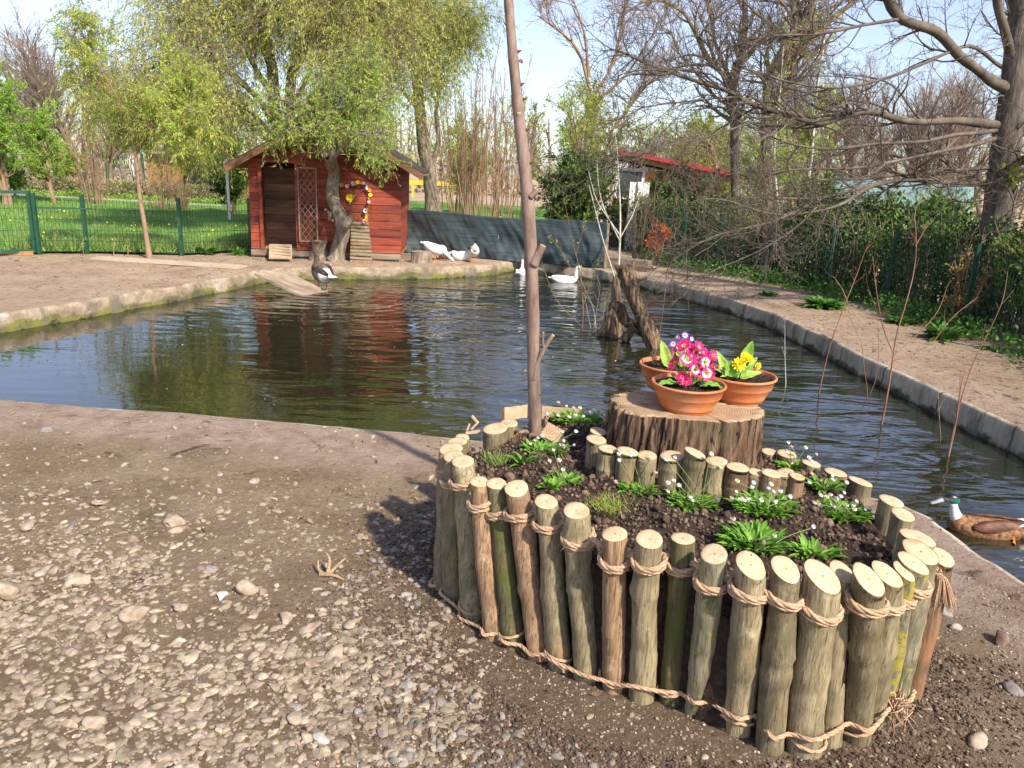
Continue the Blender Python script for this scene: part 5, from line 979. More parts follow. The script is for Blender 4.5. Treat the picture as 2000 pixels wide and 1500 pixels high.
willow('weeping_willow', 'yellow-green weeping tree with hanging strands above the red cottage roof', [limb([(1400, 440, 23), (1398, 330, 23), (1385, 280, 23)], .12, .06)], [limb([(1385, 285, 23), (1330, 275, 22.5), (1290, 280, 22.3)], .04, .015), limb([(1388, 280, 23), (1430, 270, 23), (1470, 285, 23)], .04, .015), limb([(1388, 285, 23), (1370, 268, 22), (1340, 290, 21.6)], .04, .015)],
       40, 1.0, 1100, 1.1, 12000, .07, [(LF_YEL, 1.)], gn=.08, drop=-.5)
t = thing('tree_stump', 'small cut stump against the foot of the gnarled willow', 'tree stump', tuple(G(625, 507))); mb = MB(); lathe(mb, [(.19, 0), (.15, .08), (.11, .2), (.12, .27), (.15, .31)], 16); mb.v[0] += rng.normal(0, .008, mb.v[0].shape); mb.build('bark', M_WILLOWBARK, t)
mb = MB(); lathe(mb, [(.148, .312), (.1, .318), (.001, .32)], 16); mb.build('cut_top', M_CUT_OLD, t)
# clumps of bare upright shoots
def shoots(label, px, py, Y, n, h, spread, m, rad=.012, r0=.22, base=None):
    p = G(px, py) if Y is None else W(px, py, Y); p[2] = 0; t = thing('bare_shrub', label, 'shrub', tuple(p)); P_ = []; R_ = []
    for i in range(n):
        a = rng.uniform(0, 6.283); d = rng.uniform(0, 1) ** .7; pth, rr = upright(r0 * d * math.cos(a), r0 * d * math.sin(a), h * rng.uniform(.6, 1.05), rad * rng.uniform(.6, 1.2), (spread * d * math.cos(a), spread * d * math.sin(a) * .6), 9, 0, .035); P_.append(pth); R_.append(rr)
    mb = MB(); tubes(mb, P_, R_, 5); mb.build('stems', m, t); l1 = sprout(P_, R_, n * 9, h * .16, (.25, .7), .08, .04, 5, .5, .3, .004); mb = MB(); tubes(mb, *l1, 3); l2 = sprout(*l1, n * 18, h * .06, (.3, .8), .1, .02, 4, .5, .1, .0035); tubes(mb, *l2, 3); mb.build('twigs', m, t); return t
shoots('tall fan of bare tan shoots rising behind the middle of the tarpaulin fence', 935, 420, 17.5, 36, 4.1, .18, M_TWIGB, .015, .6)
shoots('second clump of bare tan shoots between the right willow and the young tree', 985, 420, 18.5, 22, 3.6, .12, M_TWIGB, .015, .5)
shoots('thin bare shoots just left of the right willow trunk', 895, 420, 19, 22, 3.6, .12, M_TWIGB, .014, .4)
shoots('bare tan shrub on the far lawn edge, left of the zebra', 186, 370, 24, 30, 2.7, .22, M_TWIGB, .016, .35)
shoots('bare tan shrub on the far lawn edge, right of the zebra', 312, 380, 23, 22, 2.0, .2, M_TWIGB, .014, .3)
shoots('short dense twiggy bush on the lawn edge near the shed', 352, 388, 23, 46, 1.05, .45, M_TWIGB, .010, .15)
shoots('clump of thin bare stems beside the white wall behind the pond', 1250, 500, 15, 14, 1.5, .15, M_TWIG, .008, .3)
# forked bare trees on the right
tree('bare_tree', 'dark-limbed bare tree with a forked trunk left of the big grey tree, beyond the cottage', [limb([(1438, 430, 17), (1436, 330, 17), (1434, 240, 17), (1432, 170, 17), (1450, 100, 16.8), (1456, 30, 16.8), (1450, -50, 16.8)], .11, .05)],
     [limb([(1434, 200, 17), (1415, 150, 16.7), (1385, 115, 16.5), (1355, 60, 16.4), (1330, 20, 16.4), (1270, 0, 16.4), (1215, 30, 16.4)], .07, .015), limb([(1432, 170, 17), (1400, 90, 17.2), (1385, 20, 17.2), (1370, -40, 17.2)], .05, .02), limb([(1434, 210, 17), (1400, 190, 17), (1340, 120, 16.8), (1310, 90, 16.8)], .04, .01)],
     [dict(n=60, L=1.3, ang=(.4, 1.0), gn=.16, trop=.05, seg=7, rmin=.012), dict(n=420, L=.6, ang=(.4, 1.), gn=.2, trop=.04, seg=5, rmin=.008), dict(n=1900, L=.25, ang=(.4, 1.), gn=.2, trop=.04, seg=4, rmin=.006)])
tree('bare_tree', 'pale forked bare tree with twin leaning trunks behind the long grey branches', [limb([(1500, 430, 16), (1496, 300, 16), (1500, 170, 16), (1530, 100, 16), (1575, 30, 16), (1600, -40, 16)], .12, .06), limb([(1505, 250, 16), (1540, 160, 15.9), (1550, 60, 15.8), (1545, -40, 15.8)], .09, .05)],
     [limb([(1515, 140, 16), (1600, 60, 16), (1660, 10, 16), (1700, -20, 16)], .07, .03)],
     [dict(n=60, L=1.4, ang=(.4, 1.0), gn=.15, trop=.05, seg=7, rmin=.012), dict(n=420, L=.6, ang=(.4, 1.), gn=.2, trop=.04, seg=5, rmin=.008), dict(n=1700, L=.25, ang=(.4, 1.), gn=.2, trop=.04, seg=4, rmin=.006)], [(900, .05, LF_YEL, 0, .4, -1, .6)])
tree('bare_tree', 'pale bare tree with a wide fork against the sky, right of the young tree stem', [limb([(1165, 420, 26), (1160, 300, 26), (1158, 190, 26)], .10, .075)],
     [limb([(1158, 190, 26), (1130, 100, 26), (1090, 60, 26), (1050, 30, 26)], .06, .015), limb([(1158, 190, 26), (1195, 130, 26), (1210, 70, 26), (1220, 0, 26)], .06, .015), limb([(1160, 200, 26), (1220, 150, 26), (1260, 90, 26), (1290, 40, 26)], .05, .015), limb([(1150, 150, 26), (1140, 60, 26), (1120, 0, 26)], .06, .02), limb([(1200, 250, 26), (1250, 180, 26), (1290, 140, 26)], .06, .02)],
     [dict(n=70, L=1.5, ang=(.3, .9), gn=.12, trop=.08, seg=7, rmin=.012), dict(n=500, L=.8, ang=(.3, .9), gn=.15, trop=.06, seg=5, rmin=.008), dict(n=2300, L=.4, ang=(.3, .9), gn=.15, trop=.04, seg=4, rmin=.006)], barkm=M_WILLOWBARK, twigm=M_TWIGB)
# slim pale stems
for i, (pts, r_, lab) in enumerate([([(1560, 480, 14.5), (1570, 400, 14.5), (1585, 310, 14.5), (1592, 200, 14.5), (1606, 110, 14.5), (1612, 40, 14.5)], .035, 'slim pale leaning tree stem left of the teal net tunnel'),
        ([(1490, 560, 12.6), (1500, 480, 12.7), (1498, 380, 12.8), (1492, 290, 12.9), (1500, 180, 13)], .04, 'thin grey tree stem growing through the mesh fence'),
        ([(1535, 480, 14), (1520, 400, 14), (1512, 300, 14), (1522, 200, 14), (1530, 90, 14)], .026, 'thin pale tree stem with yellow-green tufts')]):
    tree('slim_tree', lab, [limb(pts, r_, r_ * .4)], [], [dict(n=26, L=.8, ang=(.3, .8), gn=.1, trop=.05, seg=6, rmin=.006), dict(n=120, L=.3, ang=(.4, .9), gn=.15, trop=.03, seg=4, rmin=.004)], [(700, .05, LF_YEL, .2, .4, -1, .6)], barkm=M_PALE if 'pale' in lab else M_TREEBARK, twigm=M_TWIG, k=8)

# --- the big grey tree on the right with its long low branches
by = 9.7
BIG = [([(1955, 250, by), (1900, 238, 9.5), (1850, 238, 9.3), (1780, 236, 9.1), (1700, 220, 8.9), (1650, 226, 8.8), (1600, 241, 8.7), (1540, 224, 8.6), (1470, 203, 8.5), (1420, 178, 8.4), (1350, 155, 8.3), (1290, 132, 8.2), (1230, 108, 8.1), (1200, 98, 8.1)], .082, .014),
       ([(1972, 178, by), (1930, 150, 9.5), (1880, 112, 9.3), (1820, 68, 9.1), (1770, 44, 9.0), (1745, 10, 9.0), (1735, -40, 9)], .115, .07),
       ([(1935, 365, by), (1850, 356, 9.4), (1770, 351, 9.2), (1690, 366, 9), (1600, 386, 8.8), (1520, 387, 8.7), (1440, 384, 8.6)], .062, .012),
       ([(1938, 330, by), (1850, 335, 9.5), (1760, 341, 9.3), (1680, 350, 9.1), (1600, 352, 9.0), (1520, 372, 8.9), (1450, 388, 8.8)], .05, .01),
       ([(1960, 255, by), (1880, 262, 9.4), (1810, 275, 9.1), (1720, 280, 8.9), (1640, 290, 8.8), (1570, 286, 8.7), (1510, 268, 8.6), (1440, 235, 8.5)], .045, .010),
       ([(1950, 270, by), (1870, 290, 9.2), (1790, 305, 8.9), (1700, 325, 8.7), (1620, 330, 8.6), (1540, 333, 8.5), (1480, 345, 8.4)], .045, .01),
       ([(1700, 365, 9), (1640, 400, 8.7), (1570, 417, 8.5), (1500, 416, 8.3), (1420, 392, 8.2), (1370, 390, 8.1), (1340, 400, 8.1)], .034, .008),
       ([(1620, 382, 8.8), (1540, 420, 8.4), (1480, 440, 8.2), (1400, 460, 8.0), (1340, 490, 7.9), (1300, 520, 7.8)], .028, .006),
       ([(1600, 402, 8.6), (1560, 440, 8.3), (1500, 480, 8.1), (1450, 505, 8.0), (1390, 530, 7.8), (1340, 560, 7.8)], .018, .005),
       ([(1758, 37, 9), (1690, 48, 8.8), (1600, 66, 8.6), (1540, 69, 8.5), (1500, 72, 8.4), (1450, 90, 8.4)], .036, .012),
       ([(1955, 130, by), (1900, 90, 9.5), (1850, 105, 9.2), (1790, 130, 9.0), (1700, 162, 8.8), (1620, 172, 8.6), (1540, 160, 8.5), (1480, 140, 8.4)], .04, .01),
       ([(1470, 240, 8.5), (1400, 262, 8.3), (1320, 280, 8.1), (1240, 296, 8.0), (1160, 322, 7.9)], .020, .006),
       ([(1440, 190, 8.4), (1370, 195, 8.2), (1300, 203, 8.1), (1240, 208, 8.0), (1215, 190, 8)], .018, .005),
       ([(1420, 178, 8.4), (1370, 150, 8.3), (1330, 110, 8.2), (1310, 60, 8.1)], .018, .005),
       ([(1985, 330, by), (1998, 310, 9.4), (2040, 280, 9.0), (2100, 240, 8.8)], .08, .05),
       ([(1980, 120, by), (1960, 60, 9.5), (1950, 0, 9.4), (1955, -60, 9.3)], .10, .06), ([(1985, 150, by), (2010, 80, 9.7), (2000, 20, 9.7), (1995, -60, 9.7)], .10, .07)]
bt = tree('big_tree', 'big grey leafless tree at the right edge reaching long low branches over the pond', [limb([(1928, 650, by), (1934, 590, by), (1940, 520, by), (1946, 460, by), (1952, 400, by), (1960, 330, by), (1972, 240, by), (1982, 160, by), (1990, 60, by), (1995, -60, by)], .22, .12, 26)],
     [limb([(b[0][0][0] + 22 + (b[0][0][2] < 9.7) * 5, b[0][0][1] + 6, by)] + b[0], b[1] * .60, b[2] * .7) for b in BIG], [dict(n=300, L=.95, ang=(.35, .95), gn=.15, trop=.05, seg=9, t0=.22, rmin=.0045, maxr=.015), dict(n=2300, L=.42, ang=(.4, 1.0), gn=.22, trop=.06, seg=6, t0=.1, rmin=.003), dict(n=8500, L=.16, ang=(.4, 1.0), gn=.22, trop=.10, seg=5, t0=.1, rmin=.0024)], barkm=M_TREEBARK, twigm=mat('grey_brown_twig', [(.065, .05, .038), (.13, .105, .08), (.20, .165, .125)], 5, .85, .5, .005, 40), k=20, flare=1.5)
tree('leafy_sprig', 'yellow-green sprig of leaves growing on the big tree trunk', [limb([(1945, 345, 9.45), (1965, 335, 9.4), (1985, 340, 9.35)], .008, .004)], [], [dict(n=12, L=.2, seg=4, rmin=.003)], [(220, .05, LF_YEL, .1, .6, -1, .6)], cat='sprig', flare=1)

# ------------------------------------------------------------------ hedge and mesh fence on the right bank
HL = np.array([(2.3, 18.2), (3.1, 15.8), (4.0, 13.9), (4.85, 12.4), (5.4, 10.9), (5.95, 9.3), (6.0, 7.9), (6.1, 6.4), (6.1, 5.2)])
def online(line, n, r=rng):
    s = np.r_[0, np.cumsum(np.linalg.norm(np.diff(line, axis=0), axis=1))]; t = r.uniform(0, s[-1], n); P_ = np.stack([np.interp(t, s, line[:, i]) for i in (0, 1)], 1); D = np.stack([np.interp(t + .1, s, line[:, i]) for i in (0, 1)], 1) - P_; D /= np.linalg.norm(D, axis=1, keepdims=True) + 1e-9; return P_, np.stack([-D[:, 1], D[:, 0]], 1), t
def hedge(name, label, line, n, H, thick, mats, sz, stems=150, lo=0., seed=3, jit=.35, sm=None, cat='hedge'):
    r_ = np.random.default_rng(seed); t = thing(name, label, cat, (line[0][0], line[0][1], 0)); P_, N_, tt = online(line, n, r_); top = H * np.array([1 + jit * mnoise.noise(Vector((a * .9, 0, seed))) + jit * .6 * mnoise.noise(Vector((a * 3.3, 5, seed))) for a in tt]); z = lo + (top - lo) * r_.uniform(0, 1, n) ** .8
    clump = np.array([mnoise.noise(Vector((a * 2.6, zz * 3.2, seed))) for a, zz in zip(tt, z)]); off = r_.uniform(-.5, .5, n) * thick + clump * .35 * thick; keep = clump + r_.normal(0, .15, n) > -.22
    X = np.c_[P_ + N_ * off[:, None], z][keep] - np.array([line[0][0], line[0][1], 0]); mb = MB(); sel = r_.integers(0, len(mats), len(X)); sel2 = np.where(clump[keep] + r_.normal(0, .2, len(X)) > .22, len(mats) - 1, np.minimum(sel, max(0, len(mats) - 2)))
    for i in range(len(mats)): leaves(mb, X[sel2 == i], sz, .5, None, .1, 1, r_, i)
    mb.build('foliage', mats, t, smooth=False); P_, N_, tt = online(line, stems, r_); ps = []; rs = []
    for p, nn in zip(P_, N_):
        b = np.array([*(p + nn * r_.uniform(-.4, .4) * thick), 0.]) - np.array([line[0][0], line[0][1], 0]); l = np.array([r_.normal(0, .12), r_.normal(0, .12), 1]); ps.append(np.array([b, b + l * H * .4, b + l * H * .75 + r_.normal(0, .05, 3), b + l * H + r_.normal(0, .08, 3)])); q = r_.uniform(.004, .018); rs.append(np.array([q, q * .8, q * .6, q * .4]))
    mb = MB(); tubes(mb, ps, rs, 4); mb.build('stems', sm or M_TWIG, t); return t
hedge('hedge', 'dark ivy-grown hedge behind the mesh fence along the right bank', HL, 52000, 1.15, .75, [LF_DARK, LF_DARK, LF_IVY], .06, 420)
HL2 = HL + np.array([.45, .5]); hedge('hedge', 'denser dark conifer hedge directly behind the ivy-grown one on the right bank', HL2, 30000, 1.2, .6, [LF_DARK, LF_DARK, LF_DARK, LF_IVY], .09, 60, seed=9)
bushy('shrub', 'green leafy shrub rising over the hedge in front of the teal net tunnel', 1800, 560, 12, 1.3, 1.3, LF_MID, 5000, .075, 5, .5, r0=.02, l1n=60, cat='shrub', t0=.45)
bushy('shrub', 'green leafy shrub before the left end of the teal net tunnel', 1600, 540, 13, 1.45, 1.3, LF_IVY, 4500, .07, 5, .5, r0=.02, l1n=60, cat='shrub', t0=.4)
bushy('shrub', 'green leafy shrub rising over the hedge beside the big trunk', 1690, 540, 12.5, 1.25, 1.3, LF_IVY, 5000, .075, 5, .5, r0=.02, l1n=60, cat='shrub', t0=.45)
bushy('shrub', 'dark shrub at the foot of the big tree by the right edge', 2010, 640, 8.6, 1.3, .9, LF_IVY, 7000, .055, 5, .5, r0=.015, l1n=60, cat='shrub', t0=.05)
bushy('flowering_shrub', 'forsythia with small yellow blossoms inside the hedge near the big trunk', 1885, 570, 9.0, .85, .5, M_YELLOW, 500, .022, 4, .5, r0=.008, l1n=30, cat='shrub')
# ground ivy along the fence foot
FL = np.array([(2.75, 15.6), (3.05, 14.25), (3.76, 13.16), (4.42, 12.17), (4.95, 10.8), (5.2, 9.5), (5.3, 8.0), (5.35, 6.6), (5.35, 5.2)])
r_ = np.random.default_rng(31); P_, N_, tt = online(FL, 11000, r_); z = r_.uniform(0, 1, 11000) ** 2 * .22; off = r_.normal(.12, .17, 11000); X = np.c_[P_ - N_ * off[:, None], z + .01]; X = X[np.array([mnoise.noise(Vector((a * 1.9, 2, 2))) for a in tt]) + r_.normal(0, .2, 11000) > -.15]; mb = MB(); leaves(mb, X, .05, .6, None, 0, 1, r_); tag(mb.build('ground_cover', LF_WEED, smooth=False), kind='stuff')
def meshfence(name, label, line, h, dx, dz, posts, wr=.0028, pr=.03, post_h=None, lean=0, m=None, pm=None, cat='fence', parent=None):
    line = np.array(line, float)[:, :2]; t = parent or thing(name, label, cat, (line[0][0], line[0][1], 0)); b = np.array([line[0][0], line[0][1], 0]); s = np.r_[0, np.cumsum(np.linalg.norm(np.diff(line, axis=0), axis=1))]
    def at(u): return np.array([np.interp(u, s, line[:, 0]), np.interp(u, s, line[:, 1]), 0]) - b
    mb = MB(); ps = []; n_ = int(s[-1] / dx)
    for i in range(n_ + 1): p = at(i * s[-1] / n_); ps.append(np.array([p + [0, 0, .03], p + [0, 0, h]]))
    tubes(mb, ps, [np.full(2, wr)] * len(ps), 4); zs = np.arange(.05, h + .001, dz); ps = []
    for z in zs:
        hp = [at(u) + [0, 0, z] for u in np.linspace(0, s[-1], 24)]; ps.append(np.array(hp) + [0, .004, 0])
    tubes(mb, ps, [np.full(24, wr * 1.2)] * len(ps), 4); mb.build('mesh_panel', m or M_DKGREEN, t)
    for i, u in enumerate(posts): p = at(u * s[-1]); mp = MB(); box(mp, p + [lean * .5, -.02, (post_h or h) / 2], (pr * 2, pr * 2, (post_h or h) + .02), rotm('Y', lean * .8)); mp.build('post', pm or M_GREENM, t, smooth=False)
    return t
meshfence('mesh_fence', 'dark green mesh fence running along the right bank in front of the hedge', FL, .95, .05, .2, [.02, .12, .2, .30, .41, .52, .66, .8, .95], .0024, .018, 1.0, pm=M_DKGREEN)
# left fence with its gate
zt = lambda px, py, Y: W(px, py, Y)[2]
f1 = [FENCE[2], FENCE[3], FENCE[4], FENCE[5]]
meshfence('mesh_fence', 'green welded mesh fence between the gate and the red shed, lawn behind it', f1, .86, .052, .165, [.2, .62, 1.0], .0032, .026, .92)
g0, g1 = FENCE[1] + (FENCE[1] - FENCE[2]) * .6, FENCE[2]
t = meshfence('mesh_gate', 'green mesh gate in a thick square-tube frame at the left edge', [g0, g1 - [.05, 0, 0]], .90, .055, .165, [], .0032, .03, 1.0, cat='gate')
b = np.array([g0[0], g0[1], 0]); ga = g0 - b; gb = g1 - b - [.05, 0, 0]; ga[2] = gb[2] = 0
for nm, p, q_, w_ in (('frame_rail', ga + [0, -.03, .95], gb + [0, -.03, .95], .045), ('frame_rail', ga + [0, -.03, .06], gb + [0, -.03, .06], .05), ('frame_post', gb + [0, -.03, .03], gb + [0, -.03, .972], .05), ('hinge_post', gb + [.07, -.03, 0], gb + [.07, -.03, .94], .05), ('brace', gb + [-.03, .22, .08], gb + [-.02, .0, .75], .035)): mp = MB(); bar(mp, p, q_, w_, w_); mp.build(nm, M_GREENM, t, smooth=False)
mp = MB(); bar(mp, ga + [-.4, -.08, .03], gb + [0, -.08, .03], .08, .06); tag(mp.build('timber_sill', M_BRWOOD, None, False, tuple(b)), 'reddish timber sill lying under the gate at the left edge', 'timber')
c3 = FENCE[2].copy(); d3 = c3 + (FENCE[3] - FENCE[2]) * .97; mp = MB(); bar(mp, (0, -.03, .72), (d3[0] - c3[0], d3[1] - c3[1] - .03, .72), .03, .03); tag(mp.build('fence_rail', M_GREENM, None, False, (c3[0] + .05, c3[1], 0)), 'thick green rail fixed across the fence bay right of the gate', 'rail')

# ------------------------------------------------------------------ far left: brown hedge, path, teal fence, zebra, shelter
q0, q1 = W(-60, 350, 29), W(480, 370, 27)
hedge('hedge', 'clipped brown leafless hedge at the far side of the lawn', np.array([q0[:2], (q0[:2] + q1[:2]) / 2, q1[:2]]), 26000, .62, .6, [LF_BROWN, LF_BROWN, LF_BROWN, LF_MID], .07, 200, jit=.12, sm=M_TWIGB)
hedge('flower_border', 'low green border with yellow flowers in front of the brown hedge', np.array([q0[:2] - [0, .9], q1[:2] - [0, .8]]), 6000, .2, .5, [LF_GREEN, LF_MID], .07, 10, jit=.7, cat='flower border', seed=5)
mb = MB(); bar(mb, (q0[0], q0[1] - 1.9, .05), (q1[0], q1[1] - 1.5, .05), .12, .07); tag(mb.build('kerb', mat('pale_kerb', [(.40, .36, .30), (.52, .48, .41)], 5, .9, .5), None, False), kind='structure')
meshfence('far_fence', 'teal mesh fence round the zebra paddock beyond the brown hedge', [W(-60, 330, 36), W(480, 345, 36)], 1.5, .12, .25, [0, .12, .25, .38, .5, .63, .75, .88, 1], .006, .05, 1.55, m=mat('teal_wire', [(.03, .14, .13), (.05, .19, .18)], 3, .6, 0))
M_ZEB = None
def zebra():
    m, nt, bs, N, L = nodes('zebra_stripes'); tc = N.new('ShaderNodeTexCoord'); wv = N.new('ShaderNodeTexWave'); wv.bands_direction = 'X'; wv.inputs['Scale'].default_value = 3.2; wv.inputs['Distortion'].default_value = 2.2; wv.inputs['Detail Scale'].default_value = 1.2; L.new(tc.outputs['Object'], wv.inputs['Vector']); r_ = ramp(N, [(.02, .018, .016), (.70, .66, .60)], [.42, .5]); L.new(wv.outputs[1], r_.inputs[0]); L.new(r_.outputs[0], bs.inputs['Base Color']); bs.inputs['Roughness'].default_value = .8
    p = W(236, 362, 38); t = thing('zebra', 'striped zebra standing in the paddock far behind the lawn, facing left', 'zebra', (p[0], p[1], p[2])); mb = MB(); S = 1.0
    loft(mb, [(-.95, 1.42, .07, .10), (-.84, 1.47, .10, .13), (-.66, 1.42, .10, .17), (-.45, 1.28, .17, .27), (-.1, 1.12, .25, .30), (.3, 1.08, .27, .29), (.6, 1.15, .23, .27), (.74, 1.12, .12, .18)], 16); loft(mb, [(-1.17, 1.22, .05, .06), (-1.05, 1.34, .06, .08), (-.9, 1.46, .09, .11), (-.8, 1.5, .07, .09)], 12)
    ps = []; rs = []
    for x, y, bk in ((-.4, .13, 0), (-.33, -.13, 0), (.52, .13, 1), (.62, -.13, 1)): ps.append(smoothpath([(x, y, 1.0), (x + .02 * bk, y, .75), (x + (.06 if bk else 0), y, .48), (x + .02, y, .22), (x, y, 0)], 9)); rs.append(np.array([.13, .12, .10, .07, .05, .045, .04, .038, .05]))
    tubes(mb, ps, rs, 8, cap=True); mb.build('body', m, t)
    mb = MB(); tubes(mb, [smoothpath([(.76, 0, 1.2), (.86, 0, 1.0), (.88, 0, .6)], 5)], [np.array([.03, .025, .02, .035, .02])], 6); mb.build('tail', m, t); mb = MB(); [loft(mb, [(-.86, 1.55, .02, .03), (-.85, 1.62, .025, .03), (-.84, 1.68, .01, .01)], 6)]; mb.build('ear', m, t)
zebra()
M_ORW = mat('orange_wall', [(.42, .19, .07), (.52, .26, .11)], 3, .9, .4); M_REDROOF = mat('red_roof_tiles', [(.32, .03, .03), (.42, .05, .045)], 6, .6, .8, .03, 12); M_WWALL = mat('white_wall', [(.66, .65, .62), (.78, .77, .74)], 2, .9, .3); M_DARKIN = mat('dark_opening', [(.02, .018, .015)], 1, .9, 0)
def far_shelter():
    p = W(395, 360, 31); t = thing('shelter', 'low brown animal shelter with an orange-brown wall far behind the lawn', 'building', (p[0], 31, 0)); mb = MB(); box(mb, (0, 0, .8), (3.2, 2.2, 1.6)); mb.build('wall', M_ORW, t, smooth=False)
    mb = MB(); box(mb, (0, -.1, 1.68), (3.8, 2.8, .10), rotm('Y', .06)); mb.build('roof', M_BRWOOD, t, smooth=False); mb = MB(); box(mb, (.3, -1.105, .62), (1.1, .03, 1.2)); mb.build('door_opening', M_DARKIN, t, smooth=False)
far_shelter()
# pale post by the shed, yellow barrier far behind
mb = MB(); p = W(444, 350, 20); lathe(mb, [(.001, 1.55), (.035, 1.55), (.035, 0)][::-1], 10); tag(mb.build('pipe', M_WHITE, None, True, (p[0], 20, 0)), 'thin white upright pipe at the left side of the shed', 'pipe')
mb = MB(); p = W(845, 385, 40); box(mb, (0, 0, .75), (2.6, .1, .22)); box(mb, (-1, 0, .4), (.1, .09, .8)); box(mb, (1, 0, .4), (.1, .09, .8)); tag(mb.build('barrier', mat('yellow_paint', [(.65, .42, .04), (.75, .5, .06)], 3, .6, 0), None, False, (p[0], 40, 0)), 'yellow barrier far away right of the shed', 'barrier')
# cottage
def cottage():
    a = W(1225, 420, 21); t = thing('cottage', 'orange-walled cottage with a red tiled roof, half hidden by greenery beyond the pond', 'building', (a[0], 21, 0)); rz = R(-6); t.rotation_euler[2] = rz
    mb = MB(); box(mb, (1.0, 1.5, .85), (2.7, 3.0, 1.7)); mb.build('wall', M_ORW, t, smooth=False)
    mb = MB(); zl, zr = 2.02, 1.78
    V = [(-.4, -.4, 2.12), (2.8, -.4, 1.62), (2.8, 3.3, 1.62), (-.4, 3.3, 2.12)]; V2 = [(x, y, z + .10) for x, y, z in V]; mb.add(V + V2, BOXF); mb.build('roof', M_REDROOF, t, smooth=False)
    mb = MB(); V = [(-.38, -.3, 1.98), (2.75, -.3, 1.5), (2.75, 3.2, 1.5), (-.38, 3.2, 1.98)]; mb.add(V + [(x, y, z + .13) for x, y, z in V], BOXF); mb.build('eave_boards', M_BRWOOD, t, smooth=False)
    mb = MB(); box(mb, (.0, -.03, 1.35), (.75, .06, .8)); w_ = mb.build('window', M_WWALL, t, smooth=False); mb = MB(); box(mb, (0, -.065, 1.35), (.6, .02, .65)); mb.build('pane', mat('window_glass', [(.05, .06, .06)], 1, .1, 0, spec=.6), w_, smooth=False)
cottage()
mb = MB(); p = W(1242, 440, 17.2); box(mb, (0, 0, .72), (.42, .2, 1.44)); box(mb, (.0, -.13, 1.0), (.10, .05, .9)); tag(mb.build('white_pillar', M_WWALL, None, False, (p[0], 17.2, 0)), 'white rendered pillar standing below the cottage, behind thin stems', 'pillar')
mb = MB(); p = W(1225, 440, 18.4); box(mb, (0, 0, .45), (1.6, .15, .9)); tag(mb.build('white_wall', M_WWALL, None, False, (p[0], 18.4, 0)), 'low white wall beside the white pillar, beyond the pond', 'wall')
# teal net tunnel
mb = MB(); a = W(1560, 400, 17); b_ = W(1900, 400, 15.5); n_ = 24; k = 20; dirv = (b_ - a); dirv[2] = 0; Ln = np.linalg.norm(dirv); dirv /= Ln; pr = np.array([-dirv[1], dirv[0], 0]); V = []
for i in range(n_):
    for j in range(k):
        an_ = math.pi * j / (k - 1); h_ = 1.70 * math.sin(an_) ** .7 * (1 + .012 * math.sin(i * 1.6)); V.append(dirv * Ln * i / (n_ - 1) + pr * (1.5 - 1.6 * math.cos(an_)) + np.array([0, 0, h_]))
idx = np.arange(n_ * k).reshape(n_, k); mb.add(np.array(V), np.stack([idx[:-1, :-1], idx[1:, :-1], idx[1:, 1:], idx[:-1, 1:]], -1).reshape(-1, 4)); o = mb.build('net_tunnel', mat('teal_net', [(.15, .23, .215), (.22, .31, .29)], 1.2, .55, .6, .03, 5), None, True, (a[0], a[1], 0)); tag(o, 'pale teal plastic net tunnel behind the hedge on the right', 'greenhouse'); o.modifiers.new('s', 'SOLIDIFY').thickness = .02

# ------------------------------------------------------------------ tarpaulin fence
def tarp():
    A = np.array([-2.25, 14.75, 0]); B = G(1180, 524); B[2] = 0; zA = W(785, 410, A[1])[2]; zB = W(1178, 436, B[1])[2]; n_, k = 150, 40; D = B - A; Ln = np.linalg.norm(D[:2]); nn = np.array([-D[1], D[0], 0]) / Ln * -1
    if nn[1] > 0: nn = -nn
    V = []
    for i in range(n_):
        for j in range(k):
            u = i / (n_ - 1); v = j / (k - 1); top = zA + (zB - zA) * u + .02 * math.sin(u * 9); p = A + D * u; z = top * v + .0
            a_ = u * Ln; f = .09 * mnoise.noise(Vector((a_ * 1.6 + v * 1.5, v * 1.2, 0))) + .07 * mnoise.noise(Vector((a_ * 4 - v * 2.4, v * 2.2, 3))) * (1.2 - v) + .02 * mnoise.noise(Vector((a_ * 11 + v * 5, v * 3, 6))); f *= (1.3 - v * .9); f += .05 * (1 - v) ** 3
            V.append(p + nn * f + np.array([0, 0, z]))
    idx = np.arange(n_ * k).reshape(n_, k); t = thing('tarpaulin_fence', 'dark blue-grey shade cloth stretched as a fence behind the far end of the pond', 'fence', tuple(A)); m, nt, bs, N, L = nodes('shade_cloth'); v = coords(N, L, (1, 1, 1), False)
    r_ = ramp(N, [(.018, .030, .034), (.036, .056, .062), (.065, .092, .098)], [.35, .5, .68]); L.new(noise(N, L, coords(N, L, (.25, .25, 6), False), 8, 8, .7), r_.inputs[0]); L.new(r_.outputs[0], bs.inputs['Base Color']); bs.inputs['Roughness'].default_value = .7; bump(N, L, noise(N, L, v, 90, 3), bs, .4, .004)
    o = MB().add(np.array(V) - A, np.stack([idx[:-1, :-1], idx[1:, :-1], idx[1:, 1:], idx[:-1, 1:]], -1).reshape(-1, 4)).build('cloth', m, t); o.modifiers.new('s', 'SOLIDIFY').thickness = .004
    for i in range(5):
        mp = MB(); p = D * i / 4 - nn * .07; box(mp, p + [0, 0, (zA + (zB - zA) * i / 4) / 2], (.05, .05, zA + (zB - zA) * i / 4)); mp.build('post', M_GREYWOOD, t, smooth=False)
tarp()
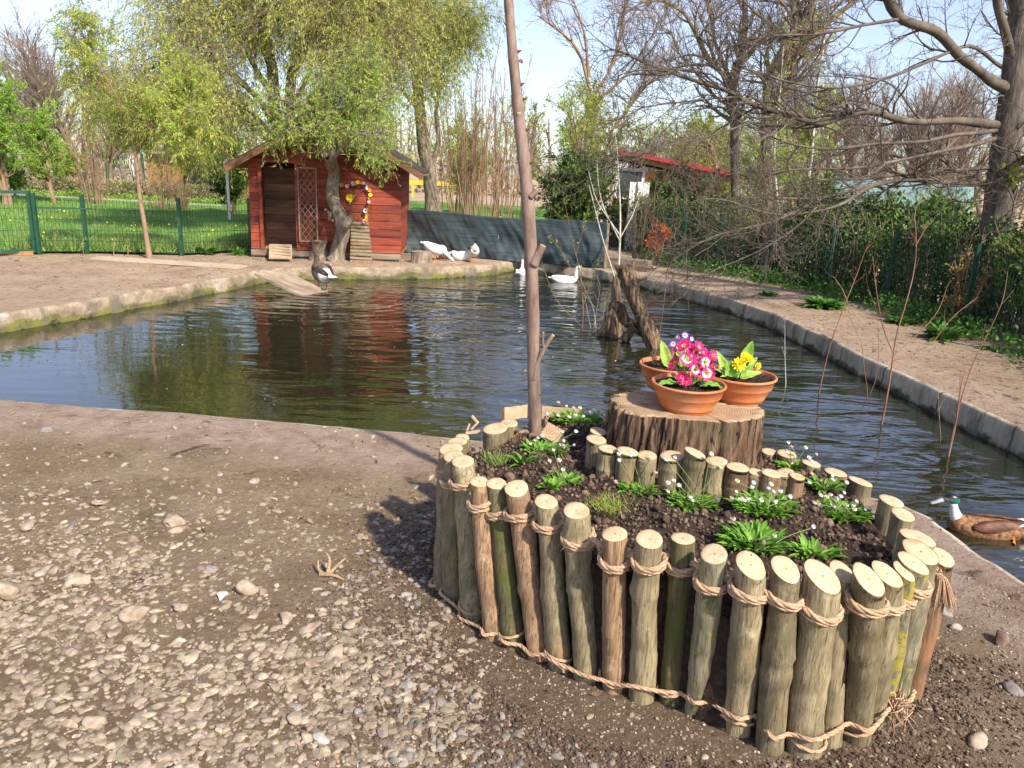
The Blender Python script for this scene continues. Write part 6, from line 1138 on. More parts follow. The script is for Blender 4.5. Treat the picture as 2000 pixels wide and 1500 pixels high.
mb = MB(); p = G(1215, 530); box(mb, (0, 0, .09), (1.1, .22, .2), rotm('Z', -.5)); mb.v[0] += rng.normal(0, .008, mb.v[0].shape); tag(mb.build('concrete_block', M_GREYWOOD, None, False, (p[0], p[1] + .4, 0)), 'low grey concrete block at the right end of the tarpaulin fence', 'concrete block')

# ------------------------------------------------------------------ red shed
SA = np.array([-4.50, 13.0, 0]); SB = np.array([-2.02, 13.18, 0]); sd = SB - SA; SW = np.linalg.norm(sd); sd /= SW; sn = np.array([sd[1], -sd[0], 0]); SRZ = math.atan2(sd[1], sd[0])
def PL(px, py, off=0.):
    """local (u, z) on the shed front, 'off' metres proud of the wall"""
    d = ray(px, py); o = SA + sn * off; t = ((o - O0) @ sn) / (d @ sn); p = O0 + d * t; return np.array([(p - SA) @ sd, p[2]])
M_BARGE = mat('barge_wood', [(.07, .035, .018), (.17, .085, .04), (.27, .15, .075)], 9, .8, .6, .008, 30, stretch=(.15, 1, 1))
def shed():
    t = thing('shed', 'small red wooden goose shed on stilts at the far bank, doorway open on the left', 'shed', tuple(SA), SRZ); m, nt, bs, N, L = nodes('red_stained_wood'); v = coords(N, L, (.2, 1, 1.6), False)
    r_ = ramp(N, [(.085, .017, .012), (.25, .042, .018), (.37, .085, .034)], [.34, .5, .68]); L.new(noise(N, L, v, 7, 9, .7), r_.inputs[0]); g = N.new('ShaderNodeNewGeometry'); hs = N.new('ShaderNodeHueSaturation'); mr = N.new('ShaderNodeMapRange'); mr.inputs[3].default_value = .7; mr.inputs[4].default_value = 1.2; L.new(g.outputs['Random Per Island'], mr.inputs[0]); L.new(mr.outputs[0], hs.inputs['Value']); L.new(r_.outputs[0], hs.inputs['Color'])
    c = mix(N, L, step(N, L, noise(N, L, coords(N, L, (.5, 1, 1), False), 4, 8, .75), .57, .72), hs.outputs[0], (.33, .15, .11)); L.new(c, bs.inputs['Base Color']); bs.inputs['Roughness'].default_value = .75; bump(N, L, noise(N, L, v, 30, 6), bs, .6, .006); global M_RED; M_RED = m
    u0, u1, u2, u3 = PL(488, 400)[0], PL(513, 400)[0], PL(578, 400)[0], PL(783, 420)[0]; zf = PL(640, 490)[1]; zd = PL(545, 319)[1]; eL = PL(440, 318, .35); eR = PL(825, 350, .35); um = (eL[0] + eR[0]) / 2; ze = (eL[1] + eR[1]) / 2; zp = ze + (um - eL[0]) * .56; dpt = 2.0
    zr = lambda u: zp - abs(u - um) * .56 - .03
    mb = MB(); ph = .132; z = zf; r2 = np.random.default_rng(4)
    def plank(a, b, z0, z1):
        a1, b1 = a, b
        # trim the plank to the roof slope at its upper edge
        lim = (zp - .03 - z1) / .56; at, bt_ = max(a, um - lim), min(b, um + lim); lim0 = (zp - .03 - z0) / .56; a1, b1 = max(a, um - lim0), min(b, um + lim0)
        if bt_ - at < .01 or b1 - a1 < .01: return
        y0 = -.012 - r2.uniform(0, .006); V = [(a1, y0 - .008, z0), (b1, y0 - .008, z0), (b1, .02, z0), (a1, .02, z0), (at, y0, z1), (bt_, y0, z1), (bt_, .02, z1), (at, .02, z1)]; mb.add(V, BOXF)
    while z < zp - .06:
        z1 = z + ph - .006
        if z + ph * .5 < zd:
            plank(u0, u1, z, z1); mid = u2 + (u3 - u2) * r2.uniform(.25, .75); plank(u2, mid - .002, z, z1); plank(mid + .002, u3, z, z1)
        else: mid = u0 + (u3 - u0) * r2.uniform(.3, .7); plank(u0, mid - .002, z, z1); plank(mid + .002, u3, z, z1)
        z += ph
    mb.build('front_wall', m, t, smooth=False)
    for nm, u in (('side_wall', u0), ('side_wall', u3)):
        mb = MB(); z = zf; s_ = 1 if u == u0 else -1
        while z < zr(u) - .05: box(mb, (u + .012 * s_, dpt / 2 + .02, z + ph / 2), (.02, dpt, ph - .006)); z += ph
        mb.build(nm, m, t, smooth=False)
    mb = MB(); z = zf; box(mb, ((u0 + u3) / 2, dpt + .03, (zf + ze) / 2), (u3 - u0, .03, ze - zf + .3)); mb.build('back_wall', M_BRWOOD, t, smooth=False)
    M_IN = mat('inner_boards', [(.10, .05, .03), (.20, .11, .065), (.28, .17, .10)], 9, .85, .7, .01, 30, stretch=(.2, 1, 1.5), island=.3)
    mb = MB(); z = zf
    while z < ze: box(mb, ((u1 + u2) / 2 - .03, .62 + r2.uniform(0, .006), z + ph / 2), (u2 - u1 + .3, .02, ph - .006)); box(mb, (u1 - .12, .34, z + ph / 2), (.02, .55, ph - .007)); box(mb, (u2 + .04, .34, z + ph / 2), (.02, .55, ph - .007)); z += ph
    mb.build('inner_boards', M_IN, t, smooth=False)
    mb = MB(); box(mb, ((u0 + u3) / 2, dpt / 2, zf - .03), (u3 - u0, dpt, .05)); mb.build('floor', M_BRWOOD, t, smooth=False); mb = MB(); q = np.c_[r2.uniform(u1 - .05, u2, 500), r2.uniform(-.02, .55, 500), np.full(500, zf + .006)]; tubes(mb, [np.array([a, a + [r2.normal(0, .03), r2.normal(0, .02), .008]]) for a in q], [np.array([.003, .002])] * 500, 3); mb.build('bedding', mat('straw_bedding', [(.42, .30, .16), (.55, .42, .24)], 5, .9, 0), t)
    # frame posts, lintel, skirt, stilts
    for nm, a, b, w_ in (('door_post', (u1 - .02, -.035, zf), (u1 - .02, -.035, zd), .05), ('door_post', (u2 + .03, -.035, zf), (u2 + .03, -.035, zd), .05), ('lintel', (u0 + .02, -.045, zd + .035), (u2 + .08, -.045, zd + .035), .05)): mb = MB(); bar(mb, a, b, w_, .05); mb.build(nm, m, t, smooth=False)
    mb = MB(); bar(mb, (u0, -.03, zf - .055), (u3, -.03, zf - .055), .06, .085); mb.build('skirt_beam', M_GREYWOOD, t, smooth=False)
    for u in np.linspace(u0 + .06, u3 - .06, 5):
        for y in (.1, dpt - .1): mb = MB(); box(mb, (u, y, zf / 2 - .05), (.10, .10, zf)); mb.build('stilt', M_GREYWOOD, t, smooth=False)
    mb = MB(); box(mb, ((u0 + u3) / 2, .6, zf / 2 - .02), (u3 - u0 - .1, .02, zf)); mb.build('underfloor_shade_sheet', M_DARKIN, t, smooth=False)  # near-black sheet: shade in the gap below the floor put into its colour
    mb = MB(); ps = [np.array([(u, -.055, 0), (u, -.055, zf - .01)]) for u in np.arange(u0, u3, .05)] + [np.array([(u0, -.055, z), (u3, -.055, z)]) for z in (.03, .09, .15)]; tubes(mb, ps, [np.full(2, .0022)] * len(ps), 4); mb.build('underfloor_mesh', mat('grey_wire', [(.25, .26, .26)], 2, .5, 0), t)
    # roof
    rf_ = t
    for s_, e in ((-1, eL), (1, eR)):
        e_u = e[0]; e_z = zp - abs(e_u - um) * .56; V = [(um, -.38, zp), (e_u, -.38, e_z), (e_u, dpt + .3, e_z), (um, dpt + .3, zp)]; V = V if s_ > 0 else V[::-1]; lo = [(x, y, z + .012) for x, y, z in V]; hi = [(x, y, z + .05) for x, y, z in V]; mb = MB(); mb.add(lo + hi, [tuple(q) for q in BOXF]); o = mb.build('roof', mat('roof_felt', [(.035, .03, .026), (.07, .06, .05)], 8, .9, .9, .02, 20), t, smooth=False)
        mb = MB(); bar(mb, (um, -.395, zp - .03), (e_u, -.395, e_z - .03), .025, .095); mb.build('barge_board', M_BARGE, o, smooth=False)
        mb = MB(); lo = [(x, y, z - .018) for x, y, z in V]; hi = [(x, y, z + .006) for x, y, z in V]; mb.add(lo + hi, BOXF); mb.build('soffit', M_BRWOOD, o, smooth=False)
    # lattice door swung open
    d0, d1 = u2 + .07, PL(621, 400)[0]; zb, zt2 = PL(600, 470)[1], PL(600, 328)[1]; dr = MB()
    for a, b in (((d0, zb), (d0, zt2)), ((d1, zb), (d1, zt2)), ((d0, zb), (d1, zb)), ((d0, zt2), (d1, zt2))): bar(dr, (a[0], -.10, a[1]), (b[0], -.10, b[1]), .02, .035, up=(0, 1, 0))
    o = dr.build('lattice_door', M_GREYWOOD, t, smooth=False); la = MB(); wd_ = d1 - d0; hg = zt2 - zb; stp = .095
    for s_ in (1, -1):
        k_ = -hg
        while k_ < wd_ + hg:
            # line x = k + s*(z) clipped to the door rectangle
            pts = []
            for zz in np.linspace(0, hg, 60):
                x = k_ + zz * .75 if s_ > 0 else wd_ - (k_ + zz * .75)
                if 0 <= x <= wd_: pts.append((d0 + x, zb + zz))
            if len(pts) > 3: bar(la, (pts[0][0], -.100 - .008 * s_, pts[0][1]), (pts[-1][0], -.100 - .008 * s_, pts[-1][1]), .007, .018, up=(0, 1, 0))
            k_ += stp
    la.build('lattice', M_GREYWOOD, o, smooth=False); return t, m
SHED, M_RED = shed()
def sh(px, py, off): u = PL(px, py, off); return SA + sd * u[0] + sn * off + np.array([0, 0, u[1]])
# ramps
t = thing('plank_ramp', 'pale plank ramp leading up to the open shed doorway', 'ramp', tuple(sh(548, 505, .55))); a = sh(548, 478, .04) - sh(548, 505, .55); mb = MB(); bar(mb, (0, 0, .0), a, .36, .02); mb.build('boards', mat('pale_plank', [(.34, .24, .15), (.50, .38, .25)], 8, .85, .6, .006, 30), t, smooth=False)
mb = MB(); [bar(mb, a * f_ + [-.16, 0, .018], a * f_ + [.16, 0, .018], .02, .015) for f_ in (.2, .4, .6, .8)]; mb.build('cleats', M_GREYWOOD, t, smooth=False)
t = thing('log_ladder', 'ladder-like ramp of thin split logs leaning on the shed right of the willow', 'ramp', tuple(sh(706, 512, .35))); top = sh(703, 436, .02) - sh(706, 512, .35)
for i in range(12):
    f_ = i / 11.; c = top * f_ * .98; w_ = .185 - .04 * f_; rr_ = .032 * rng.uniform(.8, 1.1); mb = MB(); P_ = smoothpath([c + [-w_, 0, rng.normal(0, .004)], c + [0, -.004, rng.normal(0, .006)], c + [w_, 0, rng.normal(0, .004)]], 7); tubes(mb, [P_], [np.full(7, rr_) * rng.uniform(.92, 1.06, 7)], 9, cap=True); mb.build('rung', M_LOG['bgb'[i % 3]] if i in (0, 5) else M_GREYWOOD if i % 2 else M_LOG['g'], t)
mb = MB(); [bar(mb, (s_ * .13, .03, 0), top + [s_ * .11, .03, 0], .03, .03) for s_ in (-1, 1)]; mb.build('stringers', M_GREYWOOD, t, smooth=False)
# garlands of paper flowers
def garland(label, pts, n_, cols, sz=.03):
    P_ = smoothpath([sh(*p, .05) for p in pts], n_); t = thing('garland', label, 'garland', tuple(P_[0])); mb = MB(); tubes(mb, [P_ - P_[0]], [np.full(n_, .006)], 4); mb.build('string', LF_MID, t)
    for i, p in enumerate(P_): mb = MB(); q = p - P_[0] + rng.normal(0, .012, 3); petal_flower(mb, q + [0, -.02, 0], (rng.normal(0, .3), -1, .3), sz * rng.uniform(.8, 1.3), 5, 0, 0, 1, cup=.6); leaves(mb, np.array([q] * 5), .05, .4, None, 0, 1, rng, 2); mb.build('paper_flower', [cols[i % len(cols)], M_YELLOW, LF_GREEN], t, smooth=False)
garland('colourful flower garland hung in an angle over the shed wall, right of the willow trunk', [(664, 360), (685, 362), (700, 358), (716, 360), (722, 380), (718, 405), (716, 425), (713, 435)], 22, [M_YELLOW, M_ORANGE, M_PINK, M_RED, M_WHITE, M_ORANGE], .032)
garland('short pink and orange garland on the shed wall left of the willow trunk', [(640, 412), (644, 420), (648, 430)], 6, [M_PINK, M_ORANGE, M_WHITE], .026)
mb = MB(); c = sh(683, 387, .04)
for k in range(3): petal_flower(mb, (0, -.012 * k, 0), (0, -1, .1), .066 * (1 - .25 * k), 6, 0, 0, 1 if k == 2 else 0, cup=.2 + .2 * k, notch=1.05, rot=k * .5)
leaves(mb, rng.normal(0, .02, (30, 3)), .09, .35, rng.normal(size=(30, 3)) * [1, .1, 1], 0, .2, rng, 2); tag(mb.build('paper_flower', [M_YELLOW, M_ORANGE, LF_YEL], None, False, tuple(c)), 'big yellow paper flower pinned on the shed door right of the willow trunk', 'paper flower')
# stump, blocks and short log by the shed
t = thing('tree_stump', 'low round stump on the far bank left of the resting geese', 'tree stump', tuple(G(823, 513))); mb = MB(); lathe(mb, [(.20, 0), (.18, .05), (.175, .19)], 22, sq=(1, .8)); mb.v[0] += rng.normal(0, .005, mb.v[0].shape); mb.build('bark', M_WILLOWBARK, t); mb = MB(); lathe(mb, [(.176, .188), (.1, .196), (.001, .197)], 22, sq=(1, .8)); mb.build('cut_top', M_CUT_OLD, t)
for px, py, lab, m, s_ in ((616, 500, 'pale green block tucked under the shed left of the willow', M_LOG['g'], (.17, .12, .12)), (672, 506, 'grey-green block under the shed right of the willow', M_GREYWOOD, (.22, .12, .1)), (765, 506, 'light beam lying under the right corner of the shed', M_GREYWOOD, (.7, .12, .09))):
    mb = MB(); box(mb, (0, 0, s_[2] / 2), s_); mb.v[0] += rng.normal(0, .005, mb.v[0].shape); p = G(px, py); tag(mb.build('block', mat('pale_block', [(.28, .30, .22), (.38, .38, .30)], 6, .9, .5) if 'pale' in lab else m, None, False, (p[0], p[1] + .08, 0)), lab, 'block')
mb = MB(); p = G(875, 508); tubes(mb, [np.array([(-.16, .05, .07), (0, .02, .075), (.16, 0, .07)])], [np.array([.075, .08, .07])], 12, cap=True); tag(mb.build('log', M_DRIFT, None, True, (p[0], p[1] + .05, 0)), 'short log lying between the white goose and the resting one', 'log')
mb = MB(); p = G(850, 512); blobs(mb, [(.0, -.1, .02), (.12, -.12, .015)], [(.07, .05, .04), (.05, .04, .03)], 2, .2); 
# board ramp into the water
mb = MB(); a = G(520, 535, .03); b = G(598, 571, WL + .01); d_ = b - a; d_ /= np.linalg.norm(d_); pts = [G(497, 533, .07), G(552, 526, .09), G(640, 568, WL + .01), G(590, 578, WL - .0)]; V = [p - a for p in pts]; V = [V[0], V[3], V[2], V[1]]; mb.add([v - [0, 0, .035] for v in V] + V, BOXF); tag(mb.build('board_ramp', M_GREYWOOD, None, False, tuple(a)), 'weathered board ramp sloping from the bank into the pond under the grey goose', 'ramp')
# slab on the left bank
mb = MB(); p = G(330, 515); box(mb, (0, 0, .02), (2.4, .28, .03), rotm('Z', -.14)); tag(mb.build('plank', mat('pale_board', [(.40, .31, .22), (.54, .44, .33)], 5, .9, .4), None, False, tuple(p)), 'long pale board lying flat on the earth before the mesh fence', 'board')

# ------------------------------------------------------------------ young tree in the planter
yb = G(1045, 842, .42); YY = yb[1]
trunk = smoothpath([yb - [0, 0, .06]] + wl([(1045, 842, YY), (1043, 760, YY), (1041, 640, YY), (1037, 500, YY), (1031, 400, YY), (1024, 320, YY + .02), (1016, 250, YY + .03), (1008, 170, YY + .05), (1001, 100, YY + .06), (993, 0, YY + .08), (985, -100, YY + .1)]), 60)
rad = np.interp(np.linspace(0, 1, 60), [0, .06, .1, .4, .6, .8, 1], [.038, .033, .030, .0285, .026, .021, .017])
for kt in (.28, .44, .56, .69, .80, .9): rad *= 1 + .10 * np.exp(-((np.linspace(0, 1, 60) - kt) / .012) ** 2)
t = thing('young_tree', 'slim leafless young tree with cut branch stubs growing from the planter', 'tree', tuple(yb)); mb = MB(); tubes(mb, [trunk - yb], [rad], 20); mb.build('trunk', M_YOUNGBARK, t)
for pts, ra, rb in (([(1042, 742), (1049, 710), (1058, 690), (1064, 676)], .013, .011), ([(1063, 680), (1072, 665), (1080, 655)], .011, .009), ([(1062, 682), (1060, 664), (1061, 650)], .007, .005), ([(1042, 517), (1050, 500), (1060, 480)], .022, .016), ([(1036, 385), (1044, 377), (1050, 372)], .014, .010), ([(1014, 226), (1013, 221)], .014, .012), ([(1016, 122), (1019, 117)], .010, .008)):
    P_ = smoothpath([W(*p, YY - .02) for p in pts], 7) - yb; mb = MB(); tubes(mb, [P_], [np.linspace(ra, rb, 7)], 10, cap=True); s_ = mb.build('branch_stub', M_YOUNGBARK, t); mb = MB(); d_ = P_[-1] - P_[-2]; d_ /= np.linalg.norm(d_); tubes(mb, [np.array([P_[-1], P_[-1] + d_ * .003])], [np.array([rb * .9, rb * .9])], 10, cap=True); mb.build('cut_face', M_CUT, s_)
mb = MB(); ps = []
for f_ in (.18, .3, .37, .48, .55, .63, .7, .74, .82, .88, .95):
    i = int(f_ * 59); a_ = rng.choice([0, 3.14]) + rng.normal(0, .4); d_ = np.array([math.cos(a_), -abs(math.sin(a_)) * .5 - .1, .35]); ps.append(np.array([trunk[i] - yb + d_ * rad[i] * .7, trunk[i] - yb + d_ * (rad[i] + .004), trunk[i] - yb + d_ * (rad[i] + .016)]))
tubes(mb, ps, [np.array([.010, .006, .0012])] * len(ps), 6); mb.build('thorns', mat('dark_thorn', [(.10, .045, .035), (.16, .08, .06)], 9, .7, 0), t)
mb = MB(); ps = [smoothpath([(0, 0, -.03), (.05 * math.cos(a_), .05 * math.sin(a_), -.01 + rng.uniform(0, .015)), (.11 * math.cos(a_ + .2), .11 * math.sin(a_ + .2), -.02)], 7) for a_ in (2.6, 3.3, 5.9, 0.4, 4.3)]; tubes(mb, ps, [np.linspace(.016, .006, 7)] * 5, 7); mb.build('roots', M_YOUNGBARK, t)

# ------------------------------------------------------------------ drowned snag and twigs in the pond
def px_path(pts, Y0, dY=0): return [W(p[0], p[1], Y0 + dY * i) for i, p in enumerate(pts)]
t = thing('driftwood_snag', 'drowned dead tree snag leaning in the pond, left of the flower pots', 'snag', tuple(G(1290, 690, WL))); b = np.array(t.location)
def gnarl(mbx, P_, R_, k=16, amp=.14, seed=1):
    P_ = np.array(P_); R_ = np.array(R_); T = np.gradient(P_, axis=0); T /= np.linalg.norm(T, axis=1, keepdims=True); ref = np.array([0, 1., 0]); S = np.cross(T, ref); S /= np.linalg.norm(S, axis=1, keepdims=True); U = np.cross(T, S); an_ = np.arange(k) * 2 * math.pi / k
    rr_ = np.array([[1 + amp * mnoise.noise(Vector((math.cos(a) * 2.5, math.sin(a) * 2.5, i * .12 + seed))) + amp * .8 * mnoise.noise(Vector((math.cos(a) * 7, math.sin(a) * 7, i * .1 + seed))) for a in an_] for i in range(len(P_))]) * R_[:, None]
    V = P_[:, None] + rr_[:, :, None] * (np.cos(an_)[None, :, None] * S[:, None] + np.sin(an_)[None, :, None] * U[:, None]); n_ = len(P_); idx = np.arange(n_ * k).reshape(n_, k); a = idx[:-1]; bb = np.roll(a, -1, 1); c = idx[1:]; d = np.roll(c, -1, 1); V = np.vstack([V.reshape(-1, 3), P_[0], P_[-1]])
    mbx.add(V, [tuple(q) for q in np.stack([a, bb, d, c], -1).reshape(-1, 4)] + [((j + 1) % k, j, n_ * k) for j in range(k)] + [(idx[-1][j], idx[-1][(j + 1) % k], n_ * k + 1) for j in range(k)]); return mbx
P_ = smoothpath(px_path([(1300, 715), (1285, 685), (1262, 635), (1242, 590), (1228, 550), (1218, 522)], 8.15, .02), 34); mb = MB(); gnarl(mb, P_ - b, np.interp(np.linspace(0, 1, 34), [0, .5, .85, 1], [.08, .07, .085, .065]), 28, .45); mb.build('leaning_log', M_DRIFT, t)
mb = MB()
for e in ((1205, 512), (1214, 518), (1226, 516), (1238, 508), (1232, 520), (1210, 530)): gnarl(mb, smoothpath(px_path([(1222, 545), (e[0], e[1] + 8), e], 8.25), 6) - b, [.05, .045, .035, .028, .018, .006], 7, .3)
for pts, r_ in (([(1238, 540), (1252, 545), (1262, 541)], .03), ([(1240, 548), (1246, 560), (1242, 568)], .02)): gnarl(mb, smoothpath(px_path(pts, 8.2), 8) - b, np.linspace(r_, .004, 8), 7, .3)
mb.build('splintered_top', M_DRIFT, t)
P_ = smoothpath(px_path([(1160, 658), (1185, 645), (1197, 615), (1204, 590), (1203, 560), (1201, 540)], 8.7, .0), 26); mb = MB(); gnarl(mb, P_ - b, np.interp(np.linspace(0, 1, 26), [0, .25, .5, .8, 1], [.035, .085, .07, .045, .02]), 20, .3, 5); gnarl(mb, smoothpath(px_path([(1204, 665), (1203, 640), (1204, 610)], 8.65), 10) - b, np.interp(np.linspace(0, 1, 10), [0, .5, 1], [.095, .085, .06]), 20, .3, 8); mb.build('root_stump', M_DRIFT, t)
P_ = smoothpath(px_path([(1195, 592), (1208, 600), (1218, 622), (1240, 638), (1262, 652), (1285, 652)], 8.35), 22); mb = MB(); gnarl(mb, P_ - b, np.interp(np.linspace(0, 1, 22), [0, .2, .7, 1], [.035, .065, .05, .02]), 12, .3, 3); gnarl(mb, smoothpath(px_path([(1218, 665), (1230, 648), (1248, 640)], 8.4), 10) - b, np.linspace(.06, .03, 10), 10, .3, 4); mb.build('crossing_branch', M_DRIFT, t)
def twig(label, paths, Y, r0, m, leafm=None, nl=0, name='pond_twig', cat='twig'):
    P_ = [smoothpath([W(p[0], p[1], Y + (p[2] if len(p) > 2 else 0)) for p in pt], 16) for pt in paths]; b = P_[0][0].copy(); t = thing(name, label, cat, tuple(b), 0, 'twigs standing in the pond' if name == 'pond_twig' else 'stalks at the mesh fence foot' if cat == 'stalk' else None); mb = MB(); r0 *= .78; R_ = [np.linspace(r0 if i == 0 else r0 * .6, r0 * .25, 16) for i in range(len(P_))]; P_[0][0][2] -= .1
    l1 = sprout(P_, R_, 5 * len(P_), .14, (.3, .9), .1, .03, 4, .5, .3, .0016); tubes(mb, [p - b for p in P_], R_, 6); tubes(mb, [p - b for p in l1[0]], l1[1], 3); mb.build('stems', m, t)
    if nl: q, D = along(P_, nl, off=.01); mb = MB(); leaves(mb, q - b, .045, .45, D, 0, .8); mb.build('leaves', leafm or LF_YEL, t, smooth=False)
    return t
def wy(px, py): return G(px, py, WL)[1]
twig('short straight pale twig standing in the water nearest the right flower pot', [[(1535, 757), (1533, 690), (1533, 625)]], wy(1535, 757), .006, M_PALE)
twig('long reddish twig leaning right out of the water, second from the pots', [[(1599, 770), (1612, 710), (1628, 655), (1650, 595), (1672, 540), (1690, 490), (1703, 466)], [(1655, 590), (1645, 565), (1628, 540)]], wy(1599, 770), .009, M_REDTWIG)
twig('pair of thin reddish twigs meeting in a V at the water', [[(1697, 777), (1688, 720), (1682, 670), (1660, 620), (1655, 590), (1640, 555)], [(1697, 775), (1712, 735), (1716, 680), (1712, 610), (1695, 560), (1690, 520)]], wy(1697, 777), .005, M_REDTWIG)
twig('tallest branching twig in the water with a red lower stem', [[(1722, 830), (1735, 760), (1744, 700), (1752, 650), (1770, 590), (1785, 530), (1790, 470), (1786, 420), (1795, 392)], [(1745, 690), (1725, 640), (1712, 570), (1704, 500)], [(1746, 695), (1790, 655), (1830, 610), (1850, 560), (1858, 548)], [(1746, 705), (1780, 690), (1820, 670), (1860, 620), (1910, 580)], [(1788, 480), (1805, 450), (1812, 430)]], wy(1726, 828), .011, M_REDTWIG)
twig('dark red twig cluster in the water at the far right, one shoot curving up', [[(1852, 892), (1866, 830), (1876, 760), (1885, 722)], [(1858, 860), (1880, 770), (1905, 700), (1940, 630), (1960, 580), (1968, 530)], [(1856, 870), (1872, 800), (1876, 722)]], wy(1852, 892), .010, M_REDTWIG)
twig('thin short red twig left of the far right cluster', [[(1838, 862), (1834, 810), (1832, 770)]], wy(1838, 862), .004, M_REDTWIG)
twig('red twig rising from behind the leaning snag', [[(1275, 690), (1290, 640), (1300, 560), (1308, 480), (1318, 400), (1326, 330), (1332, 300)]], 8.2, .007, M_REDTWIG)
twig('tall yellowish budding twig in the water right of the young tree', [[(1136, 660), (1139, 600), (1132, 530), (1118, 470), (1108, 420), (1098, 370)], [(1135, 560), (1095, 490), (1070, 460)], [(1125, 500), (1140, 440), (1150, 400)], [(1138, 600), (1165, 520), (1178, 505)], [(1139, 640), (1090, 590), (1060, 520), (1050, 470)]], 9.0, .009, M_TWIGB, LF_YEL, 110)
twig('group of thin pale twigs branching low in the water left of the snag', [[(1165, 648), (1158, 600), (1140, 560), (1128, 520)], [(1160, 640), (1168, 590), (1172, 560), (1166, 540)], [(1154, 642), (1144, 590), (1142, 560)], [(1162, 600), (1140, 575)]], 9.1, .006, M_PALE)
twig('single pale twig between the twig group and the snag', [[(1176, 640), (1180, 600), (1184, 570)]], 9.15, .004, M_PALE)
twig('pale young stems in a fan rising from the far bank behind the snag', [[(1208, 528), (1211, 460), (1211, 400), (1207, 330), (1204, 280), (1190, 200)], [(1210, 470), (1190, 430), (1165, 390), (1148, 330)], [(1211, 460), (1185, 420), (1170, 370), (1166, 310)], [(1200, 540), (1178, 470), (1160, 400), (1150, 360)], [(1211, 465), (1235, 420), (1250, 380)]], 13.0, .026, M_PALE, LF_YEL, 60, 'slim_tree', 'tree')
twig('greenish stem standing upright beside the root stump of the snag', [[(1217, 665), (1216, 620), (1208, 560), (1200, 500)]], 8.5, .011, M_WILLOWBARK)

# ------------------------------------------------------------------ weeds on the right bank and by the fence
def weed(label, px, py, n_, L_, hgt=.6, m=None, name='weed'):
    p = G(px, py); p[2] = zground(p[0], p[1]); t = thing(name, label, 'weed', tuple(p), 0, 'weeds on the banks'); mb = MB()
    for i in range(n_): a_ = rng.uniform(0, 6.283); d_ = rng.uniform(0, L_ * .5); bigleaf(mb, (d_ * math.cos(a_), d_ * math.sin(a_), 0), (math.cos(a_), math.sin(a_), rng.uniform(.1, hgt * 2)), L_ * rng.uniform(.5, 1), L_ * .28, curl=.3)
    mb.build('leaves', m or LF_WEED, t); return t
weed('small weed rosette on the right bank rim, farthest of the five', 1500, 578, 50, .14); weed('broad patch of weeds against the fence foot behind the red twig', 1610, 600, 130, .26, .5); weed('dark weed rosette between the tall twig and the fence', 1762, 632, 60, .20, .4)
weed('bushy dark green weed standing on the right bank below the big trunk', 1840, 665, 110, .22, .9); weed('flat sparse weed on the sandy right bank near the edge of the photo', 1940, 685, 16, .16, .2)
for i, (px, py, L_) in enumerate([(1660, 560, .3), (1720, 580, .34), (1575, 555, .2)]): weed(['tall broad-leaved weed at the foot of the hedge behind the red twig', 'largest broad-leaved weed at the hedge foot behind the tall twig', 'leafy weed at the hedge foot, left of the broad-leaved ones'][i], px, py, 46, L_, 1.3)
for i, (px, py) in enumerate([(108, 498), (163, 497), (222, 497), (250, 498)]): twig(['dry seed stalk at the fence foot just right of the gate', 'short dry stalk by the second fence post', 'dry stalk with yellowish leaves left of the young willow', 'leafy yellow stalk beside the young willow stem'][i], [[(px, py), (px - 1, py - 25), (px + 1, py - (60 if i == 0 else 30))]], 12.25, .010, M_TWIGB, LF_YEL, 20, 'dry_stalk', 'stalk')
weed('tuft of broad green leaves at the fence foot near the shed', 405, 497, 40, .22, 1.2); weed('green tuft of weeds at the fence foot beside the last post', 470, 498, 40, .2, 1.4)
mb = MB(); q = scatter_in(np.array([(-9, 13), (-6, 13.2), (-5.5, 18), (-13, 22), (-16, 18)]), 700); q = q[[mnoise.noise(Vector((a * .7, b * .7, 0))) > 0 for a, b in q]]; leaves(mb, np.c_[q, np.full(len(q), .14)], .035, 1.0, None, 0, 1); tag(mb.build('dandelions', M_YELLOW, smooth=False), kind='stuff')

# ------------------------------------------------------------------ geese and duck
def legs(t, at, h, m=M_ORANGE, spread=.06):
    for s_ in (-1, 1):
        mb = MB(); x, z = at; tubes(mb, [smoothpath([(x, s_ * spread, z), (x + .015, s_ * spread, z * .45), (x, s_ * spread, .012)], 6)], [np.array([.016, .012, .009, .009, .009, .010])], 7)
        for a_ in (-.4, 0, .4): tubes(mb, [np.array([(x, s_ * spread, .012), (x + .05 * math.cos(a_), s_ * spread + .05 * math.sin(a_), .006), (x + .085 * math.cos(a_), s_ * spread + .085 * math.sin(a_), .004)])], [np.array([.009, .007, .003])], 5)
        mb.add([(x, s_ * spread, .008), (x + .08 * math.cos(.4), s_ * spread + .08 * math.sin(-.4), .004), (x + .085, s_ * spread, .005), (x + .08 * math.cos(.4), s_ * spread + .08 * math.sin(.4), .004)], [(0, 1, 2), (0, 2, 3)]); mb.build('leg', m, t)
def wing(t, pts, s_, m, thick=.02, name='wing'):
    mb = MB(); loft(mb, pts, 12); mb.v[0][:, 1] = mb.v[0][:, 1] + s_; mb.build(name, m, t)
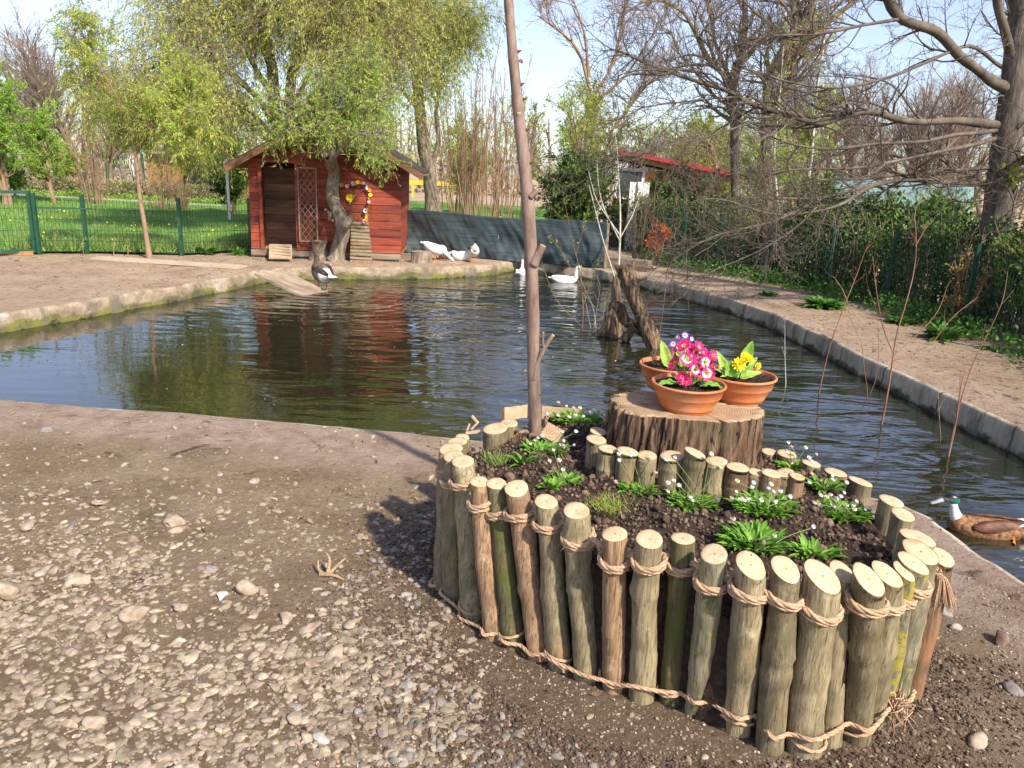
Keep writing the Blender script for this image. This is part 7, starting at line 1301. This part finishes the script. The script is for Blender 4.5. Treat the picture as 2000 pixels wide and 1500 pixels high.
def goose(label, loc, rz, pose, body_m, wing_m, back_m=None, bill=M_ORANGE, lg=True, S=1.0, cat='goose', name='goose'):
    t = thing(name, label, cat, loc, rz, 'geese at the pond'); t.scale = (S, S, S); z0 = .17 if lg else 0
    B_ = [(-.33, .12, .012, .008), (-.29, .115, .05, .02), (-.22, .09, .085, .065), (-.12, .06, .125, .115), (.0, .045, .14, .13), (.10, .06, .13, .12), (.18, .10, .095, .095)]
    if pose == 'swim': B_ = [(x, z + .03, a, b * .85) for x, z, a, b in B_]; N_ = [(.225, .17, .055, .06), (.235, .25, .037, .038), (.235, .33, .032, .032), (.25, .385, .034, .036), (.285, .405, .034, .036), (.33, .395, .022, .022)]
    elif pose == 'stand_up': B_ = [(x * .9, z + z0 + .03 + x * .25, a, b) for x, z, a, b in B_]; N_ = [(.19, .37, .055, .055), (.20, .44, .038, .038), (.205, .50, .034, .034), (.225, .545, .034, .036), (.26, .56, .034, .035), (.30, .55, .02, .02)]
    elif pose == 'graze': B_ = [(x, z + z0 + .05 - x * .25, a, b) for x, z, a, b in B_]; N_ = [(.24, .20, .055, .055), (.30, .15, .038, .038), (.36, .09, .034, .034), (.40, .06, .034, .036), (.43, .035, .03, .03), (.46, .015, .015, .015)]
    elif pose == 'rest': B_ = [(x, z + .04, a, b * .8) for x, z, a, b in B_]; N_ = [(.22, .14, .05, .05), (.28, .13, .038, .036), (.33, .10, .034, .034), (.37, .07, .033, .035), (.40, .055, .028, .028), (.43, .04, .015, .015)]
    else: B_ = [(x * .85, z + z0 + .04 + x * .15, a, b * 1.05) for x, z, a, b in B_]; N_ = [(.19, .33, .05, .05), (.18, .40, .036, .036), (.13, .43, .033, .033), (.07, .42, .032, .034), (.03, .40, .028, .03)]
    mb = MB(); loft(mb, B_ + N_, 22); mb.build('body', body_m, t)
    hx, hz = N_[-1][0], N_[-1][1]; px_, pz_ = N_[-2][0], N_[-2][1]; d_ = np.array([hx - px_, hz - pz_]); d_ /= np.linalg.norm(d_); mb = MB(); loft(mb, [(px_ + d_[0] * .01, pz_ + d_[1] * .01, .018, .018), (hx, hz, .019, .02), (hx + d_[0] * .035, hz + d_[1] * .035 - .004, .014, .011), (hx + d_[0] * .055, hz + d_[1] * .055 - .006, .009, .005)], 10); mb.build('beak', bill, t)
    for s_ in (-1, 1): mb = MB(); V, F = ICO[1]; mb.add(V * .006 + [px_ + .0, s_ * .029, pz_ + .008], F); mb.build('eye', M_DARKIN, t)
    yy = {'swim': .05, 'rest': .05}.get(pose, z0 + .06); til = {'stand_up': .25, 'graze': -.25, 'tuck': .15}.get(pose, 0)
    for s_ in (-1, 1): mb = MB(); sp = [(-.30, .16 + yy, .01, .01), (-.22, .145 + yy, .025, .045), (-.08, .11 + yy, .035, .085), (.06, .10 + yy, .035, .085), (.13, .11 + yy, .02, .05)]; sp = [(x, z - .04 + x * til, a, b) for x, z, a, b in sp]; loft(mb, sp, 14); mb.v[0][:, 1] += s_ * .095; mb.v[0][:, 1] *= np.where(mb.v[0][:, 0] < -.05, 1 + (mb.v[0][:, 0] + .05) * 2.2, 1); mb.build('wing', wing_m, t)
    if lg: legs(t, (0, z0 + .02), 0)
    mb = MB(); [bar(mb, (-.26, s_ * .02, yy + .09 - .26 * til), (-.36, s_ * .045, yy + .10 - .36 * til), .04, .008) for s_ in (-1, 0, 1)]; mb.build('tail', back_m or body_m, t, smooth=False); return t
def two_tone(name, ca, cb, x0, x1):
    m, nt, bs, N, L = nodes(name); tc = N.new('ShaderNodeTexCoord'); sx = N.new('ShaderNodeSeparateXYZ'); L.new(tc.outputs['Object'], sx.inputs[0]); v = coords(N, L, (.5, 1, 1)); a_ = ramp(N, ca, [.36, .5, .66]); L.new(noise(N, L, v, 30, 6, .7), a_.inputs[0])
    c = mix(N, L, step(N, L, sx.outputs[0], x0, x1), cb, a_.outputs[0]); L.new(c, bs.inputs['Base Color']); bs.inputs['Roughness'].default_value = .8; bump(N, L, noise(N, L, v, 45, 4), bs, .7, .006); return m
M_BROWNG = mat('grey_brown_plumage', [(.035, .024, .017), (.085, .058, .04), (.22, .17, .13)], 26, .8, .8, .008, 40, stretch=(.5, 1, 1), pos=[.35, .55, .72]); M_PALEF = mat('pale_grey_feathers', [(.42, .38, .35), (.66, .64, .62), (.78, .77, .75)], 9, .8, .6, .006, 30)
p = G(628, 566, WL + .01); p = p - ray(628, 566) / np.linalg.norm(ray(628, 566)) * 0
g = goose('grey-brown goose with white rump standing on the board ramp at the water', (p[0] + .02, p[1], WL + .0), R(128), 'stand_up', M_PALEF, M_BROWNG, M_WHITEF, S=.98)
[c_ for c_ in g.children if c_.name.startswith('body')][0].data.materials[0] = two_tone('brown_and_white_plumage', [(.05, .034, .024), (.11, .078, .055), (.26, .20, .155)], (.72, .70, .67), -.16, -.08)
mb = MB(); loft(mb, [(.15, .33, .058, .062), (.187, .385, .052, .052), (.20, .44, .041, .041), (.205, .50, .037, .037), (.225, .545, .037, .039), (.26, .56, .037, .038), (.285, .555, .026, .028)], 16); mb.build('neck_feathers', M_BROWNG, g)
p = G(850, 509); goose('white goose bending its neck down to the right on the far bank', (p[0], p[1], 0), R(-8), 'graze', M_WHITEF, M_WHITEF, S=.74)
p = G(903, 509); goose('white goose resting low on the bank between the short log and the dark-backed goose', (p[0] - .02, p[1], 0), R(175), 'rest', M_WHITEF, M_WHITEF, lg=False, S=.8)
p = G(924, 512); goose('dark-backed goose with pale breast preening at the right of the resting geese', (p[0], p[1], 0), R(-72), 'tuck', M_PALEF, M_BROWNG, S=.72)
p = G(1012, 530, WL); goose('white goose swimming towards the far bank, left of the young tree stem', (p[0] + .04, 13.72, WL - .05), R(80), 'swim', M_WHITEF, M_WHITEF, lg=False, S=.72)
p = G(1103, 551, WL); goose('white goose swimming to the right in front of the tarpaulin fence', (p[0], p[1], WL - .05), R(-12), 'swim', M_WHITEF, M_WHITEF, lg=False, S=.78)
# the duck by the planter
def duck():
    p = G(1925, 1040, WL); t = thing('duck', 'brown drake with green-black head and white collar swimming left beside the planter', 'duck', (p[0], p[1], WL - .035), R(172)); t.scale = (.84,) * 3
    M_CH = mat('chestnut_feathers', [(.07, .03, .015), (.23, .115, .05), (.36, .20, .09)], 42, .75, .9, .006, 60, stretch=(1, 1, 1), pos=[.36, .5, .64]); M_BK = mat('dark_wing_feathers', [(.03, .014, .009), (.12, .05, .03), (.24, .12, .07)], 30, .6, .8, .006, 50, stretch=(.25, 1, 1), pos=[.35, .5, .66])
    mb = MB(); loft(mb, [(-.25, .10, .02, .015), (-.20, .09, .06, .045), (-.12, .065, .09, .075), (0, .055, .105, .085), (.10, .06, .095, .085), (.17, .085, .07, .075), (.205, .125, .045, .05)], 24); mb.build('body', M_CH, t)
    mb = MB(); loft(mb, [(.175, .10, .040, .045), (.205, .145, .033, .036), (.222, .19, .025, .026), (.230, .222, .024, .024)], 18); mb.build('white_collar', M_WHITEF, t)
    mb = MB(); loft(mb, [(.205, .225, .012, .012), (.215, .238, .027, .026), (.235, .253, .033, .034), (.258, .256, .032, .033), (.280, .247, .025, .025), (.296, .237, .015, .015)], 18); m, nt, bs, N, L = nodes('green_head_feathers'); tc = N.new('ShaderNodeTexCoord'); sx = N.new('ShaderNodeSeparateXYZ'); L.new(tc.outputs['Object'], sx.inputs[0])
    c = mix(N, L, step(N, L, sx.outputs[2], .255, .268), mix(N, L, step(N, L, sx.outputs[0], .245, .262), (.01, .16, .11), (.20, .22, .14)), (.012, .012, .014)); L.new(c, bs.inputs['Base Color']); bs.inputs['Roughness'].default_value = .35; mb.build('head', m, t)
    mb = MB(); loft(mb, [(.292, .240, .016, .017), (.315, .232, .016, .014), (.34, .220, .018, .008), (.362, .210, .017, .005), (.368, .207, .008, .003)], 12); mb.build('bill', mat('grey_bill', [(.36, .40, .38), (.48, .52, .48)], 12, .4, 0), t)
    for s_ in (-1, 1):
        mb = MB(); V, F = ICO[1]; mb.add(V * .0045 + [.265, s_ * .030, .255], F); mb.build('eye', M_DARKIN, t)
        mb = MB(); loft(mb, [(-.25, .128, .005, .006), (-.18, .122, .012, .028), (-.06, .105, .022, .050), (.05, .098, .028, .045), (.12, .095, .012, .02)], 14); mb.v[0][:, 1] += s_ * (.078 + np.minimum(mb.v[0][:, 0], 0) * .18) - s_ * np.maximum(mb.v[0][:, 2] - .12, 0) * .9; mb.build('wing', M_BK, t)
        mb = MB(); loft(mb, [(-.14, .118, .012, .006), (-.20, .135, .016, .006), (-.26, .145, .012, .004), (-.29, .148, .004, .002)], 10); mb.v[0][:, 1] += s_ * .042; mb.build('tail_feather', M_WHITEF, t); mb = MB(); loft(mb, [(-.17, .09, .02, .03), (-.22, .10, .03, .03), (-.26, .11, .012, .016)], 12); mb.v[0][:, 1] += s_ * .03; mb.build('rump_patch', M_WHITEF, t)
    mb = MB(); loft(mb, [(-.22, .10, .03, .025), (-.27, .105, .028, .022), (-.30, .125, .01, .008)], 10); mb.build('tail', M_DARKIN, t)
    mb = MB(); tubes(mb, [smoothpath([(-.13, .075, .055), (-.12, .115, .045), (-.10, .15, .042)], 6)], [np.array([.009, .008, .008, .009, .012, .014])], 6); mb.build('leg', M_ORANGE, t)
duck()
